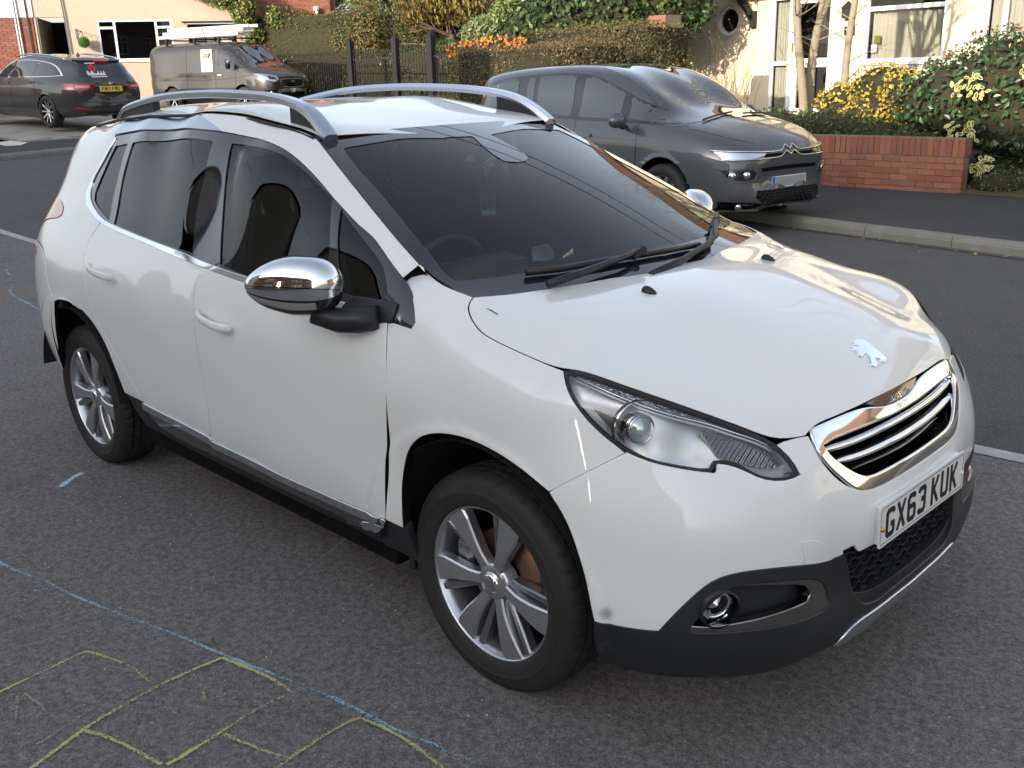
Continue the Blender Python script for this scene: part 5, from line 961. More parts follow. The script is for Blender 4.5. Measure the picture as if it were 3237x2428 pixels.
# ---------------------------------------------------------------- ground
def hz(x): return .043*max(0.,-x-6.)
def asphalt(name,c1,c2,chip,scale=1.0,dark=(.03,.03,.03)):
    m=bpy.data.materials.new(name); m.use_nodes=True; n=m.node_tree; b=n.nodes['Principled BSDF']; L=n.links
    tc=n.nodes.new('ShaderNodeTexCoord')
    def noise(s,d=4,r=.6):
        t=n.nodes.new('ShaderNodeTexNoise'); t.inputs['Scale'].default_value=s; t.inputs['Detail'].default_value=d; t.inputs['Roughness'].default_value=r; L.new(tc.outputs['Object'],t.inputs['Vector']); return t
    def ramp(f,p0,c0,p1,c1_):
        r=n.nodes.new('ShaderNodeValToRGB'); e=r.color_ramp.elements; e[0].position=p0; e[0].color=(*c0,1); e[1].position=p1; e[1].color=(*c1_,1); L.new(f,r.inputs[0]); return r
    def mixn(f,a,bb,mode='MIX'):
        x=n.nodes.new('ShaderNodeMix'); x.data_type='RGBA'; x.blend_type=mode
        if hasattr(f,'links') or not isinstance(f,(int,float)): L.new(f,x.inputs[0])
        else: x.inputs[0].default_value=f
        for i,v in ((6,a),(7,bb)):
            if isinstance(v,tuple): x.inputs[i].default_value=(*v,1)
            else: L.new(v,x.inputs[i])
        return x
    big=noise(.55,5); base=ramp(big.outputs[0],.35,c1,.65,c2)
    fine=noise(170*scale,3,.8); fr=ramp(fine.outputs[0],.36,tuple(v*.28 for v in c1),.66,tuple(min(1,v*2.0) for v in c2))
    m1=mixn(.50,base.outputs[0],fr.outputs[0])
    mid=noise(45*scale,3,.7); mr=ramp(mid.outputs[0],.40,(.72,.72,.72),.6,(1.15,1.15,1.15)); m2=mixn(1.0,m1.outputs[2],mr.outputs[0],'MULTIPLY')
    v=n.nodes.new('ShaderNodeTexVoronoi'); v.inputs['Scale'].default_value=125*scale; L.new(tc.outputs['Object'],v.inputs['Vector'])
    vr=ramp(v.outputs['Color'],.90,(0,0,0),.97,(1,1,1)); m3=mixn(vr.outputs[0],m2.outputs[2],chip)
    v2=n.nodes.new('ShaderNodeTexVoronoi'); v2.inputs['Scale'].default_value=19; L.new(tc.outputs['Object'],v2.inputs['Vector'])
    vr2=ramp(v2.outputs['Distance'],.045,(1,1,1),.07,(0,0,0)); rnd=ramp(v2.outputs['Color'],.55,(0,0,0),.60,(1,1,1)); mm=n.nodes.new('ShaderNodeMath'); mm.operation='MULTIPLY'; L.new(vr2.outputs[0],mm.inputs[0]); L.new(rnd.outputs[0],mm.inputs[1])
    m4=mixn(mm.outputs[0],m3.outputs[2],(.42,.40,.38))
    st=noise(2.1,8,.75); sr=ramp(st.outputs[0],.52,(1,1,1),.78,(.70,.68,.66)); m5=mixn(1.0,m4.outputs[2],sr.outputs[0],'MULTIPLY')
    L.new(m5.outputs[2],b.inputs['Base Color']); b.inputs['Roughness'].default_value=.86; b.inputs['Specular IOR Level'].default_value=.35
    bp=n.nodes.new('ShaderNodeBump'); bp.inputs['Strength'].default_value=.9; bp.inputs['Distance'].default_value=.004; ad=n.nodes.new('ShaderNodeMath'); L.new(fine.outputs[0],ad.inputs[0]); L.new(mid.outputs[0],ad.inputs[1]); L.new(ad.outputs[0],bp.inputs['Height']); L.new(bp.outputs[0],b.inputs['Normal'])
    return m
ASN=asphalt('asphalt_near',(.150,.139,.135),(.185,.173,.168),(.34,.33,.33)); ASR=asphalt('asphalt_road',(.092,.090,.090),(.112,.109,.108),(.20,.19,.19),1.3); ASP=asphalt('asphalt_pavement',(.050,.049,.052),(.070,.069,.072),(.16,.16,.16),1.4)
def gsheet(name,poly,dz,m,step=None,parent=None):
    """ground sheet with polygon outline, following the rise of the land"""
    P2_=np.array(poly,float); st=step or 1.5; Ls=smooth_line(P2_,st,corner=1,relax=0) if step else P2_
    V2,F=tri2d([Ls],st*1.2 if step else 6.0)
    V=[(x,y,hz(x)+dz) for x,y in V2]; return mesh_obj(name,V,F,m,parent)
xs=[-150,-80,-50]+list(np.arange(-40,-5.9,2))+[0,40,150]; V=[(x,y,hz(x)) for x in xs for y in (-150,150)]; F=[(2*i,2*i+2,2*i+3,2*i+1) for i in range(len(xs)-1)]
struct(mesh_obj('ground',V,F,ASR))
LINE=[(-32,.75),(-8.2,1.33),(1.65,1.85),(24,3.05)]
struct(gsheet('parking_area',[(-14.9,-7),(-14.9,1.05)]+LINE[1:]+[(24,-9),(-10,-9)],.004,ASN,1.5))
WLM=mat('road_paint',(.52,.51,.49),rough=.7,var=(14,.5,(.30,.29,.28)),bump=(120,.4,.002))
d=.05; struct(gsheet('white_line',[(x,y-d) for x,y in LINE]+[(x,y+d) for x,y in LINE[::-1]],.008,WLM,1.5))
# kerbs: separate stones along two lines
KM=mat('kerb_concrete',(.26,.255,.235),rough=.85,bump=(45,.5,.004),var=(5,.6,(.17,.17,.15)))
def kerb(name,line,h=.11,w=.13,ln=.915,side=1,label=None):
    root=bpy.data.objects.new(name,None); COL.objects.link(root); struct(root)
    L=np.array(line,float); q=smooth_line(L,ln,closed=False,corner=170,relax=1); 
    for a,b in zip(q[:-1],q[1:]):
        d=b-a; l=np.linalg.norm(d); d/=l; nn=np.array([-d[1],d[0]])*side; bm=bmesh.new(); g=.004
        prof=[(0,-.05),(0,h*.55),(.012,h*.82),(.035,h),(w,h+.002),(w,-.05)]; rows=[]
        for t in (g,l-g):
            rows.append([bm.verts.new((*(a+d*t+nn*u),hz(a[0]+d[0]*t)+v+R.uniform(-.001,.001))) for u,v in prof])
        for k in range(6): bm.faces.new((rows[0][k],rows[1][k],rows[1][(k+1)%6],rows[0][(k+1)%6]))
        bm.faces.new(rows[0]); bm.faces.new(rows[1]); bmesh.ops.recalc_face_normals(bm,faces=bm.faces); bm_obj('kerb_stone',bm,KM,root)
    return q
KR=[(-9.5,8.75),(-6,7.92),(-2.5,7.10),(.15,6.66),(3.5,6.25),(9,5.75),(16,5.4)]
KL=[(-15.3,-8),(-15.5,0),(-15.58,3.4),(-15.75,4.15),(-16.0,5.2),(-16.2,7.5),(-15.6,9.6),(-14.0,10.6),(-12,10.0),(-9.5,8.75)]
kerb('kerb',KR,side=1); kerb('kerb',KL,side=1)
struct(gsheet('pavement',[(x+.02,y+.12) for x,y in KR]+[(16,9.3),(5,9.75),(-9.5,10.2)],.11,ASP,1.2))
struct(gsheet('pavement',[(x-.1,y+.05) for x,y in KL[:8]]+[(-16.5,11.5),(-17.9,8.5),(-17.75,5.6),(-17.35,4.7),(-17.0,-8)],.11,ASP,1.2))
GUT=mat('gutter_grit',(.135,.125,.10),rough=.95,var=(22,.5,(.07,.068,.055)),bump=(90,.6,.005))
struct(gsheet('gutter',[(x,y-.005) for x,y in KR]+[(x,y-.10-.03*math.sin(x*3)) for x,y in KR[::-1]],.006,GUT,.5))
# block-paved drive with separate flags
DM=[mat('flag_a',(.36,.345,.31),rough=.85,var=(3,.5,(.27,.26,.235)),bump=(30,.4,.004)),mat('flag_b',(.30,.29,.27),rough=.85,var=(3,.5,(.38,.365,.33)),bump=(30,.4,.004)),mat('flag_c',(.24,.235,.225),rough=.85,var=(4,.5,(.32,.31,.28)),bump=(30,.4,.004))]
dr=bpy.data.objects.new('driveway',None); COL.objects.link(dr); struct(dr)
struct(gsheet('driveway_bed',[(-17.5,4.85),(-18,6.4),(-18.4,12.2),(-29,14.5),(-26,4.6)],.10,mat('mortar',(.19,.18,.17),rough=.95),1.5))
bm=bmesh.new(); box(bm,-.22,.22,-.145,.145,-.03,.02,bev=.006); me_=bpy.data.meshes.new('flag'); bm.to_mesh(me_); bm.free(); 
mes=[]
for m in DM: q=me_.copy(); q.materials.append(m); mes.append(q)
cnt=0
for j in range(24):
    for i in range(14):
        x=-18.05-.45*i-(j%2)*.22; y=5.15+.30*j
        if y>11.5 or cnt>=290: continue
        o=bpy.data.objects.new('flagstone',R.choice(mes)); COL.objects.link(o); o.parent=dr; o.location=(x,y,hz(x)+.11+R.uniform(-.002,.002)); o.rotation_euler=(0,.043,R.uniform(-.01,.01)); cnt+=1
for k in range(26):   # edging course
    t=k/25; x=-17.62-.42*t; y=4.95+6.3*t; o=bpy.data.objects.new('edging_stone',mes[2]); COL.objects.link(o); o.parent=dr; o.location=(x-.02,y,hz(x)+.115); o.rotation_euler=(0,.043,math.pi/2-.07); o.scale=(.56,.75,1)
struct(gsheet('concrete_patch',[(-17.0,4.35),(-17.75,4.35),(-18.0,4.8),(-17.4,4.9),(-16.95,4.6)],.118,mat('pale_concrete',(.62,.60,.52),rough=.9)))
# soil and verge
SOIL=mat('garden_soil',(.06,.045,.03),rough=1,var=(6,.5,(.10,.08,.05)),bump=(20,.8,.03))
struct(mesh_obj('garden_bed',[(-9.5,10.12,.55),(-1.72,9.98,.55),(-1.6,12.5,.6),(-2,16.7,.62),(-12,17.9,.66),(-14,12,.6)],[(0,1,2,3,4,5)],SOIL))
struct(mesh_obj('garden_verge',[(-1.70,9.86,.115),(16,9.0,.115),(16,11.8,.35),(-1.6,11.6,.45)],[(0,1,2,3)],SOIL))
struct(mesh_obj('front_garden',[(-1.6,11.6,.45),(16,11.8,.35),(16,16,.5),(-2,16.7,.6)],[(0,1,2,3)],SOIL))
# ---------------------------------------------------------------- chalk
def chalk_mat(name,col,cover=.5):
    m=bpy.data.materials.new(name); m.use_nodes=True; n=m.node_tree; b=n.nodes['Principled BSDF']; b.inputs['Base Color'].default_value=(*col,1); b.inputs['Roughness'].default_value=.95
    tc=n.nodes.new('ShaderNodeTexCoord'); t=n.nodes.new('ShaderNodeTexNoise'); t.inputs['Scale'].default_value=190; t.inputs['Detail'].default_value=3; t2=n.nodes.new('ShaderNodeTexNoise'); t2.inputs['Scale'].default_value=5; t2.inputs['Detail'].default_value=3
    ad=n.nodes.new('ShaderNodeMath'); ad.operation='ADD'; mu=n.nodes.new('ShaderNodeMath'); mu.operation='MULTIPLY_ADD'; mu.inputs[1].default_value=.55; mu.inputs[2].default_value=-.275
    n.links.new(tc.outputs['Object'],t.inputs[0]); n.links.new(tc.outputs['Object'],t2.inputs[0]); n.links.new(t2.outputs[0],mu.inputs[0]); n.links.new(t.outputs[0],ad.inputs[0]); n.links.new(mu.outputs[0],ad.inputs[1])
    uv=n.nodes.new('ShaderNodeAttribute'); uv.attribute_name='edge'; sub=n.nodes.new('ShaderNodeMath'); sub.operation='SUBTRACT'; n.links.new(ad.outputs[0],sub.inputs[0]); n.links.new(uv.outputs['Fac'],sub.inputs[1])
    r=n.nodes.new('ShaderNodeValToRGB'); r.color_ramp.elements[0].position=cover-.03; r.color_ramp.elements[0].color=(0,0,0,1); r.color_ramp.elements[1].position=cover+.06; r.color_ramp.elements[1].color=(.85,.85,.85,1)
    n.links.new(sub.outputs[0],r.inputs[0]); n.links.new(r.outputs[0],b.inputs['Alpha']); return m
CBL=chalk_mat('blue_chalk',(.34,.52,.66),.47); CBF=chalk_mat('faded_blue_chalk',(.30,.42,.54),.52); CYE=chalk_mat('yellow_chalk',(.56,.55,.24),.44); CYF=chalk_mat('faded_yellow_chalk',(.40,.39,.22),.53); CBW=chalk_mat('pale_blue_chalk',(.55,.78,.85),.36)
def chalk(name,lines,w,m,label,group=None,z=.007):
    V=[];F=[];E=[]
    for ln in lines:
        q=smooth_line(np.array(ln,float),.04,closed=False,corner=60,relax=2); d=np.gradient(q,axis=0); d/=np.linalg.norm(d,axis=1)[:,None]+1e-9; nn=np.c_[-d[:,1],d[:,0]]; k=len(V)
        for i,(p,v) in enumerate(zip(q,nn)):
            ww=w*(.8+.4*R.random()); p=p+v*R.uniform(-.002,.002)
            for t,e in ((-1,.32),(-.35,0),(.35,0),(1,.32)): V.append((*(p+v*ww*t),z+hz(p[0])+.0002*len(F)/500)); E.append(e)
        for i in range(len(q)-1):
            for j in range(3): a=k+4*i+j; F.append((a,a+4,a+5,a+1))
    o=mesh_obj(name,V,F,m); at_=o.data.attributes.new('edge','FLOAT','POINT'); at_.data.foreach_set('value',E); tag(o,label,'chalk mark',group); return o
GC='chalk marks drawn on the asphalt'
chalk('chalk_squiggle',[[(-6.64,.65),(-6.27,.57),(-5.94,.48),(-5.7,.34),(-5.37,.29),(-5.0,.26),(-4.62,.22)]],.022,CBL,'wavy blue chalk squiggle behind the rear of the white car',GC)
chalk('chalk_smudge',[[(-1.09,-1.06),(-1.13,-1.02),(-1.16,-.98),(-1.18,-.93)]],.022,CBW,'thick short pale blue chalk smudge near the rear wheel',GC)
chalk('chalk_line',[[(-1.1,-.94),(-1.13,-.83),(-1.15,-.68),(-1.13,-.49),(-1.1,-.3)]],.008,CBF,'thin blue chalk line passing under the rear of the white car',GC)
chalk('chalk_line',[[(-.72,-1.51),(-.55,-1.49),(-.42,-1.47),(-.31,-1.43),(-.17,-1.42),(-.03,-1.39),(.1,-1.36),(.26,-1.32),(.43,-1.28),(.57,-1.25),(.72,-1.22),(.87,-1.18),(1.05,-1.14),(1.21,-1.13),(1.33,-1.10),(1.48,-1.07)]],.010,CBL,'long blue chalk line running across the asphalt below the white car',GC)
chalk('chalk_line',[[(.34,-.85),(.32,-.78),(.28,-.68),(.23,-.54),(.21,-.50)]],.009,CBL,'short blue chalk stroke just under the sill of the white car',GC)
chalk('chalk_line',[[(1.86,.69),(2.01,.72),(2.16,.735),(2.5,.75)]],.008,CBF,'faint blue chalk line beyond the front bumper on the right',GC)
chalk('hopscotch_square',[[(.29,-1.80),(.27,-1.64),(.26,-1.52)],[(.26,-1.52),(.37,-1.48),(.46,-1.46),(.59,-1.46)]],.008,CYE,'yellow chalk outline of the leftmost hopscotch square',GC)
chalk('hopscotch_square',[[(.70,-1.86),(.63,-1.68),(.60,-1.53),(.59,-1.39),(.60,-1.26)],[(.60,-1.26),(.72,-1.23),(.82,-1.21),(.90,-1.215),(.89,-1.35),(.92,-1.45),(.93,-1.60)]],.010,CYE,'yellow chalk outline of the middle hopscotch square beside the blue line',GC,.0085)
chalk('hopscotch_line',[[(.63,-1.69),(.72,-1.65),(.80,-1.63),(.92,-1.61)]],.009,CYE,'curved yellow chalk line closing the middle hopscotch square at the bottom',GC,.0095)
chalk('hopscotch_square',[[(.93,-1.44),(1.02,-1.42),(1.13,-1.38)],[(1.15,-1.45),(1.13,-1.35),(1.13,-1.27),(1.12,-1.20),(1.13,-1.16)],[(1.13,-1.16),(1.20,-1.14),(1.31,-1.13),(1.45,-1.14)]],.009,CYE,'yellow chalk outline of the hopscotch square nearest the bottom edge',GC,.0105)
chalk('chalk_numeral',[[(.61,-1.80),(.59,-1.72),(.56,-1.61)],[(.35,-1.75),(.42,-1.78),(.48,-1.80)],[(.35,-1.73),(.44,-1.72),(.56,-1.72)]],.007,CYF,'faded yellow chalk numeral inside the leftmost hopscotch square',GC,.0115)
chalk('chalk_numeral',[[(.78,-1.28),(.80,-1.34),(.76,-1.40),(.70,-1.38)],[(.66,-1.45),(.74,-1.50),(.84,-1.48)]],.008,CYF,'faded yellow chalk figure inside the middle hopscotch square',GC,.0125)
# small litter
def leaf_litter(n,f,col,label,cat,group,size):
    bm=bmesh.new(); vs=[bm.verts.new(v) for v in ((-1,0,0),(-.3,.45,.12),(.6,.3,.05),(1,0,.15),(.5,-.35,.02),(-.35,-.42,.1))]; bm.faces.new(vs); me=bpy.data.meshes.new('leaf'); bm.to_mesh(me); bm.free(); ms=[]
    for c in col: q=me.copy(); q.materials.append(c); ms.append(q)
    for i in range(n):
        x,y,z=f(i); o=bpy.data.objects.new(cat.replace(' ','_'),R.choice(ms)); COL.objects.link(o); s=size*R.uniform(.6,1.3); o.scale=(s,s,s); o.location=(x,y,z+.006); o.rotation_euler=(R.uniform(-.2,.2),R.uniform(-.2,.2),R.uniform(0,6.3)); tag(o,label,cat,group)
LC=[mat('dead_leaf',(.42,.33,.20),rough=.8),mat('dead_leaf_brown',(.25,.12,.06),rough=.8),mat('fallen_yellow_leaf',(.45,.42,.08),rough=.7)]
def kr(i):
    x=-2.6+4.6*R.random()**1.0; y=np.interp(x,[p[0] for p in KR],[p[1] for p in KR])-.03-.14*R.random()**2; return x,y,.006
leaf_litter(34,kr,LC,'small dry fallen leaf lying in the gutter below the kerb','fallen leaf','fallen leaves along the kerb',.028)
leaf_litter(14,lambda i:(R.uniform(-1.5,3.0),R.uniform(2.4,8.8),.116 if False else (.116 if 0 else .004)),LC,'small dry fallen leaf lying on the open road','fallen leaf','fallen leaves on the road',.02)
bm=bmesh.new()
for k in range(110):
    x,y,q=R.uniform(-.8,2.6),R.uniform(-2.1,-.7),R.uniform(.0012,.0035); bmesh.ops.create_icosphere(bm,subdivisions=1,radius=q,matrix=Matrix.Translation((x,y,.005)))
o=bm_obj('stone_grit',bm,mat('white_grit',(.55,.53,.49),rough=.8),None); tag(o,'scattered pale stone grit on the near asphalt','grit',None,'stuff')
# ---------------------------------------------------------------- foliage
def leaf_mats(name,cols,rough=.55,trans=.25):
    out=[]
    for i,c in enumerate(cols):
        m=bpy.data.materials.new(name); m.use_nodes=True; n=m.node_tree; b=n.nodes['Principled BSDF']; b.inputs['Base Color'].default_value=(*c,1); b.inputs['Roughness'].default_value=rough; b.inputs['Specular IOR Level'].default_value=.4
        tr=n.nodes.new('ShaderNodeBsdfTranslucent'); tr.inputs[0].default_value=(*[min(1,v*1.6) for v in c],1); mx=n.nodes.new('ShaderNodeMixShader'); mx.inputs[0].default_value=trans; o=n.nodes['Material Output']
        n.links.new(b.outputs[0],mx.inputs[1]); n.links.new(tr.outputs[0],mx.inputs[2]); n.links.new(mx.outputs[0],o.inputs[0]); out.append(m)
    return out
RN=np.random.RandomState(5)
def leaves(C0,N0,size,aspect=.5,fold=.25,droop=0.0,jit=.7):
    """vertices of folded leaf shapes (two quads each) at points C0 facing about N0"""
    n=len(C0); N=N0+RN.normal(0,jit,(n,3)); N/=np.linalg.norm(N,axis=1)[:,None]
    A=RN.normal(0,1,(n,3)); A[:,2]-=droop; A-=N*(A*N).sum(1)[:,None]; A/=np.linalg.norm(A,axis=1)[:,None]; B=np.cross(N,A); s=(size*RN.uniform(.6,1.3,n))[:,None]
    h=s*aspect*.5
    P0=C0-A*s*.5; P1=C0+B*h+N*h*fold; P2=C0+A*s*.5; P3=C0-B*h+N*h*fold; M1=C0
    V=np.stack([P0,P1,P2,P3],1).reshape(-1,3); k=np.arange(n)*4
    F=np.concatenate([np.stack([k,k+1,k+2],1),np.stack([k,k+2,k+3],1)],0); return V,F,np.r_[np.arange(n),np.arange(n)]
def foliage(name,C0,N0,size,mats,parent=None,weights=None,**kw):
    V,F,idx=leaves(C0,N0,size,**kw); mi=RN.choice(len(mats),len(C0),p=weights)
    o=mesh_obj(name,V,F,parent=parent,mats=mats,fm=mi[idx]); o['kind']='stuff'; return o
def in_blobs(blobs,n,shell=.35,rough=.12):
    """points near the surface of ellipsoids (cx,cy,cz,rx,ry,rz); returns points and outward normals"""
    B=np.array(blobs,float); w=(B[:,3]*B[:,4]+B[:,4]*B[:,5]+B[:,3]*B[:,5]); w/=w.sum(); i=RN.choice(len(B),n,p=w)
    d=RN.normal(0,1,(n,3)); d/=np.linalg.norm(d,axis=1)[:,None]; r=1-shell*RN.random_sample(n)**1.6
    bump=1+rough*np.sin(d[:,0]*9+i)*np.sin(d[:,1]*11+i*2)*np.cos(d[:,2]*8)
    return B[i,:3]+d*B[i,3:]*(r*bump)[:,None],d
def in_box(x0,x1,y0,y1,z0,z1,n,lump=.12,faces='ftlr'):
    """points on the faces of a clipped hedge: front (-y), top, left, right"""
    area={'f':(x1-x0)*(z1-z0),'t':(x1-x0)*(y1-y0),'l':(y1-y0)*(z1-z0),'r':(y1-y0)*(z1-z0)}; w=np.array([area[f] for f in faces]); c=RN.choice(len(faces),n,p=w/w.sum()); u=RN.random_sample(n); v=RN.random_sample(n); P_=np.zeros((n,3)); N_=np.zeros((n,3)); dd=-lump*RN.random_sample(n)
    for k,f in enumerate(faces):
        m=c==k
        if f=='f': P_[m]=np.c_[x0+(x1-x0)*u[m],np.full(m.sum(),y0)-dd[m]*1,z0+(z1-z0)*v[m]]; N_[m]=(0,-1,.25)
        if f=='t': P_[m]=np.c_[x0+(x1-x0)*u[m],y0+(y1-y0)*v[m],z1+dd[m]]; N_[m]=(0,-.2,1)
        if f=='l': P_[m]=np.c_[x0-dd[m],y0+(y1-y0)*u[m],z0+(z1-z0)*v[m]]; N_[m]=(-1,0,.2)
        if f=='r': P_[m]=np.c_[x1+dd[m],y0+(y1-y0)*u[m],z0+(z1-z0)*v[m]]; N_[m]=(1,0,.2)
    x,y,z=P_.T; wv=lump*(np.sin(x*2.9+z*1.7)+np.sin(y*3.3+x*1.3+2)+np.sin(z*4.1+x*2.2))*.33
    return P_+N_*wv[:,None],N_
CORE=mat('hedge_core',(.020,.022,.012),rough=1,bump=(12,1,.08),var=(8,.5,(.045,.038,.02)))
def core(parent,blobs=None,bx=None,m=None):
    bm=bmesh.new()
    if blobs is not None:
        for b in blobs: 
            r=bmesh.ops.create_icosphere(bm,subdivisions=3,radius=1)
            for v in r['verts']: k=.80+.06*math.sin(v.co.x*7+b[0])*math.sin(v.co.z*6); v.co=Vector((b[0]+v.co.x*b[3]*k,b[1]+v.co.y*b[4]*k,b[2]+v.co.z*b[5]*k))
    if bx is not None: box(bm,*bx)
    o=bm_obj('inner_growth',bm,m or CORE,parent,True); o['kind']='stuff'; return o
BARK=mat('grey_bark',(.30,.26,.19),rough=.9,bump=(35,.6,.01),var=(9,.5,(.20,.18,.12))); BARKD=mat('dark_bark',(.10,.075,.05),rough=.95,bump=(25,.8,.02),var=(7,.5,(.16,.12,.08)))
def branches(bm,p,d,L,r,depth,rnd,spread=.5,up=.15,n=8,segs=4,kids=(2,4),tips=None,shrink=.68):
    pts=[p]; dd=d.normalized(); q=p.copy(); rr=[r]
    for k in range(segs):
        dd=(dd+Vector((rnd.gauss(0,.10),rnd.gauss(0,.10),rnd.gauss(0,.06)+up*.12))).normalized(); q=q+dd*(L/segs); pts.append(q.copy()); rr.append(r*(1-.45*(k+1)/segs))
    tube(bm,pts,rr,n if r>.03 else (5 if r>.008 else 3),cap=False)
    if depth<=0:
        if tips is not None: tips.append((q,dd))
        return
    for k in range(rnd.randint(*kids)+ (1 if depth>2 else 0)):
        t=rnd.uniform(.35,1.0); i=min(segs-1,int(t*segs)); pp=pts[i].lerp(pts[i+1],t*segs-i); a=dd.orthogonal().normalized(); a=Matrix.Rotation(rnd.uniform(0,6.283),3,dd)@a
        nd=(dd+a*rnd.uniform(spread*.6,spread*1.5)+Vector((0,0,up))).normalized()
        branches(bm,pp,nd,L*shrink*rnd.uniform(.7,1.15),rr[i]*rnd.uniform(.45,.65),depth-1,rnd,spread,up,n,segs,kids,tips,shrink)
# ---------------------------------------------------------------- low brick wall by the pavement
BR=[mat('brick_red',(.27,.095,.065),rough=.85,bump=(60,.6,.004),var=(18,.5,(.20,.075,.055))),mat('brick_dark',(.17,.085,.070),rough=.85,bump=(60,.6,.004),var=(18,.5,(.24,.10,.075))),mat('brick_orange',(.33,.135,.080),rough=.85,bump=(60,.6,.004),var=(18,.5,(.26,.10,.065))),mat('brick_pink',(.31,.13,.10),rough=.85,bump=(60,.6,.004),var=(18,.5,(.22,.09,.07)))]
MOR=mat('wall_mortar',(.22,.19,.13),rough=.95,bump=(70,.5,.003),var=(8,.5,(.14,.13,.09)))
def brickmesh(l,h,w,m,seed):
    rr=random.Random(seed); bm=bmesh.new(); box(bm,-l/2,l/2,-w/2,w/2,-h/2,h/2,bev=.004)
    for v in bm.verts: v.co+=Vector((rr.uniform(-.0015,.0015),rr.uniform(-.002,.002),rr.uniform(-.0015,.0015)))
    me=bpy.data.meshes.new('brick'); bm.to_mesh(me); bm.free(); me.materials.append(m); return me
STR=[brickmesh(.215,.065,.10,BR[k%4],k) for k in range(8)]; SOL=[brickmesh(.065,.212,.21,BR[k%4],20+k) for k in range(8)]; HAF=[brickmesh(.1025,.065,.10,BR[k%4],40+k) for k in range(4)]
lw=thing('garden_wall','low red brick garden wall with a soldier course on top beside the grey people carrier','wall',(-1.66,9.90,.10),math.radians(179.2))
bm=bmesh.new(); box(bm,.02,7.9,-.20,-.012,-.10,.655); bm_obj('wall_core',bm,MOR,lw)
for c in range(6):
    z=.0375+.075*c; x=.0 if c%2==0 else -.1125
    k=0
    while x<7.6:
        l=.215; xa=x
        if xa<0: me=R.choice(HAF); xc=.0525
        else: me=R.choice(STR); xc=xa+.1075
        o=bpy.data.objects.new('brick',me); COL.objects.link(o); o.parent=lw; o.location=(xc+.004,-.045 if 0 else .0+(-.045),z-.02); o.location.y=-.05+R.uniform(-.003,.003)+.0; o.rotation_euler=(R.uniform(-.01,.01),R.uniform(-.008,.008),R.uniform(-.008,.008)); x+=.225
x=.035; 
while x<7.6:
    o=bpy.data.objects.new('coping_brick',R.choice(SOL)); COL.objects.link(o); o.parent=lw; o.location=(x+.004,-.105+R.uniform(-.004,.004),.545+R.uniform(-.004,.004)); o.rotation_euler=(R.uniform(-.01,.01),R.uniform(-.015,.015),R.uniform(-.01,.01)); x+=.076

# ---------------------------------------------------------------- plants by the wall
GD=leaf_mats('dark_hedge_leaf',[(.030,.062,.026),(.042,.085,.034),(.060,.115,.045),(.022,.045,.022)],rough=.32,trans=.12); VAR=leaf_mats('variegated_leaf',[(.55,.50,.22),(.42,.42,.18)],rough=.45,trans=.2); GOLD=leaf_mats('golden_leaf',[(.50,.36,.05),(.40,.33,.06),(.20,.22,.05),(.60,.46,.10)],rough=.5)
RED=leaf_mats('russet_leaf',[(.22,.10,.05),(.16,.14,.06),(.10,.14,.05)]); LG=leaf_mats('low_shrub_leaf',[(.045,.085,.028),(.07,.12,.035),(.11,.16,.05),(.03,.055,.02)]); BRN=leaf_mats('brown_hedge_leaf',[(.16,.105,.055),(.10,.085,.04),(.075,.085,.03),(.22,.15,.085)],trans=.15)
OLV=leaf_mats('olive_hedge_leaf',[(.12,.12,.035),(.08,.095,.03),(.18,.155,.05),(.05,.07,.025)]); YG=leaf_mats('yellow_green_leaf',[(.22,.26,.05),(.14,.20,.045),(.30,.32,.08),(.07,.11,.03)]); CONI=leaf_mats('conifer_spray',[(.20,.16,.04),(.13,.125,.035),(.075,.08,.03),(.26,.20,.06)])
IVY=leaf_mats('ivy_leaf',[(.035,.065,.025),(.055,.10,.035),(.10,.15,.05),(.02,.04,.018)],rough=.35); ORG=leaf_mats('orange_berry',[(.60,.20,.03),(.50,.15,.03)],rough=.4,trans=0)
def shrub(name,label,cat,blobs,n,size,mats,loc=None,weights=None,stem=None,group=None,corem=None,**kw):
    b0=np.array(blobs,float); g=(b0[:,0].mean(),b0[:,1].mean(),(b0[:,2]-b0[:,5]).min()); t=thing(name,label,cat,g,0,group)
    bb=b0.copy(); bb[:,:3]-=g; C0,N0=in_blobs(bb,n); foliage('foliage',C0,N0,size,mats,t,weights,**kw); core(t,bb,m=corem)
    if stem:
        bm=bmesh.new(); tube(bm,[(0,0,-stem[0]),(0.02,0,bb[:,2].mean())],[stem[1],stem[1]*.6],8); bm_obj('stem',bm,BARKD,t,True)
    return t
# big variegated hedge
hb=[(-2.35,11.05,1.10,.70,.70,.62),(-1.75,11.2,1.30,.8,.75,.72),(-1.0,11.3,1.28,.85,.75,.90),(-.1,11.4,1.32,.9,.8,.95),(.9,11.4,1.30,1.0,.8,.95),(-1.35,10.95,.85,.9,.55,.50),(-.3,10.95,.80,1.0,.6,.60),(.8,10.95,.8,1.0,.6,.6),(2.1,11.4,1.2,1.1,.8,.95),(3.4,11.3,1.2,1.1,.8,.9)]
ht_=thing('evergreen_hedge','large dark green glossy hedge with cream variegated patches behind the brick wall','hedge',(-.8,11.1,.45))
B=np.array(hb); B[:,:3]-=(-.8,11.1,.45); C0,N0=in_blobs(B,15000,shell=.22,rough=.10); foliage('foliage',C0,N0,.095,GD,ht_,aspect=.52,jit=.55,droop=.6)
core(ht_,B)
C0,N0=in_blobs(B[:,:],9000,shell=.08,rough=.10)
topm=(C0[:,2]>1.05+.25*np.clip((C0[:,0]+1.9),0,1))&(C0[:,1]<.4); foliage('top_growth',C0[topm][:1500]+N0[topm][:1500]*.05,N0[topm][:1500],.075,RED+VAR[:1],ht_,weights=[.4,.25,.25,.10],jit=.8)
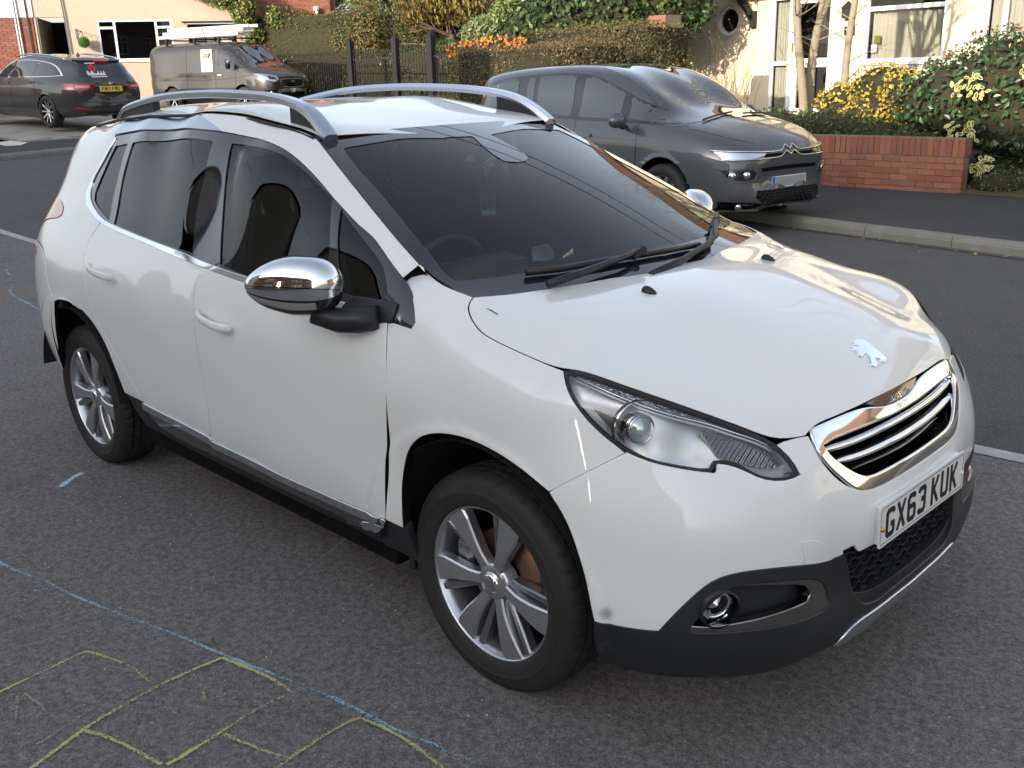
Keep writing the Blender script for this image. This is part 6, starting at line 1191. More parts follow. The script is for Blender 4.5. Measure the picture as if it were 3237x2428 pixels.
# separate leaves: the cream-edged sprays and the foremost green leaves
def leafmesh(name,edge,mid):
    V=[(-.5,0,0),(-.2,.24,.04),(.2,.25,.05),(.5,0,-.02),(.2,-.25,.05),(-.2,-.24,.04),(-.36,0,0),(-.15,.13,.02),(.15,.14,.02),(.36,0,0),(.15,-.14,.02),(-.15,-.13,.02)]
    F=[(i,(i+1)%6,(i+1)%6+6,i+6) for i in range(6)]+[(6,7,8,9),(6,9,10,11)]; me=bpy.data.meshes.new(name); me.from_pydata(V,[],F); me.materials.append(edge); me.materials.append(mid); me.polygons.foreach_set('material_index',[0]*6+[1]*2); return me
LV=leafmesh('leaf_cream',VAR[0],GD[2]); LV2=leafmesh('leaf_all_cream',VAR[0],VAR[1]); LGn=[leafmesh('leaf_green',m,GD[(k+1)%3]) for k,m in enumerate(GD[:3])]
def place_leaf(me,p,nrm,size,parent,name='leaf'):
    o=bpy.data.objects.new(name,me); COL.objects.link(o); o.parent=parent; o.location=p; q=Vector(nrm).to_track_quat('Z','Y')@Matrix.Rotation(R.uniform(0,6.28),4,'Z').to_quaternion(); o.rotation_euler=q.to_euler(); o.scale=(size,size,size)
clus=[(-2.0,10.42,1.30),(-1.85,10.40,1.42),(-1.75,10.40,1.22),(-1.25,10.45,1.48),(-1.05,10.45,1.45),(-.95,10.47,1.30),(-.55,10.5,1.75),(-.15,10.5,1.85),(-1.0,10.55,1.80),(-1.05,10.45,1.62),(-2.05,10.45,.78),(-1.75,10.3,.80),(-1.55,10.2,.35)]
nleaf=0
for cx,cy,cz in clus:
    for k in range(11):
        a=R.uniform(0,6.28); rr_=R.uniform(.01,.12); place_leaf(LV if R.random()<.75 else LV2,(cx+rr_*math.cos(a)+.8,cy-11.1-R.uniform(.0,.08),cz-.45+rr_*math.sin(a)),(R.uniform(-.5,.5),-1,R.uniform(0,.7)),R.uniform(.07,.10),ht_); nleaf+=1
C1,N1=in_blobs(B,2500,shell=.04,rough=.10); m1=(N1[:,1]<-.35)&(C1[:,2]>.0)&(C1[:,0]<2.0)&(N1[:,2]>-.5); C1=C1[m1][:145]; N1=N1[m1][:145]
for p,nn in zip(C1,N1): place_leaf(R.choice(LGn),tuple(p+nn*.03),(nn[0]+R.uniform(-.4,.4),nn[1],nn[2]+.3),R.uniform(.08,.11),ht_)
bm=bmesh.new(); rnd=random.Random(2)
for k in range(14):
    x=-1.4+.3*k; tube(bm,[(x,-.1,-.1),(x+rnd.uniform(-.1,.1),0,.4),(x+rnd.uniform(-.3,.3),-.2,.9)],[.02,.015,.008],5,cap=False)
o=bm_obj('hedge_stems',bm,BARKD,ht_); o['kind']='stuff'
shrub('golden_shrub','bright yellow leaved shrub between the tree trunks and the dark hedge','shrub',[(-3.5,11.6,1.30,.55,.5,.36),(-4.15,11.7,1.10,.45,.4,.30),(-3.05,11.3,1.18,.4,.4,.38),(-3.4,11.2,.95,.55,.35,.32)],3400,.065,GOLD,aspect=.6)
shrub('low_green_shrub','low mid green shrubs growing over the top of the brick wall','shrub',[(-4.6,10.6,.78,.6,.4,.30),(-3.8,10.5,.80,.6,.38,.28),(-3.1,10.45,.72,.55,.3,.24),(-5.6,10.6,.82,.6,.4,.32),(-2.5,10.4,.66,.4,.25,.16),(-6.6,10.8,.85,.7,.4,.35)],6500,.055,LG,aspect=.55)
shrub('verge_plants','leafy green weeds with a yellow edged sprig at the end of the brick wall','plant',[(-1.35,10.2,.22,.35,.25,.22),(-.7,10.3,.20,.45,.25,.18),(.2,10.3,.2,.6,.25,.2),(1.3,10.3,.2,.7,.3,.2)],3600,.045,LG,weights=[.2,.3,.4,.1],aspect=.5)
vp=thing('variegated_sprig','small cream edged leafy sprig beside the end of the brick wall','plant',(-1.48,10.05,.12))
for k in range(26):
    a=R.uniform(0,6.28); place_leaf(LV,(.16*math.cos(a)*R.random(),-.06*R.random(),.22+.2*R.random()),(math.cos(a)*.6,-1,R.uniform(0,1)),.085,vp)
bm=bmesh.new(); tube(bm,[(0,0,0),(.01,0,.2),(0,0,.38)],[.008,.006,.004],5); bm_obj('stem',bm,BARKD,vp)
# three-stemmed bare tree
tr_=thing('bare_tree','bare leafless tree with three slender grey trunks in front of the white porch','tree',(-4.7,11.8,.5))
rnd=random.Random(11)
for (x0,y0,x1,y1,z1,r0) in ((-.05,-.10,-.50,.15,2.5,.075),(-.25,.20,-.25,.45,1.75,.085),(.50,-.15,.42,.30,2.4,.062)):
    bm=bmesh.new(); pts=[Vector((x0+(x1-x0)*t+.02*math.sin(t*7+x0),y0+(y1-y0)*t,z1*t-.05)) for t in np.linspace(0,1,9)]; tube(bm,pts,[r0*(1-.28*t) for t in np.linspace(0,1,9)],12,cap=False)
    for k in (2,4,6): 
        p=pts[k]; tube(bm,[p,p+Vector((r0*1.05,-r0*.3,.02))],[r0*.28,r0*.2],6)
    o=bm_obj('trunk',bm,BARK,tr_,True)
    bm=bmesh.new(); top=pts[-1]; dv=(pts[-1]-pts[-3]).normalized()
    for k in range(4): branches(bm,top,dv+Vector((rnd.uniform(-.5,.5),rnd.uniform(-.5,.4),.5)),1.7,r0*.6,4,rnd,.55,.12,7,4,(2,3))
    for k in range(5):
        i=rnd.randint(3,7); branches(bm,pts[i],Vector((rnd.uniform(-.5,1),rnd.uniform(-1,.2),rnd.uniform(.1,.5))),.7,.010,2,rnd,.6,.08,5,4,(2,3))
    o=bm_obj('branch',bm,BARK,tr_,True); o['kind']='stuff'
# the side shoot that forks to the right on the middle trunk
# taller street trees whose bare crowns show in the glass and bonnet
for k,(x,y,h,s) in enumerate(((-2.2,13.2,3.2,21),(1.2,12.6,3.4,22),(4.5,13.6,3.5,23))):
    t=thing('bare_tree',['tall bare tree behind the variegated hedge','tall bare tree right of the hedge in the front gardens','tall bare tree at the far end of the front gardens'][k],'tree',(x,y,.4)); bm=bmesh.new(); rnd=random.Random(s); tube(bm,[(0,0,-.1),(.05,.05,h*.5),(0,0,h)],[.11,.09,.075],9,cap=False); bm_obj('trunk',bm,BARK,t,True)
    bm=bmesh.new()
    for j in range(5): branches(bm,Vector((0,0,h*rnd.uniform(.8,1))),Vector((rnd.uniform(-1,1),rnd.uniform(-1,1),rnd.uniform(.5,1.2))),2.3,.045,4,rnd,.6,.10,6,4,(2,3))
    o=bm_obj('branch',bm,BARK,t,True); o['kind']='stuff'
# twiggy shrub in front of the white wall
tw=thing('twiggy_shrub','bare twiggy shrub with pale buds against the cream wall below the round window','shrub',(-8.0,13.7,.55)); bm=bmesh.new(); rnd=random.Random(4); tips=[]
for k in range(46):
    a=rnd.uniform(0,6.28); branches(bm,Vector((.9*rnd.uniform(-1,1),.35*math.sin(a),0)),Vector((rnd.uniform(-.35,.35),rnd.uniform(-.3,.1),1)),rnd.uniform(.65,.95),.010,2,rnd,.35,.25,4,4,(2,4),tips)
o=bm_obj('twig',bm,mat('twig_tan',(.30,.23,.12),rough=.9),tw); o['kind']='stuff'
C0=np.array([t[0][:] for t in tips]); N0=np.array([t[1][:] for t in tips]); foliage('bud',C0,N0,.030,leaf_mats('bud',[(.42,.36,.17),(.35,.33,.12)]),tw,aspect=.6)
# clipped brown hedges
def hedge(name,label,loc,rz,bx,n,size,mats,weights=None,faces='ftlr',lump=.16,**kw):
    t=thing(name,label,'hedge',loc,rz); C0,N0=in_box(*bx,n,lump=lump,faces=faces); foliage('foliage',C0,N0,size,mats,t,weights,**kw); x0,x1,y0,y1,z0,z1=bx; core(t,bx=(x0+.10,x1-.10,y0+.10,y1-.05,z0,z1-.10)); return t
hedge('clipped_hedge','nearer clipped brown hedge behind the roof of the grey people carrier',(-11.0,10.15,.12),math.radians(-9),(0,3.6,0,1.1,0,1.98),16000,.045,BRN,lump=.17)
hedge('clipped_hedge','farther clipped greenish brown hedge beside the brick gate pier',(-11.6,11.6,.2),math.radians(-4),(1.0,4.15,0,1.2,0,2.20),13000,.050,BRN+OLV[:2],weights=[.2,.2,.2,.1,.15,.15],lump=.2)
hedge('conifer_hedge','tall olive green conifer hedge behind the iron railings',(-27.2,15.6,1.0),math.radians(33),(0,8.2,0,1.4,0,2.65),22000,.10,OLV,lump=.35,aspect=.35,droop=.3)
hedge('clipped_hedge','dark low hedge seen through the iron railings',(-22.6,16.2,.9),math.radians(10),(0,5.5,0,1.0,0,1.5),6000,.09,OLV+GD[:2],weights=[.1,.3,.1,.2,.15,.15],lump=.25)
# climbing plants, trees beyond
shrub('yellow_green_climber','yellow green climber growing on the cream house wall above the van','climber',[(-27.3,15.2,4.35,.75,.5,.55),(-26.9,15.6,3.85,.6,.4,.6),(-26.5,16.4,3.55,.5,.35,.4),(-26.8,15.9,3.1,.35,.3,.35),(-28.0,14.6,4.5,.5,.4,.35)],5200,.10,YG)
def tree(name,label,loc,h,r,blobs,n,size,mats,barkm=BARKD,stubs=False,weights=None,**kw):
    t=thing(name,label,'tree',loc); bm=bmesh.new(); tube(bm,[(0,0,-.2),(.08,0,h*.5),(0,.05,h)],[r,r*.8,r*.6],9,cap=False); rnd=random.Random(int(abs(loc[0])*7))
    for k in range(7): branches(bm,Vector((0,0,h*rnd.uniform(.6,1))),Vector((rnd.uniform(-1,1),rnd.uniform(-1,1),rnd.uniform(0,.9))),1.1,r*.35,1,rnd,.5,.0,6,4,(2,3))
    bm_obj('trunk',bm,barkm,t,True)
    if blobs: C0,N0=in_blobs(blobs,n,shell=.75,rough=.2); foliage('crown',C0,N0,size,mats,t,weights,**kw)
    return t
tree('weeping_conifer','weeping golden brown conifer with drooping sprays in front of the white shed',(-20.6,18.8,.9),1.9,.16,[(0,0,3.3,1.9,1.7,1.15),(-1.2,0,2.75,.9,.9,.75),(1.3,-.2,2.8,1.0,.9,.8),(.2,0,4.4,1.5,1.4,1.2)],16000,.20,CONI,aspect=.28,droop=2.2,jit=.5)
tree('russet_conifer','narrow russet and green conifer beside the railings',(-23.6,18.0,1.0),1.0,.10,[(0,0,1.7,.72,.65,1.7),(.15,-.1,.9,.75,.7,.9)],8000,.10,RED+OLV[:2],weights=[.25,.2,.2,.2,.15])
tree('pollarded_tree','pale lopped trunks with yellow green leaves above the conifer hedge',(-26.6,19.2,1.1),1.6,.2,[(-.6,0,3.3,1.0,.9,1.0),(.9,.3,3.6,.8,.8,1.1),(-.2,.2,4.3,1.2,1.0,.7)],4200,.15,YG,barkm=mat('pale_lopped_wood',(.48,.38,.27),rough=.9))
tree('dark_tree','dense dark tree filling the gap behind the garden',(-30,28,1.0),3,.3,[(0,0,4.5,4.5,3,3.2),(6,1,4.2,4,3,3.0),(-5,1,4,3,3,3)],14000,.28,IVY)
tree('dark_tree','dense dark evergreen at the back of the gardens on the right',(-18,28,1.0),3,.3,[(0,0,4.2,4.5,3,3.2),(6,1,4.5,4,3,3.4)],12000,.28,OLV+IVY[:2],weights=[.2,.2,.1,.2,.15,.15])
shrub('ivy_mass','mass of dark glossy ivy and shrubs climbing above the brown hedges','ivy',[(-12.2,14.9,2.6,1.0,.9,1.1),(-11.0,15.0,3.1,1.2,.9,1.2),(-9.9,15.2,3.3,1.1,.8,1.3),(-13.4,14.8,2.4,1.1,.8,.75),(-11.9,15.2,4.0,1.6,.8,.9)],15000,.12,IVY,aspect=.75)
shrub('pale_green_shrub','pale green large leaved shrub left of the ivy','shrub',[(-14.6,14.6,2.45,.75,.6,.5),(-14.0,14.7,2.9,.5,.5,.4)],3000,.13,leaf_mats('pale_leaf',[(.20,.26,.10),(.13,.19,.06),(.28,.32,.14)]),aspect=.4)
t=shrub('brown_thicket','tangle of reddish brown twigs beside the cream house','shrub',[(-11.6,16.6,2.2,.6,.6,1.9),(-11.8,16.8,3.9,.7,.6,.9)],6500,.09,BRN+RED[:1],weights=[.3,.25,.1,.15,.2],aspect=.2)
ob=thing('orange_berry_bush','low bush covered in orange berries behind the nearer brown hedge','bush',(-13.2,13.4,1.9)); C0,N0=in_blobs([(0,0,.25,1.5,.35,.26),(1.2,0,.22,.8,.3,.2)],1500,shell=.3); foliage('berry',C0,N0,.07,ORG+OLV[:1],ob,weights=[.4,.3,.3],aspect=.9); core(ob,[(0,0,.22,1.5,.35,.22)])
t=thing('broken_twigs','pale tangle of dry twigs on the end of the nearer brown hedge','twigs',(-10.9,9.95,.2)); bm=bmesh.new(); rnd=random.Random(9)
for k in range(40): branches(bm,Vector((rnd.uniform(-.1,.5),rnd.uniform(-.05,.05),rnd.uniform(0,1.0))),Vector((rnd.uniform(-.7,.5),-1,rnd.uniform(.2,1.2))),.28,.006,1,rnd,.6,.1,3,3,(2,3))
o=bm_obj('twig',bm,mat('dry_twig',(.48,.36,.18),rough=.9),t); o['kind']='stuff'

# ---------------------------------------------------------------- houses
def frame_az(o,az):
    a=math.radians(az); return frame(o,(math.cos(a),math.sin(a),0),(0,0,1))      # x along the wall, y up, z towards the street
CREAM=mat('cream_render',(.62,.56,.45),rough=.92,bump=(28,.7,.012),var=(1.3,.6,(.56,.50,.39))); PINKR=mat('pinkish_render',(.50,.42,.34),rough=.92,bump=(22,.8,.014),var=(.9,.6,(.44,.37,.30)))
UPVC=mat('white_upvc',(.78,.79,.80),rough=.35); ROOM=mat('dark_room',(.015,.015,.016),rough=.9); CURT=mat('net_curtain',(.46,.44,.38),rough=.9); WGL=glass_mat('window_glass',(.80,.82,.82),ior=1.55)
TILE=mat('brown_roof_tile',(.12,.065,.045),rough=.8,var=(6,.5,(.17,.095,.065)),bump=(16,.5,.02)); FASC=mat('dark_fascia',(.02,.02,.02),rough=.6)
def wall_sheet(name,outl,holes,th,M,m,parent,reveal=None):
    """wall with real openings and reveals"""
    L=[np.array(outl,float)]+[np.array(h,float) for h in holes]; V2,F=tri2d(L,5.0); n=len(V2); V=[(x,y,0) for x,y in V2]+[(x,y,-th) for x,y in V2]
    Fs=[tuple(f) for f in F]+[tuple(f[::-1]+n) for f in F]; ed={(a,b) for f in F for a,b in ((f[0],f[1]),(f[1],f[2]),(f[2],f[0]))}
    for a,b in ed:
        if (b,a) not in ed: Fs.append((b,a,a+n,b+n))
    V=[(M@Vector(v))[:] for v in V]; return mesh_obj(name,V,Fs,m,parent)
def rect(x0,x1,y0,y1): return [(x0,y0),(x1,y0),(x1,y1),(x0,y1)]
def mbox(name,x0,x1,y0,y1,z0,z1,M,m,parent,bev=0):
    bm=bmesh.new(); box(bm,x0,x1,y0,y1,z0,z1,bev=bev)
    for v in bm.verts: v.co=M@v.co
    bmesh.ops.recalc_face_normals(bm,faces=bm.faces); return bm_obj(name,bm,m,parent)
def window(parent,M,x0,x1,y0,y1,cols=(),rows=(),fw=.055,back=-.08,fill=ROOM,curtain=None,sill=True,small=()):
    """framed window: frame part with panes below it; cols/rows are mullion positions"""
    f=slab('window',rect(x0,x1,y0,y1),.05,M@Matrix.Translation((0,0,back)),UPVC,parent,hole=rect(x0+fw,x1-fw,y0+fw,y1-fw))
    for c in cols: mbox('mullion',c-fw*.6,c+fw*.6,y0+fw,y1-fw,back+.002,back+.052,M,UPVC,f)
    for (xa,xb,y) in rows: mbox('transom',xa+.002,xb-.002,y-fw*.6,y+fw*.6,back+.003,back+.051,M,UPVC,f)
    g=mesh_obj('pane',[(M@Vector(v))[:] for v in ((x0+fw*.8,y0+fw*.8,back+.02),(x1-fw*.8,y0+fw*.8,back+.02),(x1-fw*.8,y1-fw*.8,back+.02),(x0+fw*.8,y1-fw*.8,back+.02))],[(0,1,2,3)],WGL,f)
    if curtain:
        V=[];F=[]; xa,xb,ya,yb=curtain; k=60
        for i in range(k+1):
            x=xa+(xb-xa)*i/k; z=back-.10+.035*math.sin(i*1.7)+.015*math.sin(i*.61); V+=[(x,ya,z),(x,yb,z)]
        F=[(2*i,2*i+2,2*i+3,2*i+1) for i in range(k)]; mesh_obj('curtain',[(M@Vector(v))[:] for v in V],F,CURT,f,True)
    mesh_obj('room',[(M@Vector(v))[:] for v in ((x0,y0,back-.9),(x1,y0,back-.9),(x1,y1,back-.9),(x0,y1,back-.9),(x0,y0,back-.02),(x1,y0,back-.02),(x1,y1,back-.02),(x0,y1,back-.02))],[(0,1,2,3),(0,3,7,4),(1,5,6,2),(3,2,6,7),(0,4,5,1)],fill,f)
    if sill: mbox('sill',x0-.06,x1+.06,y0-.05,y0-.002,back+.01,.05,M,UPVC,f)
    return f
def roof(parent,M,x0,x1,y0,d,h,over=.35,tiles=None,m=None):
    """pitched roof over a depth d behind the wall; ridge at height h above the eaves; slopes are built of courses of tiles"""
    V=[];F=[]; n=tiles or 14
    for s in (0,1):
        for k in range(n):
            t0=k/n; t1=(k+1)/n; f=lambda t:(over-(over+d/2)*t, y0+(h)*t)
            za,ya=f(t0); zb,yb=f(t1)
            if s: za=-d-za; zb=-d-zb
            q=len(V); V+=[(x0-over,ya,za),(x1+over,ya,za),(x1+over,yb,zb),(x0-over,yb,zb),(x0-over,ya+.035,za),(x1+over,ya+.035,za)]; F+=[(q+4,q+5,q+2,q+3),(q,q+1,q+5,q+4)]
    V=[(M@Vector(v))[:] for v in V]; o=mesh_obj('roof',V,F,m or TILE,parent)
    for xx in (x0,x1): mesh_obj('gable',[(M@Vector(v))[:] for v in ((xx,y0-.02,0),(xx,y0-.02,-d),(xx,y0+h*.93,-d/2))],[(0,1,2)],CREAM,parent)
    mbox('gutter',x0-over,x1+over,y0-.06,y0+.03,over-.02,over+.08,M,FASC,parent)
    return o
def brickwork(name,M,polys,parent,mats_=BR,l=.215,h=.065,j=.010,out=.012,mort=None,holes=()):
    """courses of separate bricks standing proud of the mortar, joined into one part"""
    V=[];F=[];fm=[]
    for (x0,x1,y0,y1) in polys:
        y=y0; c=0
        while y<y1-.02:
            x=x0-(.1125 if c%2 else 0)
            while x<x1-.01:
                a=max(x,x0)+j/2; b=min(x+l,x1); t=min(y+h,y1)
                if b-a>.02 and not any(a<hx1 and b>hx0 and y<hy1 and t>hy0 for hx0,hx1,hy0,hy1 in holes):
                    k=len(V); e=R.uniform(-.003,.003)+out; V+=[(a,y,e),(b,y,e),(b,t,e),(a,t,e),(a,y,0),(b,y,0),(b,t,0),(a,t,0)]; q=[(0,1,2,3),(0,4,5,1),(1,5,6,2),(2,6,7,3),(3,7,4,0)]; F+=[tuple(i+k for i in f) for f in q]; fm+=[R.randrange(len(mats_))]*5
                x+=l+j
            y+=h+j; c+=1
    V=[(M@Vector(v))[:] for v in V]; o=mesh_obj(name,V,F,parent=parent,mats=list(mats_),fm=fm); o['kind']='stuff'; return o
# ---- cream house on the right with porch and round window
MR_=frame_az((-7.93,16.77,0),-7); hr=thing('house','cream rendered house with round porthole window, glazed white door and number 94','house',(-7.93,16.77,.6)); hr_inv=hr
def par(o): return o
def rootM(root,M): return Matrix.Translation(-Vector(root.location))@M
M_=rootM(hr,MR_)
circ=[(-1.70+.30*math.cos(a),2.60+.30*math.sin(a)) for a in [2*math.pi*k/32 for k in range(32)]]
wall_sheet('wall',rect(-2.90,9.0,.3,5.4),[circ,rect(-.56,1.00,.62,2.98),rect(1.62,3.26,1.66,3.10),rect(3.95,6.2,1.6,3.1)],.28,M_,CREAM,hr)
mbox('side_wall',-2.895,-2.6,.3,5.4,-6.5,-.285,M_,CREAM,hr)
cr2=[(-1.70+.235*math.cos(a),2.60+.235*math.sin(a)) for a in [2*math.pi*k/32 for k in range(32)]]; cr1=[(-1.70+.36*math.cos(a),2.60+.36*math.sin(a)) for a in [2*math.pi*k/32 for k in range(32)]]
rw=slab('round_window',cr1,.035,M_@Matrix.Translation((0,0,-.012)),CREAM,hr,hole=circ); slab('frame',circ,.06,M_@Matrix.Translation((0,0,-.10)),UPVC,rw,hole=cr2)
mesh_obj('pane',[(M_@Vector((x,y,-.07)))[:] for x,y in cr2],[tuple(range(32))],WGL,rw); mesh_obj('room',[(M_@Vector((x,y,z)))[:] for x,y,z in ((-2.2,2.2,-.5),(-1.2,2.2,-.5),(-1.2,3.0,-.5),(-2.2,3.0,-.5))],[(0,1,2,3)],mat('porch_inside',(.10,.075,.04),rough=.9,var=(3,.3,(.02,.02,.015))),rw)
# door set: side light and door
window(hr,M_,-.56,-.06,.62,2.98,(),((-.50,-.12,1.69),),.065,-.06,curtain=(-.5,-.15,.7,2.9),sill=False)
dr_=slab('door',rect(-.055,.99,.62,2.98),.06,M_@Matrix.Translation((0,0,-.07)),UPVC,hr,hole=rect(.11,.83,.80,2.82)); mbox('mid_rail',.112,.828,1.60,1.77,-.068,-.008,M_,UPVC,dr_)
mesh_obj('pane',[(M_@Vector(v))[:] for v in ((.1,.78,-.045),(.84,.78,-.045),(.84,2.84,-.045),(.1,2.84,-.045))],[(0,1,2,3)],WGL,dr_); mesh_obj('room',[(M_@Vector(v))[:] for v in ((.0,.7,-1.1),(1.0,.7,-1.1),(1.0,2.9,-1.1),(.0,2.9,-1.1))],[(0,1,2,3)],MATS['porch_inside'],dr_)
mbox('letterbox',.32,.62,1.635,1.70,-.007,.008,M_,mat('grey_metal',(.5,.5,.5),rough=.35,metal=.8),dr_,bev=0); mbox('door_handle',-.01,.02,1.9,2.08,-.01,.03,M_,mat('brass_handle',(.6,.42,.16),rough=.3,metal=1),dr_)
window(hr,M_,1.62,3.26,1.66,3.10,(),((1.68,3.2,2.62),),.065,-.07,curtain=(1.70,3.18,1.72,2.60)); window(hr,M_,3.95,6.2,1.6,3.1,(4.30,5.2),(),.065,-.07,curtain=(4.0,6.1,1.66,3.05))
mbox('window_box',1.80,1.93,2.0,2.14,-.088,-.078,M_,mat('green_sign',(.20,.22,.02),rough=.5),hr); mbox('paper',1.74,1.86,1.84,1.98,-.092,-.084,M_,UPVC,hr)
# canopy bracket, lamp, number
bm=bmesh.new(); a=Vector((-1.42,3.35,.42)); 
for p,q,w in (((-1.35,3.2,.30),(-1.00,2.60,.06),.055),((-1.00,2.75,.04),(-1.00,2.42,.04),.06)):
    p=Vector(p); q=Vector(q); d=(q-p).normalized(); s=d.cross(Vector((0,0,1))).normalized()*w; t=d.cross(s).normalized()*w; vs=[bm.verts.new(M_@v) for v in (p+s+t,p-s+t,p-s-t,p+s-t,q+s+t,q-s+t,q-s-t,q+s-t)]
    for f in ((3,2,1,0),(4,5,6,7),(0,1,5,4),(1,2,6,5),(2,3,7,6),(3,0,4,7)): bm.faces.new([vs[i] for i in f])
bm_obj('canopy_bracket',bm,FASC,hr)
mbox('porch_canopy',-1.6,1.5,3.16,3.30,-.02,.75,M_,UPVC,hr)
ln=mbox('wall_lantern',1.20,1.38,2.48,2.66,.02,.16,M_,FASC,hr); bm=bmesh.new(); vs=[bm.verts.new(M_@Vector(v)) for v in ((1.18,2.66,.0),(1.40,2.66,.0),(1.40,2.66,.18),(1.18,2.66,.18),(1.29,2.80,.09))]
for f in ((0,1,4),(1,2,4),(2,3,4),(3,0,4),(3,2,1,0)): bm.faces.new([vs[i] for i in f])
bm_obj('lantern_top',bm,FASC,ln)
np_=mbox('number_sign',1.19,1.42,2.17,2.335,.0,.018,M_,mat('sign_slate',(.02,.025,.035),rough=.4),hr); text_obj('sign_lettering','94',.15,M_@Matrix.Translation((1.305,2.25,.0185)),UPVC,np_,ext=.001)
roof(hr,M_,-2.9,9.0,5.4,7.0,2.6)
# ---- left terrace: passage, cream house, brick house
ML=frame_az((-29.44,12.94,0),60)
def LH(name,label,x,z=.9): 
    p=ML@Vector((x,z,0)); t=thing(name,label,'house',p); return t,rootM(t,ML)
h1,M1=LH('house','pinkish cream rendered house with wide white window and covered passage on its left',0)
wall_sheet('wall',[(-2.80,.7),(3.56,.7),(3.56,5.9),(-2.80,5.9)],[rect(-.97,1.30,2.36,3.60),rect(-2.75,-1.90,.75,3.70),rect(1.75,3.30,.9,3.48)],.25,M1,PINKR,h1)
f=window(h1,M1,-.97,1.30,2.36,3.60,(-.46,.80),((-.91,-.49,3.36),(.83,1.24,3.36)),.06,-.06,curtain=(.82,1.22,2.42,3.3))
mbox('passage_wall',-2.74,-2.72,.75,3.7,-3,-.26,M1,MATS['wall_mortar'],h1); mbox('passage_inner_wall',-1.93,-1.905,.75,3.7,-3,-.26,M1,PINKR,h1); mbox('passage_end',-2.75,-1.9,.75,3.7,-3.05,-3.0,M1,ROOM,h1)
bm=bmesh.new()
for k in range(9):
    x=-2.68+.085*k; hgt=2.05+.35*math.sin(math.pi*min(1,(k+.5)/9)*.9); tube(bm,[M1@Vector((x,.9,-.5)),M1@Vector((x,hgt,-.5))],.012,5)
tube(bm,[M1@Vector((-2.72+.095*k,2.05+.42*math.sin(math.pi*k/8*.55+.2),-.5)) for k in range(9)],.016,5); bm_obj('passage_gate',bm,FASC,h1)
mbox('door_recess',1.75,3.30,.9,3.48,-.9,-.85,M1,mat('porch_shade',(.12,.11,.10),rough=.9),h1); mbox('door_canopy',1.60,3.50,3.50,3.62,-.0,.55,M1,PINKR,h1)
mbox('door',1.9,2.55,.95,3.2,-.80,-.76,M1,UPVC,h1); mbox('door',2.65,3.2,.95,3.3,-.80,-.76,M1,UPVC,h1)
bm=bmesh.new(); tube(bm,[M1@Vector((-1.84,.8,.05)),M1@Vector((-1.90,3.70,.05)),M1@Vector((-2.0,5.8,.05))],.022,6); bm_obj('cable',bm,MATS['porch_shade'],h1)
roof(h1,M1,-6.5,3.56,5.9,8,3.0)
h2,M2=LH('house','dark red brick house at the far left with white bay window and white upper storey',-4.6)
brickwork('brickwork',M2,[(-8,-2.83,.9,3.70)],h2,mats_=BR[:2]+BR[3:]); mbox('wall',-8,-2.83,.7,3.70,-.25,.0,M2,MOR,h2); mbox('upper_wall',-8,-2.80,3.70,5.9,-.25,.03,M2,mat('white_render',(.62,.62,.60),rough=.9,bump=(25,.6,.01)),h2)
bm=bmesh.new()
for dx in (-.30,-.22): tube(bm,[M2@Vector((-3.0+dx,.9,.06)),M2@Vector((-3.05+dx,5.8,.06))],.022,6)
bm_obj('downpipe',bm,UPVC,h2)
bm=bmesh.new(); tube(bm,[M2@Vector((-2.95,.9,.05)),M2@Vector((-3.0,5.8,.05))],.02,6); bm_obj('cable',bm,FASC,h2)
# bay closer to the street
MB=frame_az((-24.1,5.25,0),78); bay=thing('bay_window','white framed bay window with blind over a rendered plinth at the left edge','bay window',(-24.1,5.25,.8)); Mb=rootM(bay,MB)
mbox('plinth',-3,1.10,.6,1.22,-.8,.03,Mb,mat('painted_plinth',(.50,.53,.50),rough=.8,var=(3,.5,(.42,.45,.42))),bay); brickwork('brickwork',Mb,[(-3,1.10,1.22,2.22)],bay,mats_=[BR[2],BR[0],BR[2]]); mbox('wall',-3,1.095,1.22,2.22,-.8,.0,Mb,MOR,bay)
window(bay,Mb,-2.2,.80,2.26,3.55,(-.9,),(),.07,.0,sill=True,fill=ROOM); mbox('bay_roof',-3,1.0,3.58,3.72,-.8,.12,Mb,UPVC,bay)
bm=bmesh.new()
for k in range(16): box(bm,-2.1,.72,2.36+k*.072,2.37+k*.072+.035,-.12,-.09,M=None)
for v in bm.verts: v.co=Mb@v.co
o=bm_obj('blind',bm,CURT,bay); o['kind']='stuff'
h3,M3=LH('house','orange red brick house with white window and floodlight behind the van',5)
brickwork('brickwork',M3,[(3.60,6.60,2.0,5.9)],h3,mats_=[BR[2],BR[0],BR[2],BR[3]],holes=[(4.35,5.75,2.2,3.38)]); wall_sheet('wall',rect(3.60,6.60,.9,5.9),[rect(4.35,5.75,2.2,3.36)],.25,M3,MOR,h3); window(h3,M3,4.35,5.75,2.2,3.36,(5.05,),(),.07,-.05)
mbox('lintel',4.05,5.95,3.40,3.56,-.01,.03,M3,KM,h3); mbox('gable_wall',6.35,6.60,.9,5.9,-6,-.255,M3,BR[0],h3)
bm=bmesh.new(); tube(bm,[M3@Vector((6.42,1,.10)),M3@Vector((6.42,5.8,.10))],.045,8); bm_obj('downpipe',bm,FASC,h3)
fl_=thing('floodlight','small white security floodlight on the orange brick wall','floodlight',M3@Vector((5.95,3.86,.1))+Vector(h3.location)); bm=bmesh.new(); box(bm,-.10,.10,-.06,.04,-.05,.07,bev=.01); bm_obj('lamp_head',bm,UPVC,fl_); bm=bmesh.new(); bmesh.ops.create_uvsphere(bm,u_segments=12,v_segments=8,radius=.055); o=bm_obj('sensor',bm,UPVC,fl_,True); o.location=(.02,0,-.11)
roof(h3,M3,3.6,6.6,5.9,7,2.8)
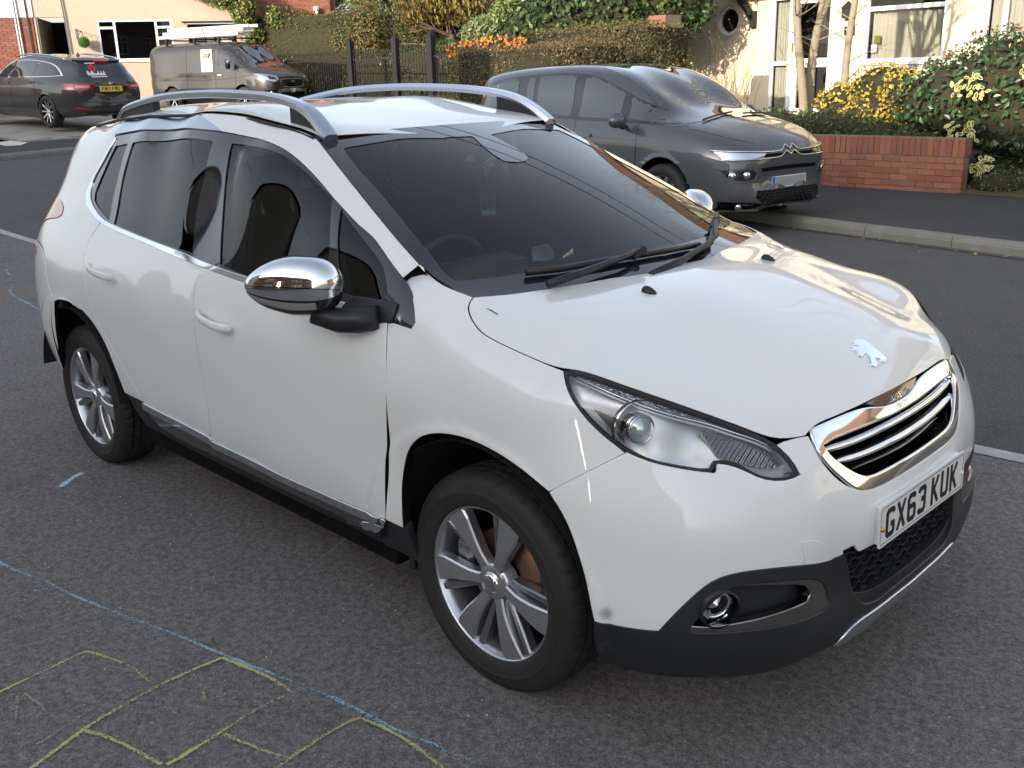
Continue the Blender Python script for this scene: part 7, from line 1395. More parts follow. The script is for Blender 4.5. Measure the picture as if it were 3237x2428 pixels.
# hanging ball on its bracket
q=ML@Vector((-1.40,2.93,.28)); tb=thing('topiary_ball','round green leafy ball hanging from a black bracket beside the wide window','hanging ball',q); C0,N0=in_blobs([(0,0,0,.17,.17,.17)],1500,shell=.12); foliage('leaves',C0,N0,.035,leaf_mats('bright_leaf',[(.10,.26,.03),(.06,.17,.02)]),tb); bm=bmesh.new(); bmesh.ops.create_icosphere(bm,subdivisions=2,radius=.14); bm_obj('ball_core',bm,CORE,tb)
bk=thing('wall_bracket','black iron bracket on the cream wall holding the green ball','bracket',ML@Vector((-1.62,3.2,.03))); K=rootM(bk,ML); bm=bmesh.new(); tube(bm,[K@Vector((-1.62,3.36,.03)),K@Vector((-1.62,3.02,.03))],.012,6); tube(bm,[K@Vector((-1.62,3.30,.03)),K@Vector((-1.42,3.26,.28)),K@Vector((-1.40,3.12,.28))],.010,6); tube(bm,[K@Vector((-1.62,3.05,.03)),K@Vector((-1.45,3.26,.25))],.008,6); bm_obj('bracket_arm',bm,FASC,bk)
wb=thing('wheelie_bin','green wheelie bin standing in front of the far left brick wall','bin',(-25.3,8.3,.95),math.radians(60)); GB=mat('bin_green',(.06,.14,.045),rough=.5)
bm=bmesh.new(); vs=[bm.verts.new(v) for v in ((-.24,-.26,.05),(.24,-.26,.05),(.24,.22,.05),(-.24,.22,.05),(-.29,-.34,.98),(.29,-.34,.98),(.29,.30,.98),(-.29,.30,.98))]
for f in ((3,2,1,0),(4,5,6,7),(0,1,5,4),(1,2,6,5),(2,3,7,6),(3,0,4,7)): bm.faces.new([vs[i] for i in f])
bm_obj('bin_body',bm,GB,wb); bm=bmesh.new(); box(bm,-.31,.31,-.37,.34,.98,1.06,bev=.02); bm_obj('bin_lid',bm,GB,wb)
# white shed and greenhouse in the gap
sh=thing('garden_shed','long low white painted shed behind the weeping conifer','shed',(-25.5,23.8,1.0),math.radians(40)); bm=bmesh.new(); box(bm,-3.2,4.2,0,2.5,0,2.1); bm_obj('wall',bm,mat('shed_white',(.70,.68,.60),rough=.8),sh); bm=bmesh.new(); box(bm,-3.4,4.4,-.2,2.7,2.1,2.25); bm_obj('roof',bm,mat('felt_grey',(.10,.10,.11),rough=.9),sh)
gh=thing('greenhouse','small grey glass roofed greenhouse in front of the white shed','greenhouse',(-21.0,22.0,1.0),math.radians(40)); bm=bmesh.new(); vs=[bm.verts.new(v) for v in ((-1.1,0,0),(1.1,0,0),(1.1,0,1.35),(0,0,1.8),(-1.1,0,1.35),(-1.1,1.6,0),(1.1,1.6,0),(1.1,1.6,1.35),(0,1.6,1.8),(-1.1,1.6,1.35))]
for f in ((0,1,2,3,4),(5,9,8,7,6),(2,7,8,3),(3,8,9,4),(0,4,9,5),(1,6,7,2)): bm.faces.new([vs[i] for i in f])
bm_obj('glazing',bm,mat('pale_glazing',(.34,.38,.36),rough=.3),gh)
hw=thing('house','white house with brown tiled lean-to roof far behind the conifer','house',(-24,31,1)); Mw=rootM(hw,frame_az((-24,31,0),30)); mbox('wall',0,6,1,6.5,-5,0,Mw,mat('far_white_wall',(.68,.67,.63),rough=.9),hw); roof(hw,Mw,.2,5,2.9,2.4,.8,over=.5)
# iron railings and gate posts
IR=mat('black_iron',(.012,.012,.013),rough=.5)
fe=thing('iron_railings','black iron railings with pointed tops in front of the conifer hedge','railings',(-24.2,15.0,.85),math.radians(4)); bm=bmesh.new(); tube(bm,[(0,0,-.4),(0,0,1.42)],.010,6); tube(bm,[(0,0,1.42),(0,0,1.47),(0,0,1.55)],[.010,.022,.002],6); me=bpy.data.meshes.new('picket'); bm.to_mesh(me); bm.free(); me.materials.append(IR)
for k in range(72):
    o=bpy.data.objects.new('picket',me); COL.objects.link(o); o.parent=fe; o.location=(.105*k,0,-.006*k*.0)
for z in (.08,1.25): bm=bmesh.new(); box(bm,0,7.5,-.012,.012,z,z+.04); bm_obj('rail',bm,IR,fe)
for k,(x,w,hgt) in enumerate(((3.35,.085,1.75),(5.20,.085,1.75),(6.55,.10,1.8))):
    pq=bm=bmesh.new(); box(bm,x-w,x+w,-w,w,-.4,hgt,bev=.01); bmesh.ops.create_cone(bm,cap_ends=True,segments=4,radius1=w*1.3,radius2=.01,depth=.12,matrix=Matrix.Translation((x,0,hgt+.06))@Matrix.Rotation(math.pi/4,4,'Z')); bm_obj('post',bm,IR,fe)
gp_=thing('gate_pier','square orange brick gate pier at the end of the farther brown hedge','gate pier',(-8.3,12.9,.3),math.radians(-5)); bm=bmesh.new(); box(bm,-.2,.2,-.2,.2,0,2.25); bm_obj('core',bm,MOR,gp_)
for nm,Mx in (('brickwork',frame((-.2,0,-.2-.001),(1,0,0),(0,0,1))),): brickwork('brickwork',frame((-.2,-.2,0),(1,0,0),(0,0,1)),[(0,.4,0,2.25)],gp_,mats_=[BR[2],BR[3]])
# ---- houses outside the frame: they shade the road and show in glass and paint
def plain_house(name,label,o,az,x1,hgt,depth,rh,m1,m2=None,wins=(),brick=None):
    t=thing(name,label,'house',o); K=rootM(t,frame_az(o,az)); K=frame_az((0,0,0),az); wl=[rect(a,b,c,d) for a,b,c,d in wins]
    wall_sheet('wall',rect(0,x1,0,hgt),wl,.25,K,m1,t); mbox('back_wall',0,x1,0,hgt,-depth,-depth+.2,K,m1,t); mbox('end_wall',.001,.2,0,hgt,-depth+.2,-.25,K,m1,t); mbox('end_wall',x1-.2,x1-.001,0,hgt,-depth+.2,-.25,K,m1,t)
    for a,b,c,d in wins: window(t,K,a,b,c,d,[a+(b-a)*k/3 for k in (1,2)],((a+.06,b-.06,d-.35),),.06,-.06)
    if brick: mbox('brick_front',brick[0],brick[1],brick[2],brick[3],.0,.03,K,MATS['brick_dark'],t)
    roof(t,K,0,x1,hgt,depth,rh,tiles=22); return t
W4=((1.0,3.4,1.0,2.3),(5.2,7.4,1.0,2.3),(1.0,3.0,3.7,4.9),(5.2,7.2,3.7,4.9))
plain_house('house','cream and brick semi detached house behind the camera on the left',(-9.6,-7.2,.1),200,9,5.2,8,3.4,mat('shade_render',(.50,.46,.38),rough=.9),wins=W4,brick=(4.6,8.9,.02,2.9)) 
plain_house('house','brick terrace house behind the camera',(1.0,-12.5,0),180,10.4,5.2,8.5,3.6,mat('brick_wall_plain',(.20,.085,.055),rough=.9,var=(9,.5,(.14,.06,.045))),wins=((1.0,3.4,1.0,2.3),(6.2,8.4,1.0,2.3),(1.0,3.0,3.7,4.9),(6.2,8.2,3.7,4.9)))
plain_house('house','brick terrace house behind the camera on the right',(12.5,-12.8,0),180,11,5.2,8.5,3.6,MATS['brick_wall_plain'],wins=W4)
plain_house('house','brick terrace house far behind the camera on the left',(-16,-17,.3),185,16,5.4,9,3.8,MATS['brick_wall_plain'],wins=W4)
plain_house('house','cream rendered terrace house across the road on the right',(3.6,17.0,.3),-5,9,5.0,8,2.8,CREAM,wins=((1.0,3.4,1.0,2.4),(5.2,7.4,1.0,2.4),(1.0,3.0,3.4,4.6),(5.2,7.2,3.4,4.6)))
plain_house('house','second cream rendered terrace house across the road on the right',(13.4,15.8,.3),-14,10,5.0,8,2.8,CREAM,wins=((1.0,3.4,1.0,2.4),(5.2,7.4,1.0,2.4),(1.0,3.0,3.4,4.6),(5.2,7.2,3.4,4.6)))
plain_house('house','brown brick house closing the road on the right',(24.5,11,.1),-60,14,5.2,8,3.2,MATS['brick_wall_plain'],wins=W4)
# garden bush by the road behind the camera, seen in the side glass
for k,(x,y,h) in enumerate(((-1.5,-9.5,1.2),(3.0,-10.5,1.3))):
    t=thing('bare_tree',['bare garden tree behind the camera on the left','bare garden tree behind the camera on the right'][k],'tree',(x,y,0)); bm=bmesh.new(); rnd=random.Random(31+k); tube(bm,[(0,0,-.1),(0,0,h)],[.09,.07],8,cap=False)
    for j in range(4): branches(bm,Vector((0,0,h*.95)),Vector((rnd.uniform(-1,1),rnd.uniform(-1,1),1)),1.1,.04,3,rnd,.6,.1,5,4,(2,3))
    bm_obj('trunk',bm,BARKD,t,True)
# overhead cables
bm=bmesh.new()
for k,(a,b) in enumerate((((-14,-7,5.6),(9,16,5.2)),((-14,-6.6,5.7),(10,15.2,5.3)))):
    A=Vector(a);B_=Vector(b); bm=bmesh.new(); tube(bm,[A.lerp(B_,t)+Vector((0,0,-1.1*4*t*(1-t))) for t in np.linspace(0,1,24)],.014,5); tag(bm_obj('overhead_cable',bm,FASC),['black overhead telephone cable crossing above the white car','second overhead telephone cable crossing above the white car'][k],'cable')

# ---------------------------------------------------------------- parked vehicles (body = one smooth star-shaped skin, parts laid on it)
class Blob:
    def __init__(s,pts,c,sc):
        P_=np.array(pts,float); P_=np.r_[P_,P_[np.abs(P_[:,1])>1e-4]*[1,-1,1]]; s.c=np.array(c); s.sc=np.array(sc); d=(P_-s.c)/s.sc; r=np.linalg.norm(d,axis=1); s.f=RBF(d/r[:,None],r,lam=4e-4)
    def mesh(s,n=60):
        V=[];F=[]; ax=[(0,1,2),(1,2,0),(2,0,1)]
        for a,b,c_ in ax:
            for sg in (-1,1):
                g=np.tan(np.linspace(-math.pi/4,math.pi/4,n+1)); u,v=np.meshgrid(g,g,indexing='ij'); D=np.zeros((n+1,n+1,3)); D[...,a]=sg; D[...,b]=u; D[...,c_]=v; D=D.reshape(-1,3); D/=np.linalg.norm(D,axis=1)[:,None]
                k=len(V); V+=list(s.c+D*s.f(D)[:,None]*s.sc)
                for i in range(n):
                    for j in range(n):
                        q=k+i*(n+1)+j; f=(q,q+n+1,q+n+2,q+1); F.append(f if sg>0 else f[::-1])
        return V,F
def build_vehicle(root,pts,c,sc,pm,arches=(),n=64):
    b=Blob(pts,c,sc); V,F=b.mesh(n); V=np.array(V); F=np.array(F); cen=V[F].mean(1)
    keep=np.ones(len(F),bool); bm=bmesh.new()
    vs=[bm.verts.new(v) for v in V]; 
    for f in F: bm.faces.new([vs[i] for i in f])
    bmesh.ops.remove_doubles(bm,verts=bm.verts,dist=1e-4); bmesh.ops.recalc_face_normals(bm,faces=bm.faces); tree=BVHTree.FromBMesh(bm)
    # cut wheel openings: snap the nearest vertices onto the arch circle, then drop the faces inside
    for ax_,az,ar in arches:
        for v in bm.verts:
            if abs(v.co.y)<.45: continue
            d=math.hypot(v.co.x-ax_,v.co.z-az)
            if abs(d-ar)<.030 and d>1e-3: k=ar/d; v.co.x=ax_+(v.co.x-ax_)*k; v.co.z=az+(v.co.z-az)*k
        kill=[f for f in bm.faces if abs(f.calc_center_median().y)>.45 and math.hypot(f.calc_center_median().x-ax_,f.calc_center_median().z-az)<ar-.004 and f.calc_center_median().z<az+ar+.1]
        bmesh.ops.delete(bm,geom=kill,context='FACES')
    o=bm_obj('body',bm,pm,root,True)
    bm=bmesh.new()
    for ax_,az,ar in arches:
        for sg in (-1,1):
            rr=[]
            for k in range(21):
                a=math.radians(-15+210*k/20); q=(ax_+ar*math.cos(a),az+ar*math.sin(a)); rr.append([bm.verts.new((q[0],sg*y,q[1])) for y in (c[1]+.93*sc[1],.45)]+[bm.verts.new((ax_,sg*.45,az))])
            for a,b2 in zip(rr[:-1],rr[1:]):
                for k in (0,1): bm.faces.new((a[k],b2[k],b2[k+1],a[k+1]))
    if arches: q=bm_obj('arch_lining',bm,INK,root); q['kind']='stuff'
    return tree
def drape(name,tree,root,poly,m,side,off=.004,th=.012,step=.06,mir=None,corner=40,bs=None,holes=()):
    """polygon laid on the body: side 'R' (poly x,z seen from -y), 'L', 'F' (y,z from the front), 'B' (from behind), 'T' (x,y from above)"""
    L=[smooth_line(np.array(poly,float),bs or step*.6,corner=corner,relax=1)]+[smooth_line(np.array(h_,float),bs or step*.6,corner=corner,relax=1) for h_ in holes]; V2,F=tri2d(L,step); V=[];ok=True; Nn=[]
    for u,v in V2:
        if side in 'RL': o_=Vector((u,-3 if side=='R' else 3,v)); d=Vector((0,1 if side=='R' else -1,0))
        elif side=='F': o_=Vector((4,u,v)); d=Vector((-1,0,0))
        elif side=='B': o_=Vector((-4,u,v)); d=Vector((1,0,0))
        else: o_=Vector((u,v,4)); d=Vector((0,0,-1))
        h=tree.ray_cast(o_,d)
        if h[0] is None:
            h=tree.find_nearest(o_+d*2.2)
        nn=h[1] if h[1].dot(d)<0 else -h[1]; V.append(h[0]+nn*off); Nn.append(nn)
    n=len(V); nrm=Vector((0,0,0))
    a=np.array([v[:] for v in V]); T3=a[F]; fn=np.cross(T3[:,1]-T3[:,0],T3[:,2]-T3[:,0]).sum(0); nm=np.array([v[:] for v in Nn]).mean(0)
    if fn@nm<0: F=F[:,::-1]
    Vb=[V[i]-Nn[i]*(th+off) for i in range(n)]; Fs=[tuple(f) for f in F]; ed={(x,y) for f in F for x,y in ((f[0],f[1]),(f[1],f[2]),(f[2],f[0]))}
    for x,y in ed:
        if (y,x) not in ed: Fs.append((y,x,x+n,y+n))
    o=mesh_obj(name,[v[:] for v in V]+[v[:] for v in Vb],Fs,m,root,True); o.modifiers.new('e','EDGE_SPLIT').split_angle=math.radians(50); return o
def drape_line(name,tree,root,pts,w,m,side,off=.003,step=.05,closed=False):
    q=smooth_line(np.array(pts,float),step,closed=closed,corner=60,relax=1)
    if closed: q=np.r_[q,q[:1]]
    bm=bmesh.new(); P_=[]
    for u,v in q:
        if side in 'RL': o_=Vector((u,-3 if side=='R' else 3,v)); d=Vector((0,1 if side=='R' else -1,0))
        elif side=='F': o_=Vector((4,u,v)); d=Vector((-1,0,0))
        elif side=='B': o_=Vector((-4,u,v)); d=Vector((1,0,0))
        else: o_=Vector((u,v,4)); d=Vector((0,0,-1))
        h=tree.ray_cast(o_,d)
        if h[0] is None: h=tree.find_nearest(o_+d*2.2)
        nn=h[1] if h[1].dot(d)<0 else -h[1]; P_.append(h[0]+nn*off)
    tube(bm,P_,w/2,6,closed=False); return bm_obj(name,bm,m,root,True)
def sim_wheel(root,x,y,z,R0,rr,spokes,m_al,width=.2,sg=-1,dark=None):
    w_=bpy.data.objects.new('wheel',None); COL.objects.link(w_); w_.parent=root; w_.location=(x,sg*y,z); w_.rotation_euler=(0,0,0 if sg<0 else math.pi)
    h=width/2; bm=ring_m([(rr,-h*.85),(rr+.02,-h*.98),((rr+R0)/2,-h*1.03),(R0-.02,-h*.95),(R0,-h*.7),(R0,h*.7),(R0-.02,h),(rr,h)],48); bmesh.ops.recalc_face_normals(bm,faces=bm.faces); bm_obj('tyre',bm,TYR,w_,True)
    bm=ring_m([(rr+.003,-h*.86),(rr-.012,-h*.80),(rr-.02,-h*.3),(rr-.02,h*.8),(.001,h*.8)],40); bm_obj('rim',bm,dark or ALD,w_,True)
    for k in range(spokes):
        a=2*math.pi*k/spokes; bm=bmesh.new(); ca,sa=math.cos(a),math.sin(a); rows=[]
        for r,t,yy in ((.03,.016,-h*.62),(rr*.5,.012,-h*.74),(rr-.004,.020,-h*.82)):
            rows.append([bm.verts.new((r*ca-q*sa,yy+dz,r*sa+q*ca)) for q,dz in ((-t,.025),(-t,.003),(-t*.7,0),(t*.7,0),(t,.003),(t,.025))])
        for A_,B_ in zip(rows[:-1],rows[1:]):
            for q in range(5): bm.faces.new((A_[q],A_[q+1],B_[q+1],B_[q]))
        bmesh.ops.recalc_face_normals(bm,faces=bm.faces); bm_obj('spoke',bm,m_al,w_)
    bm=ring_m([(.001,-h*.70),(.03,-h*.68),(.045,-h*.5)],24); bm_obj('hub',bm,m_al,w_,True); return w_
GREY=paint('grey_metallic_paint',(.080,.088,.100),flake=.25); DGR=paint('charcoal_metallic_paint',(.050,.050,.052),flake=.5); VGR=paint('van_grey_paint',(.036,.035,.035),flake=.2)
HLG=mat('lamp_chrome',(.75,.77,.8),rough=.12,metal=1,coat=1); DGL=mat('dark_car_glass',(.012,.014,.015),rough=.03,coat=1,coatr=0,spec=.8); SGL=mat('car_glass_side',(.05,.065,.06),rough=.03,coat=1,coatr=0,spec=.9)
# ---- grey people carrier half on the pavement
C4=[]
def rows(L,xs): 
    for x,r in zip(xs,L):
        for y,z in r: C4.append((x,y,z))
for x,r in ((1.35,[(.80,.22),(.885,.35),(.905,.55),(.900,.75),(.860,.93),(.78,1.02),(.60,1.08),(.3,1.12),(0,1.13)]),
 (.85,[(.82,.22),(.89,.35),(.908,.60),(.905,.80),(.875,.95),(.83,1.05),(.74,1.22),(.66,1.33),(.40,1.36),(0,1.38)]),
 (.3,[(.82,.22),(.89,.35),(.912,.60),(.908,.80),(.885,.95),(.85,1.05),(.765,1.30),(.69,1.49),(.62,1.545),(.35,1.575),(0,1.585)]),
 (-.4,[(.82,.22),(.89,.35),(.913,.60),(.908,.80),(.888,.95),(.855,1.05),(.765,1.32),(.69,1.54),(.62,1.60),(.35,1.635),(0,1.645)]),
 (-1.2,[(.82,.22),(.89,.35),(.913,.60),(.908,.80),(.888,.95),(.850,1.07),(.755,1.32),(.68,1.53),(.60,1.59),(.35,1.62),(0,1.63)]),
 (-1.9,[(.78,.25),(.86,.40),(.880,.60),(.875,.80),(.85,1.0),(.80,1.10),(.71,1.32),(.64,1.50),(.55,1.55),(.3,1.575),(0,1.58)]),
 (-2.18,[(.70,.30),(.76,.50),(.78,.75),(.74,1.0),(.68,1.15),(.60,1.38),(.50,1.50),(.25,1.52),(0,1.525)]),
 (-2.29,[(.5,.30),(.6,.55),(.60,.80),(.3,.60),(0,.55),(0,.85),(.3,.85)]),(-2.22,[(.55,1.10),(.25,1.12),(0,1.12),(.45,1.30),(0,1.34)]),
 (1.75,[(.78,.20),(.865,.35),(.890,.55),(.885,.72),(.840,.86),(.76,.945),(.55,1.005),(.25,1.035),(0,1.045)]),
 (2.05,[(.66,.20),(.78,.32),(.80,.50),(.79,.66),(.745,.79),(.65,.87),(.40,.925),(0,.955)]),
 (2.22,[(.40,.19),(.60,.28),(.645,.45),(.64,.60),(.58,.74),(.45,.81),(.2,.85),(0,.86)]),
 (2.295,[(.25,.25),(.38,.40),(.38,.58),(.30,.72),(0,.26),(0,.42),(0,.58),(0,.74)]),(1.6,[(.4,.18),(0,.18)]),(0,[(.4,.18),(0,.18)]),(-1.6,[(.4,.22),(0,.22)])): 
    for y,z in r: C4.append((x,y,z))
cit=thing('car','dark grey people carrier parked half on the pavement with a blank number plate','car',(-4.42,7.06,.07),math.radians(-9))
tr=build_vehicle(cit,C4,(0,0,.75),(2.3,.9,.8),GREY,arches=((1.40,.31,.40),(-1.44,.31,.40)),n=72)
for sg in (-1,1):
    for x in (1.40,-1.44): sim_wheel(cit,x,.80,.315,.325,.215,10,ALU,.21,sg)
# windows (side view)
for s in 'RL':
    fr=[(1.60,1.00),(1.22,1.02),(.6,1.035),(-.6,1.06),(-1.6,1.10),(-2.03,1.16),(-2.06,1.30),(-1.95,1.44),(-1.5,1.51),(-.8,1.545),(-.2,1.545),(.15,1.52),(.55,1.40),(1.05,1.20),(1.48,1.045)]
    drape('window_surround',tr,cit,fr,GLB,s,off=.002,step=.08)
    for nm,pl_ in (('front_quarter_window',[(1.46,1.03),(.98,1.05),(.82,1.08),(.80,1.27),(.92,1.225),(1.22,1.115)]),('front_door_window',[(.70,1.065),(.02,1.08),(.03,1.49),(.22,1.475),(.50,1.39),(.68,1.31)]),('rear_door_window',[(-.12,1.085),(-.80,1.10),(-.82,1.505),(-.14,1.505)]),('rear_door_window',[(-.88,1.105),(-1.02,1.11),(-1.04,1.50),(-.90,1.503)]),('rear_side_window',[(-1.20,1.13),(-1.85,1.17),(-1.93,1.30),(-1.82,1.42),(-1.22,1.475)])):
        drape(nm,tr,cit,pl_,SGL,s,off=.005,step=.08)
    for pts in ([(.0,1.055),(.0,.7),(.02,.34)],[(1.0,1.02),(1.03,.8),(1.0,.5),(.98,.36)],[(-.98,1.07),(-.95,.9),(-1.05,.72),(-1.02,.5)]): drape_line('door_gap',tr,cit,pts,.007,INK,s,off=-.001)
    drape_line('door_line',tr,cit,[(-1.9,.93),(-1.0,.90),(0,.88),(1.0,.86)],.004,DGR,s,off=.0)
    drape('door_handle',tr,cit,[(.08,.875),(.30,.87),(.30,.905),(.08,.91)],GREY,s,off=.022,th=.01); drape('door_handle',tr,cit,[(-.90,.905),(-.68,.90),(-.68,.935),(-.90,.94)],GREY,s,off=.022,th=.01)
    drape('sill_cover',tr,cit,[(-1.0,.20),(.97,.20),(.97,.30),(-1.0,.30)],BLK,s,off=.004)
def ray_front(y,z):
    h=tr.ray_cast(Vector((4,y,z)),Vector((-1,0,0))); return h
# windscreen: large panoramic glass up into the roof
ws_=[(1.52,-.70),(1.60,-.45),(1.66,0),(1.60,.45),(1.52,.70),(1.1,.655),(.6,.60),(.12,.56),(.06,.30),(.05,0),(.06,-.30),(.12,-.56),(.6,-.60),(1.1,-.655)]
CWG=mat('people_carrier_screen',(.030,.036,.045),rough=.02,coat=1,coatr=0,spec=1)
drape('windscreen',tr,cit,ws_,CWG,'T',off=.003,step=.08,corner=35)
drape_line('bonnet_gap',tr,cit,[(1.63,-.74),(1.85,-.70),(2.06,-.60),(2.19,-.42)],.006,INK,'T',off=-.001); drape_line('bonnet_gap',tr,cit,[(1.63,.74),(1.85,.70),(2.06,.60),(2.19,.42)],.006,INK,'T',off=-.001)
for y0,y1 in ((-.52,.02),(.10,.60)):
    bm=bmesh.new(); P_=[]
    for t in np.linspace(0,1,8): 
        y=y0+(y1-y0)*t; h=tr.ray_cast(Vector((1.60-.10*t if y0<0 else 1.58-.12*t,y,4)),Vector((0,0,-1))); P_.append(h[0]+Vector((0,0,.02)))
    tube(bm,P_,.010,5); bm_obj('wiper',bm,BLK,cit,True)
# front: slim upper lamps joined by two chrome lines with chevrons, larger lamps below
for sg in (-1,1):
    f=lambda L:[(y*sg,z) for y,z in L]
    drape('upper_lamp',tr,cit,f([(.785,.775),(.60,.762),(.40,.752),(.34,.748),(.40,.715),(.60,.705),(.75,.705)]),HLG,'F',off=.006,step=.04)
    drape('lower_lamp',tr,cit,f([(.775,.600),(.50,.598),(.475,.565),(.495,.515),(.60,.498),(.70,.505),(.75,.545)]),DGL,'F',off=.004,step=.04); 
    for yy in (.70,.58): 
        h=ray_front(yy*sg,.55); bm=bmesh.new(); lathe(bm,[(.001,.012),(.028,.006),(.040,.0),(.042,-.02)],n=20,axis='X'); o=bm_obj('lamp_bowl',bm,HLG,cit,True); o.location=h[0]+Vector((.004,0,0)); o.rotation_euler=(0,0,sg*.5)
    drape_line('lamp_surround',tr,cit,f([(.80,.61),(.48,.612),(.455,.57),(.48,.500),(.60,.482),(.72,.490)]),.012,GREY,'F',off=.006)
    drape('fog_recess',tr,cit,f([(.77,.30),(.50,.285),(.40,.26),(.47,.215),(.62,.205),(.73,.215)]),INK,'F',off=.003,step=.04); h=ray_front(.60*sg,.245); bm=bmesh.new(); lathe(bm,[(.001,.014),(.024,.010),(.034,.0),(.036,-.03)],n=20,axis='X'); o=bm_obj('fog_lamp',bm,HLG,cit,True); o.location=h[0]+Vector((.006,0,0))
    for zz,dz in ((.0,.012),(-.052,.012)):
        drape_line('chrome_line',tr,cit,f([(.80,.785+zz*.2),(.60,.772+zz*.6),(.36,.760+zz),(.13,.758+zz),(.10,.785+zz),(.055,.815+zz),(.0,.775+zz)]) if zz==0 else f([(.775,.700),(.60,.698),(.36,.700),(.15,.702),(.10,.735),(.055,.760),(.0,.722)]),.016,CHR,'F',off=.008,step=.02)
drape('grille_slot',tr,cit,[(-.36,.742),(-.14,.745),(.14,.745),(.36,.742),(.36,.712),(.15,.715),(.0,.74),(-.15,.715),(-.36,.712)],INK,'F',off=.003,step=.04)
drape('upper_intake',tr,cit,[(-.42,.612),(0,.622),(.42,.612),(.40,.575),(0,.582),(-.40,.575)],INK,'F',off=.003,step=.04)
drape('lower_intake',tr,cit,[(-.46,.395),(0,.40),(.46,.395),(.48,.33),(.40,.255),(.25,.235),(-.25,.235),(-.40,.255),(-.48,.33)],INK,'F',off=.003,step=.04)
bm=bmesh.new()
for r in range(6):
    for k in range(15):
        y=-.44+.063*k+(r%2)*.031; z=.255+.026*r
        if abs(y)>.44-.05*(r==0): continue
        h=ray_front(y,z); q=h[0]+Vector((.008,0,0)); a=[(-.028,0),(-.012,.010),(.012,.010),(.028,0),(.012,-.010),(-.012,-.010)]
        tube(bm,[q+Vector((0,u,v)) for u,v in a],.0028,4,closed=True)
o=bm_obj('intake_mesh',bm,mat('mesh_plastic',(.035,.035,.038),rough=.45),cit); o['kind']='stuff'
drape('front_lip',tr,cit,[(-.70,.205),(-.35,.20),(0,.20),(.35,.20),(.70,.205),(.60,.170),(.3,.165),(-.3,.165),(-.60,.170)],GREY,'F',off=.012,step=.05)
h=ray_front(0,.46); Mc=frame((h[0].x+.012,0,.463),(0,1,0),(-.03,0,1)); pc=slab('number_plate',rrect(.520,.111,.008),.004,Mc,PLW,cit); slab('plate_blank',rect(-.205,.252,-.048,.048),.0008,Mc@Matrix.Translation((0,0,.004)),mat('plate_blank_grey',(.34,.37,.39),rough=.5,var=(7,.8,(.25,.27,.29))),pc); slab('plate_blue_band',rect(-.256,-.212,-.052,.052),.0010,Mc@Matrix.Translation((0,0,.004)),mat('plate_blue',(.01,.12,.50),rough=.4),pc); text_obj('plate_band_lettering','GB',.028,Mc@Matrix.Translation((-.234,-.028,.0052)),PLW,pc)
# mirrors
for sg in (-1,1):
    bm=bmesh.new(); bmesh.ops.create_uvsphere(bm,u_segments=20,v_segments=14,radius=1)
    for v in bm.verts: v.co=Vector((v.co.x*.085*(1 if v.co.x>0 else .35),v.co.y*.115*(1-.2*v.co.z),v.co.z*.085))
    o=bm_obj('door_mirror',bm,GREY,cit,True); o.location=(.86,sg*1.02,1.07); bm=bmesh.new(); tube(bm,[(.86,sg*.97,1.0),(.83,sg*.90,.985),(.82,sg*.86,1.0)],.022,8); bm_obj('mirror_arm',bm,DGL,cit,True)
for sg in (-1,1): rbox('seat_headrest',(-.05,sg*.38,1.25),(.1,.26,.20),FAB,cit)
drape_line('roof_seam',tr,cit,[(-.45,-.60),(-.43,0),(-.45,.60)],.006,INK,'T',off=-.001)
# ---- charcoal estate car on the drive
ES=[]
for x,r in ((2.40,[(.25,.28),(.45,.45),(.40,.62),(0,.30),(0,.50),(0,.66)]),(2.15,[(.65,.25),(.80,.42),(.80,.62),(.66,.74),(.35,.79),(0,.80)]),(1.6,[(.8,.22),(.90,.40),(.915,.62),(.88,.78),(.74,.87),(.4,.92),(0,.93)]),
 (1.05,[(.82,.20),(.90,.36),(.925,.60),(.91,.78),(.86,.90),(.74,.97),(.4,1.02),(0,1.03)]),(.5,[(.82,.20),(.90,.36),(.925,.60),(.915,.78),(.88,.90),(.82,1.02),(.72,1.17),(.64,1.24),(.35,1.26),(0,1.27)]),
 (0,[(.82,.20),(.90,.36),(.925,.60),(.915,.78),(.885,.92),(.83,1.04),(.70,1.30),(.60,1.39),(.35,1.43),(0,1.44)]),(-.7,[(.82,.20),(.90,.36),(.925,.60),(.915,.78),(.885,.93),(.83,1.05),(.70,1.33),(.60,1.43),(.35,1.465),(0,1.475)]),
 (-1.5,[(.82,.22),(.90,.38),(.925,.60),(.92,.80),(.88,.94),(.81,1.06),(.68,1.30),(.58,1.39),(.35,1.425),(0,1.435)]),(-2.0,[(.78,.28),(.86,.45),(.885,.62),(.88,.80),(.83,.93),(.75,1.04),(.62,1.25),(.52,1.34),(.3,1.37),(0,1.38)]),
 (-2.28,[(.66,.32),(.76,.50),(.78,.68),(.76,.82),(.70,.93),(.60,1.05),(.48,1.15),(.25,1.18),(0,1.19)]),(-2.42,[(.45,.35),(.55,.52),(.55,.70),(.50,.85),(.45,.95),(0,.38),(0,.55),(0,.72),(0,.95)]),(0,[(.4,.18),(0,.18)]),(1.5,[(.4,.18),(0,.18)]),(-1.5,[(.4,.2),(0,.2)])):
    for y,z in r: ES.append((x,y,z))
est=thing('car','charcoal estate car with a poppy sticker on its rear window parked on the paved drive','car',(-20.80,6.80,.85),math.radians(187)); est.rotation_euler=(0,math.radians(-2.4),math.radians(187))
tr=build_vehicle(est,ES,(0,0,.70),(2.4,.92,.75),DGR,arches=((1.43,.32,.37),(-1.42,.32,.37)),n=56)
for sg in (-1,1):
    for x in (1.43,-1.42): sim_wheel(est,x,.82,.325,.335,.235,10,ALU,.22,sg,dark=INK)
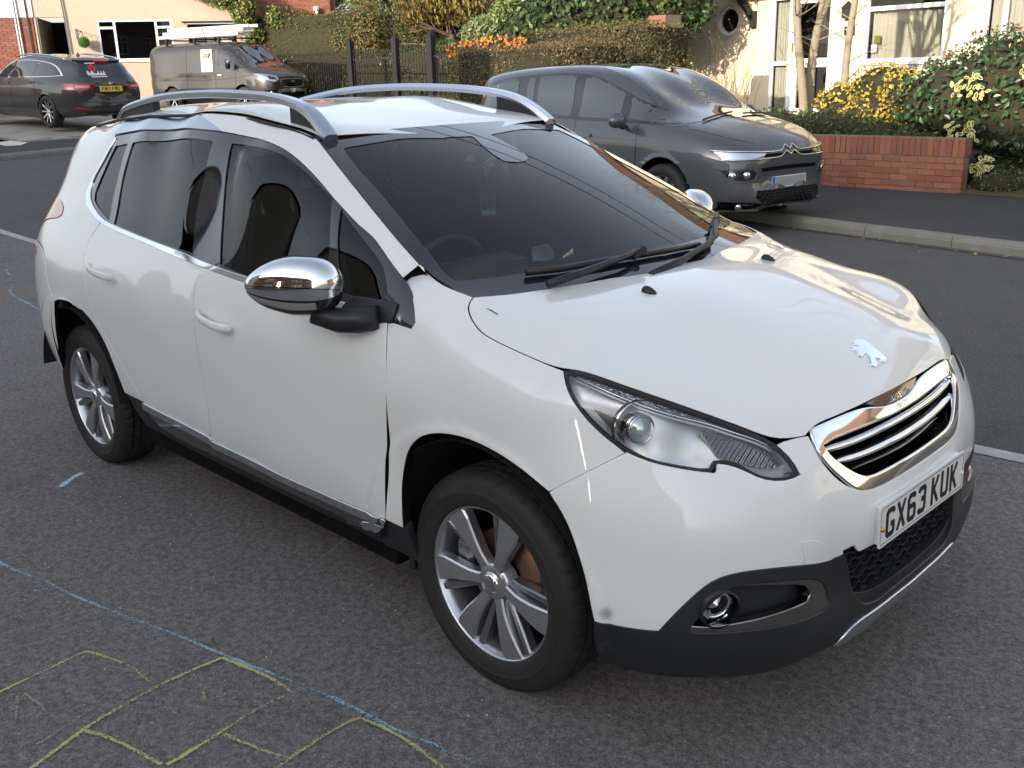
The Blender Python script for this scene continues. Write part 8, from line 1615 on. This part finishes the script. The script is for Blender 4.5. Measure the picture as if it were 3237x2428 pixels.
for s in 'RL':
    drape('window_surround',tr,est,[(1.12,.945),(.5,.975),(-.5,1.0),(-1.5,1.03),(-1.95,1.06),(-1.72,1.24),(-1.35,1.325),(-.6,1.365),(-.1,1.35),(.3,1.24),(.8,1.07)],CHR,s,off=.002,step=.08)
    drape('window_backing',tr,est,[(1.06,.96),(.5,.99),(-.5,1.015),(-1.5,1.045),(-1.88,1.07),(-1.68,1.225),(-1.33,1.31),(-.6,1.35),(-.12,1.335),(.28,1.225),(.78,1.06)],GLB,s,off=.004,step=.08)
    for nm,pl_ in (('front_door_window',[(.95,.985),(.5,1.0),(.0,1.01),(-.03,1.32),(.22,1.235),(.7,1.08)]),('rear_door_window',[(-.10,1.015),(-.85,1.035),(-.93,1.33),(-.6,1.345),(-.13,1.33)]),('rear_side_window',[(-.97,1.04),(-1.75,1.075),(-1.62,1.21),(-1.30,1.295),(-1.03,1.32)])): drape(nm,tr,est,pl_,DGL,s,off=.006,step=.08)
    for pts in ([(-.03,.98),(-.03,.6),(0,.30)],[(1.02,.92),(1.05,.6),(1.0,.30)],[(-.98,1.0),(-1.0,.8),(-1.10,.68)]): drape_line('door_gap',tr,est,pts,.008,INK,s,off=-.001)
    drape('door_handle',tr,est,[(.06,.86),(.28,.86),(.28,.89),(.06,.89)],DGR,s,off=.025); drape('door_handle',tr,est,[(-.88,.88),(-.66,.88),(-.66,.91),(-.88,.91)],DGR,s,off=.025)
for sg in (-1,1):
    P_=[(x,sg*.60,z) for x,z in ((.15,1.395),(.0,1.44),(-.5,1.475),(-1.2,1.46),(-1.75,1.41),(-1.85,1.375))]; bm=bmesh.new(); tube(bm,P_,.018,6); bm_obj('roof_rail',bm,SAT,est,True)
    f=lambda L:[(y*sg,z) for y,z in L]
    drape('tail_light',tr,est,f([(.84,.90),(.60,.92),(.38,.895),(.34,.86),(.42,.80),(.62,.775),(.84,.80)]),mat('estate_tail',(.45,.02,.03),rough=.08,coat=1),'B',off=.006,step=.05); drape('tail_light_core',tr,est,f([(.72,.875),(.46,.87),(.48,.825),(.72,.82)]),mat('tail_core',(.75,.35,.35),rough=.1,coat=1),'B',off=.014,step=.05)
    drape('rear_reflector',tr,est,f([(.74,.44),(.50,.42),(.50,.39),(.74,.41)]),TAIL,'B',off=.006,step=.04)
    bm=bmesh.new(); bmesh.ops.create_uvsphere(bm,u_segments=14,v_segments=10,radius=1)
    for v in bm.verts: v.co=Vector((v.co.x*.07,v.co.y*.11,v.co.z*.075))
    o=bm_obj('door_mirror',bm,DGR,est,True); o.location=(.78,sg*1.02,1.0)
drape('rear_window',tr,est,[(-.60,1.055),(0,1.045),(.60,1.055),(.52,1.24),(.40,1.31),(0,1.335),(-.40,1.31),(-.52,1.24)],DGL,'B',off=.004,step=.06)
drape('rear_spoiler',tr,est,[(-.52,1.345),(0,1.36),(.52,1.345),(.48,1.315),(0,1.33),(-.48,1.315)],DGR,'B',off=.05,th=.02,step=.06); drape('high_brake_light',tr,est,[(-.18,1.325),(.18,1.325),(.18,1.305),(-.18,1.305)],TAIL,'B',off=.055,step=.05)
drape_line('tailgate_gap',tr,est,[(-.66,1.02),(-.60,.78),(-.55,.55),(0,.50),(.55,.55),(.60,.78),(.66,1.02)],.008,INK,'B',off=-.001)
drape('lower_bumper',tr,est,[(-.60,.36),(0,.33),(.60,.36),(.55,.30),(-.55,.30)],BLK,'B',off=.006,step=.06)
# sticker on the near side of the rear window (seen from behind, left is +y of the car's own axes reversed)
h=tr.ray_cast(Vector((-4,.22,1.19)),Vector((1,0,0))); nn=h[1] if h[1].x<0 else -h[1]; Ms=frame(h[0]+nn*.010,(0,-1,0),nn.cross(Vector((0,-1,0)))); STW=mat('sticker_white',(.75,.75,.75),rough=.5); STR_=mat('sticker_red',(.55,.03,.06),rough=.5)
st=slab('poppy_sticker',[(.085*(1+.10*math.cos(4*a))*math.cos(a)-.06,.085*(1+.10*math.cos(4*a))*math.sin(a)+.02) for a in [2*math.pi*k/40 for k in range(40)]],.001,Ms,STR_,est); slab('poppy_centre',[(.022*math.cos(a)-.06,.022*math.sin(a)+.02) for a in [2*math.pi*k/16 for k in range(16)]],.0018,Ms,LET,st)
text_obj('sticker_lettering','LEST WE FORGET',.040,Ms@Matrix.Translation((-.06,.135,.0005)),STW,st) if 0 else None
V=[(-.22,-.15),(-.22,-.06),(-.20,-.03),(-.17,-.06),(-.15,-.10),(-.12,-.06),(-.10,-.03),(-.08,-.07),(-.05,-.10),(.02,-.10),(.03,-.05),(.05,-.05),(.05,-.10),(.09,-.10),(.10,-.05),(.12,-.05),(.12,-.10),(.15,-.10),(.16,-.05),(.18,-.05),(.19,-.15)]
slab('sticker_figures',V,.001,Ms,STW,st); slab('sticker_strip',rect(-.16,.20,-.195,-.170),.001,Ms,STW,st); slab('sticker_strip',rect(-.18,.05,.125,.150),.001,Ms,STW,st)
h=tr.ray_cast(Vector((-4,0,.80)),Vector((1,0,0))); Mp=frame((h[0].x-.012,0,.80),(0,-1,0),(.08,0,1)); pe=slab('number_plate',rrect(.52,.111,.008),.004,Mp,PLY,est); plate_text('FN17 FMG',Mp@Matrix.Translation((0,0,.004)),pe)
h=tr.ray_cast(Vector((-4,0,.925)),Vector((1,0,0))); slab('oval_badge',[(.055*math.cos(a),.022*math.sin(a)) for a in [2*math.pi*k/24 for k in range(24)]],.006,frame((h[0].x-.004,0,.915),(0,-1,0),(0,0,1)),SAT,est)
bm=bmesh.new(); tube(bm,[(-2.24,-.05,1.10),(-2.23,-.30,1.12)],.012,5); bm_obj('rear_wiper',bm,BLK,est,True); bm=bmesh.new(); bmesh.ops.create_cone(bm,cap_ends=True,segments=6,radius1=.05,radius2=.012,depth=.07,matrix=Matrix.Translation((-1.3,0,1.475))); bm_obj('roof_aerial',bm,DGR,est,True)
# ---- grey van with ladders
VN=[]
for x,r in ((2.45,[(.30,.35),(.55,.50),(.55,.70),(.45,.88),(0,.38),(0,.55),(0,.75),(0,.92)]),(2.20,[(.70,.30),(.90,.50),(.91,.75),(.86,.95),(.65,1.06),(.3,1.09),(0,1.10)]),(1.80,[(.80,.28),(.96,.50),(.975,.80),(.93,1.05),(.78,1.17),(.4,1.22),(0,1.23)]),
 (1.50,[(.82,.26),(.97,.45),(.985,.80),(.96,1.08),(.88,1.25),(.70,1.34),(.35,1.37),(0,1.38)]),(1.05,[(.82,.26),(.97,.45),(.985,.80),(.965,1.10),(.92,1.35),(.82,1.58),(.70,1.66),(.35,1.69),(0,1.70)]),
 (.60,[(.82,.26),(.97,.45),(.985,.80),(.97,1.15),(.93,1.45),(.85,1.75),(.74,1.86),(.4,1.91),(0,1.92)]),(0,[(.82,.26),(.97,.45),(.985,.80),(.975,1.15),(.94,1.50),(.87,1.80),(.76,1.90),(.4,1.95),(0,1.955)]),
 (-.9,[(.82,.26),(.97,.45),(.985,.80),(.975,1.15),(.94,1.50),(.87,1.80),(.76,1.90),(.4,1.95),(0,1.955)]),(-1.7,[(.82,.28),(.97,.45),(.985,.80),(.975,1.15),(.94,1.50),(.87,1.79),(.76,1.89),(.4,1.94),(0,1.945)]),
 (-2.3,[(.82,.32),(.95,.48),(.965,.80),(.955,1.15),(.92,1.50),(.84,1.78),(.73,1.87),(.4,1.92),(0,1.925)]),(-2.47,[(.75,.40),(.84,.60),(.84,1.0),(.82,1.4),(.74,1.72),(.4,.4),(.4,1.0),(.4,1.75),(0,.4),(0,1.0),(0,1.76)]),(0,[(.4,.22),(0,.22)]),(1.5,[(.4,.22),(0,.22)]),(-1.5,[(.4,.24),(0,.24)])):
    for y,z in r: VN.append((x,y,z))
van=thing('van','dark grey panel van with ladders on its roof and a white sign on its side','van',(-24.95,13.75,.80),math.radians(14))
tr=build_vehicle(van,VN,(0,0,1.0),(2.45,.97,1.0),VGR,arches=((1.47,.34,.40),(-1.47,.34,.40)),n=60)
for sg in (-1,1):
    for x in (1.47,-1.47): sim_wheel(van,x,.86,.335,.345,.20,6,SAT,.22,sg,dark=INK)
for s in 'RL':
    drape('window_surround',tr,van,[(1.62,1.20),(1.2,1.14),(.55,1.13),(.50,1.30),(.55,1.72),(.75,1.76),(1.0,1.66),(1.35,1.40)],GLB,s,off=.003,step=.08)
    drape('cab_window',tr,van,[(1.00,1.17),(.60,1.17),(.56,1.32),(.60,1.69),(.76,1.71),(.98,1.61)],DGL,s,off=.006,step=.08); drape('cab_quarter_window',tr,van,[(1.46,1.20),(1.08,1.17),(1.08,1.54),(1.30,1.38)],DGL,s,off=.006,step=.08)
    drape_line('panel_press',tr,van,[(.36,1.72),(-.9,1.76),(-2.2,1.72),(-2.28,1.60),(-2.25,1.15),(-.9,1.08),(.36,1.06),(.36,1.72)],.010,DGR,s,off=-.002)
    for pts in ([(.42,1.84),(.42,1.0),(.42,.30)],[(1.22,1.15),(1.25,.8),(1.12,.5)],[(-.75,1.86),(-.75,.34)]): drape_line('door_gap',tr,van,pts,.010,INK,s,off=-.001)
    drape_line('side_line',tr,van,[(-2.3,.92),(-1.0,.88),(.4,.88),(1.2,.92),(2.0,1.0)],.012,DGR,s,off=.001)
    drape('door_handle',tr,van,[(.52,.99),(.70,.99),(.70,1.03),(.52,1.03)],SAT,s,off=.025)
drape('windscreen',tr,van,[(1.80,-.78),(1.88,-.4),(1.90,0),(1.88,.4),(1.80,.78),(1.4,.76),(.95,.70),(.88,.35),(.86,0),(.88,-.35),(.95,-.70),(1.4,-.76)],CWG,'T',off=.004,step=.10,corner=30)
drape_line('bonnet_gap',tr,van,[(1.86,-.80),(2.1,-.74),(2.28,-.55)],.008,INK,'T',off=-.001); drape_line('bonnet_gap',tr,van,[(1.86,.80),(2.1,.74),(2.28,.55)],.008,INK,'T',off=-.001)
for sg in (-1,1):
    f=lambda L:[(y*sg,z) for y,z in L]
    drape('headlight',tr,van,f([(.93,1.02),(.75,1.0),(.55,.93),(.52,.84),(.62,.78),(.80,.80),(.92,.90)]),HLG,'F',off=.006,step=.05); drape('headlight_core',tr,van,f([(.80,.95),(.62,.90),(.62,.84),(.80,.86)]),DGL,'F',off=.012,step=.04)
    drape('fog_recess',tr,van,f([(.90,.56),(.66,.56),(.62,.50),(.70,.43),(.88,.44)]),INK,'F',off=.004,step=.05); h=tr.ray_cast(Vector((4,.77*sg,.50)),Vector((-1,0,0))); bm=bmesh.new(); lathe(bm,[(.001,.012),(.03,.008),(.045,0),(.046,-.03)],n=16,axis='X'); o=bm_obj('fog_lamp',bm,HLG,van,True); o.location=h[0]+Vector((.01,0,0))
    rbox('door_mirror',(1.12,sg*1.13,1.30),(.10,.16,.26),BLK,van,bev=.03); rbox('mirror_skull',(1.165,sg*1.13,1.36),(.05,.15,.13),SAT,van,bev=.02)
gr=[(-.44,.86),(0,.875),(.44,.86),(.50,.77),(.42,.64),(0,.62),(-.42,.64),(-.50,.77)]
drape('grille_frame',tr,van,gr,CHR,'F',off=.010,step=.05,corner=30); gi2=[(y*.92,.755+(z-.755)*.84) for y,z in gr]; drape('grille_opening',tr,van,gi2,INK,'F',off=.013,step=.05,corner=30)
for z in (.70,.745,.79,.83): drape_line('grille_bar',tr,van,[(-.42+.4*abs(z-.76),z),(0,z),(.42-.4*abs(z-.76),z)],.018,DGL,'F',off=.016)
slab('oval_badge',[(.085*math.cos(a),.034*math.sin(a)) for a in [2*math.pi*k/24 for k in range(24)]],.008,frame((tr.ray_cast(Vector((4,0,.79)),Vector((-1,0,0)))[0].x+.028,0,.79),(0,1,0),(0,0,1)),SAT,van)
drape('lower_bumper',tr,van,[(-.60,.58),(0,.60),(.60,.58),(.55,.42),(0,.40),(-.55,.42)],SAT,'F',off=.004,step=.06); drape('lower_intake',tr,van,[(-.50,.50),(0,.51),(.50,.50),(.46,.38),(-.46,.38)],INK,'F',off=.008,step=.06)
h=tr.ray_cast(Vector((4,0,.54)),Vector((-1,0,0))); Mp=frame((h[0].x+.02,0,.545),(0,1,0),(0,0,1)); pv=slab('number_plate',rrect(.52,.111,.008),.004,Mp,PLW,van); plate_text('YM20',Mp@Matrix.Translation((-.12,0,.004)),pv)
h=tr.ray_cast(Vector((.05,-3,1.42)),Vector((0,1,0))); nn=h[1] if h[1].y<0 else -h[1]; Ms=frame(h[0]+nn*.012,(1,0,0),nn.cross(Vector((1,0,0)))); 
sg_=slab('side_sign',rrect(.46,.62,.02),.004,Ms@Matrix.Translation((.06,.0,0)),mat('sign_cream',(.72,.70,.62),rough=.5),van); Mt=Ms@Matrix.Translation((.06,0,.0045))
for k in range(5): slab('sign_roof',[(-.14+.045*k,.05),(-.11+.045*k,.05),(-.08+.045*k,.20),(-.11+.045*k,.20)],.001,Mt,LET,sg_)
slab('sign_gable',[(.07,.05),(.10,.05),(.15,.15),(.17,.05),(.20,.05),(.15,.22),(.11,.20)],.0012,Mt,LET,sg_)
text_obj('sign_lettering','JP ROOFING',.062,Mt@Matrix.Translation((0,-.02,0)),mat('sign_red',(.5,.10,.08),rough=.5),sg_)
for y,wd in ((-.10,.30),(-.16,.34),(-.22,.22)): slab('sign_small_print',rect(-wd/2,wd/2,y-.010,y+.010),.001,Mt,mat('sign_grey',(.35,.33,.30),rough=.5),sg_)
# roof bars and ladders (ladders rest on the bars: a thing of their own)
for x in (-1.7,-.5,.5): bm=bmesh.new(); box(bm,x-.03,x+.03,-.80,.80,2.02,2.06); box(bm,x-.03,x+.03,-.80,-.74,1.84,2.02); box(bm,x-.03,x+.03,.74,.80,1.84,2.02); bm_obj('roof_bar',bm,IR,van)
ld=thing('ladder','stack of aluminium ladders lying on the roof bars of the grey van','ladder',(-24.95,13.75,2.87),math.radians(14)); AL=mat('worn_aluminium',(.62,.62,.60),rough=.45,metal=.6)
for k,(y,z) in enumerate(((-.62,.02),(-.28,.02),(-.60,.12),(-.30,.12),(-.58,.22),(-.32,.22))): bm=bmesh.new(); box(bm,-2.2+.1*k,1.15+.1*k,y-.02,y+.02,z,z+.085,bev=.006); bm_obj('stile',bm,AL,ld)
for j in range(3):
    for k in range(12): bm=bmesh.new(); tube(bm,[(-2.0+.27*k+.1*j,-.61+.02*j,.06+.1*j),(-2.0+.27*k+.1*j,-.29-.02*j,.06+.1*j)],.016,6); bm_obj('rung',bm,AL,ld,True)
# aerial of the van
bm=bmesh.new(); tube(bm,[(-.2,-.60,1.95),(-.05,-.85,2.35)],.012,5); bm_obj('roof_aerial',bm,IR,van,True)

if __name__=='__main__' and 1:
    pass
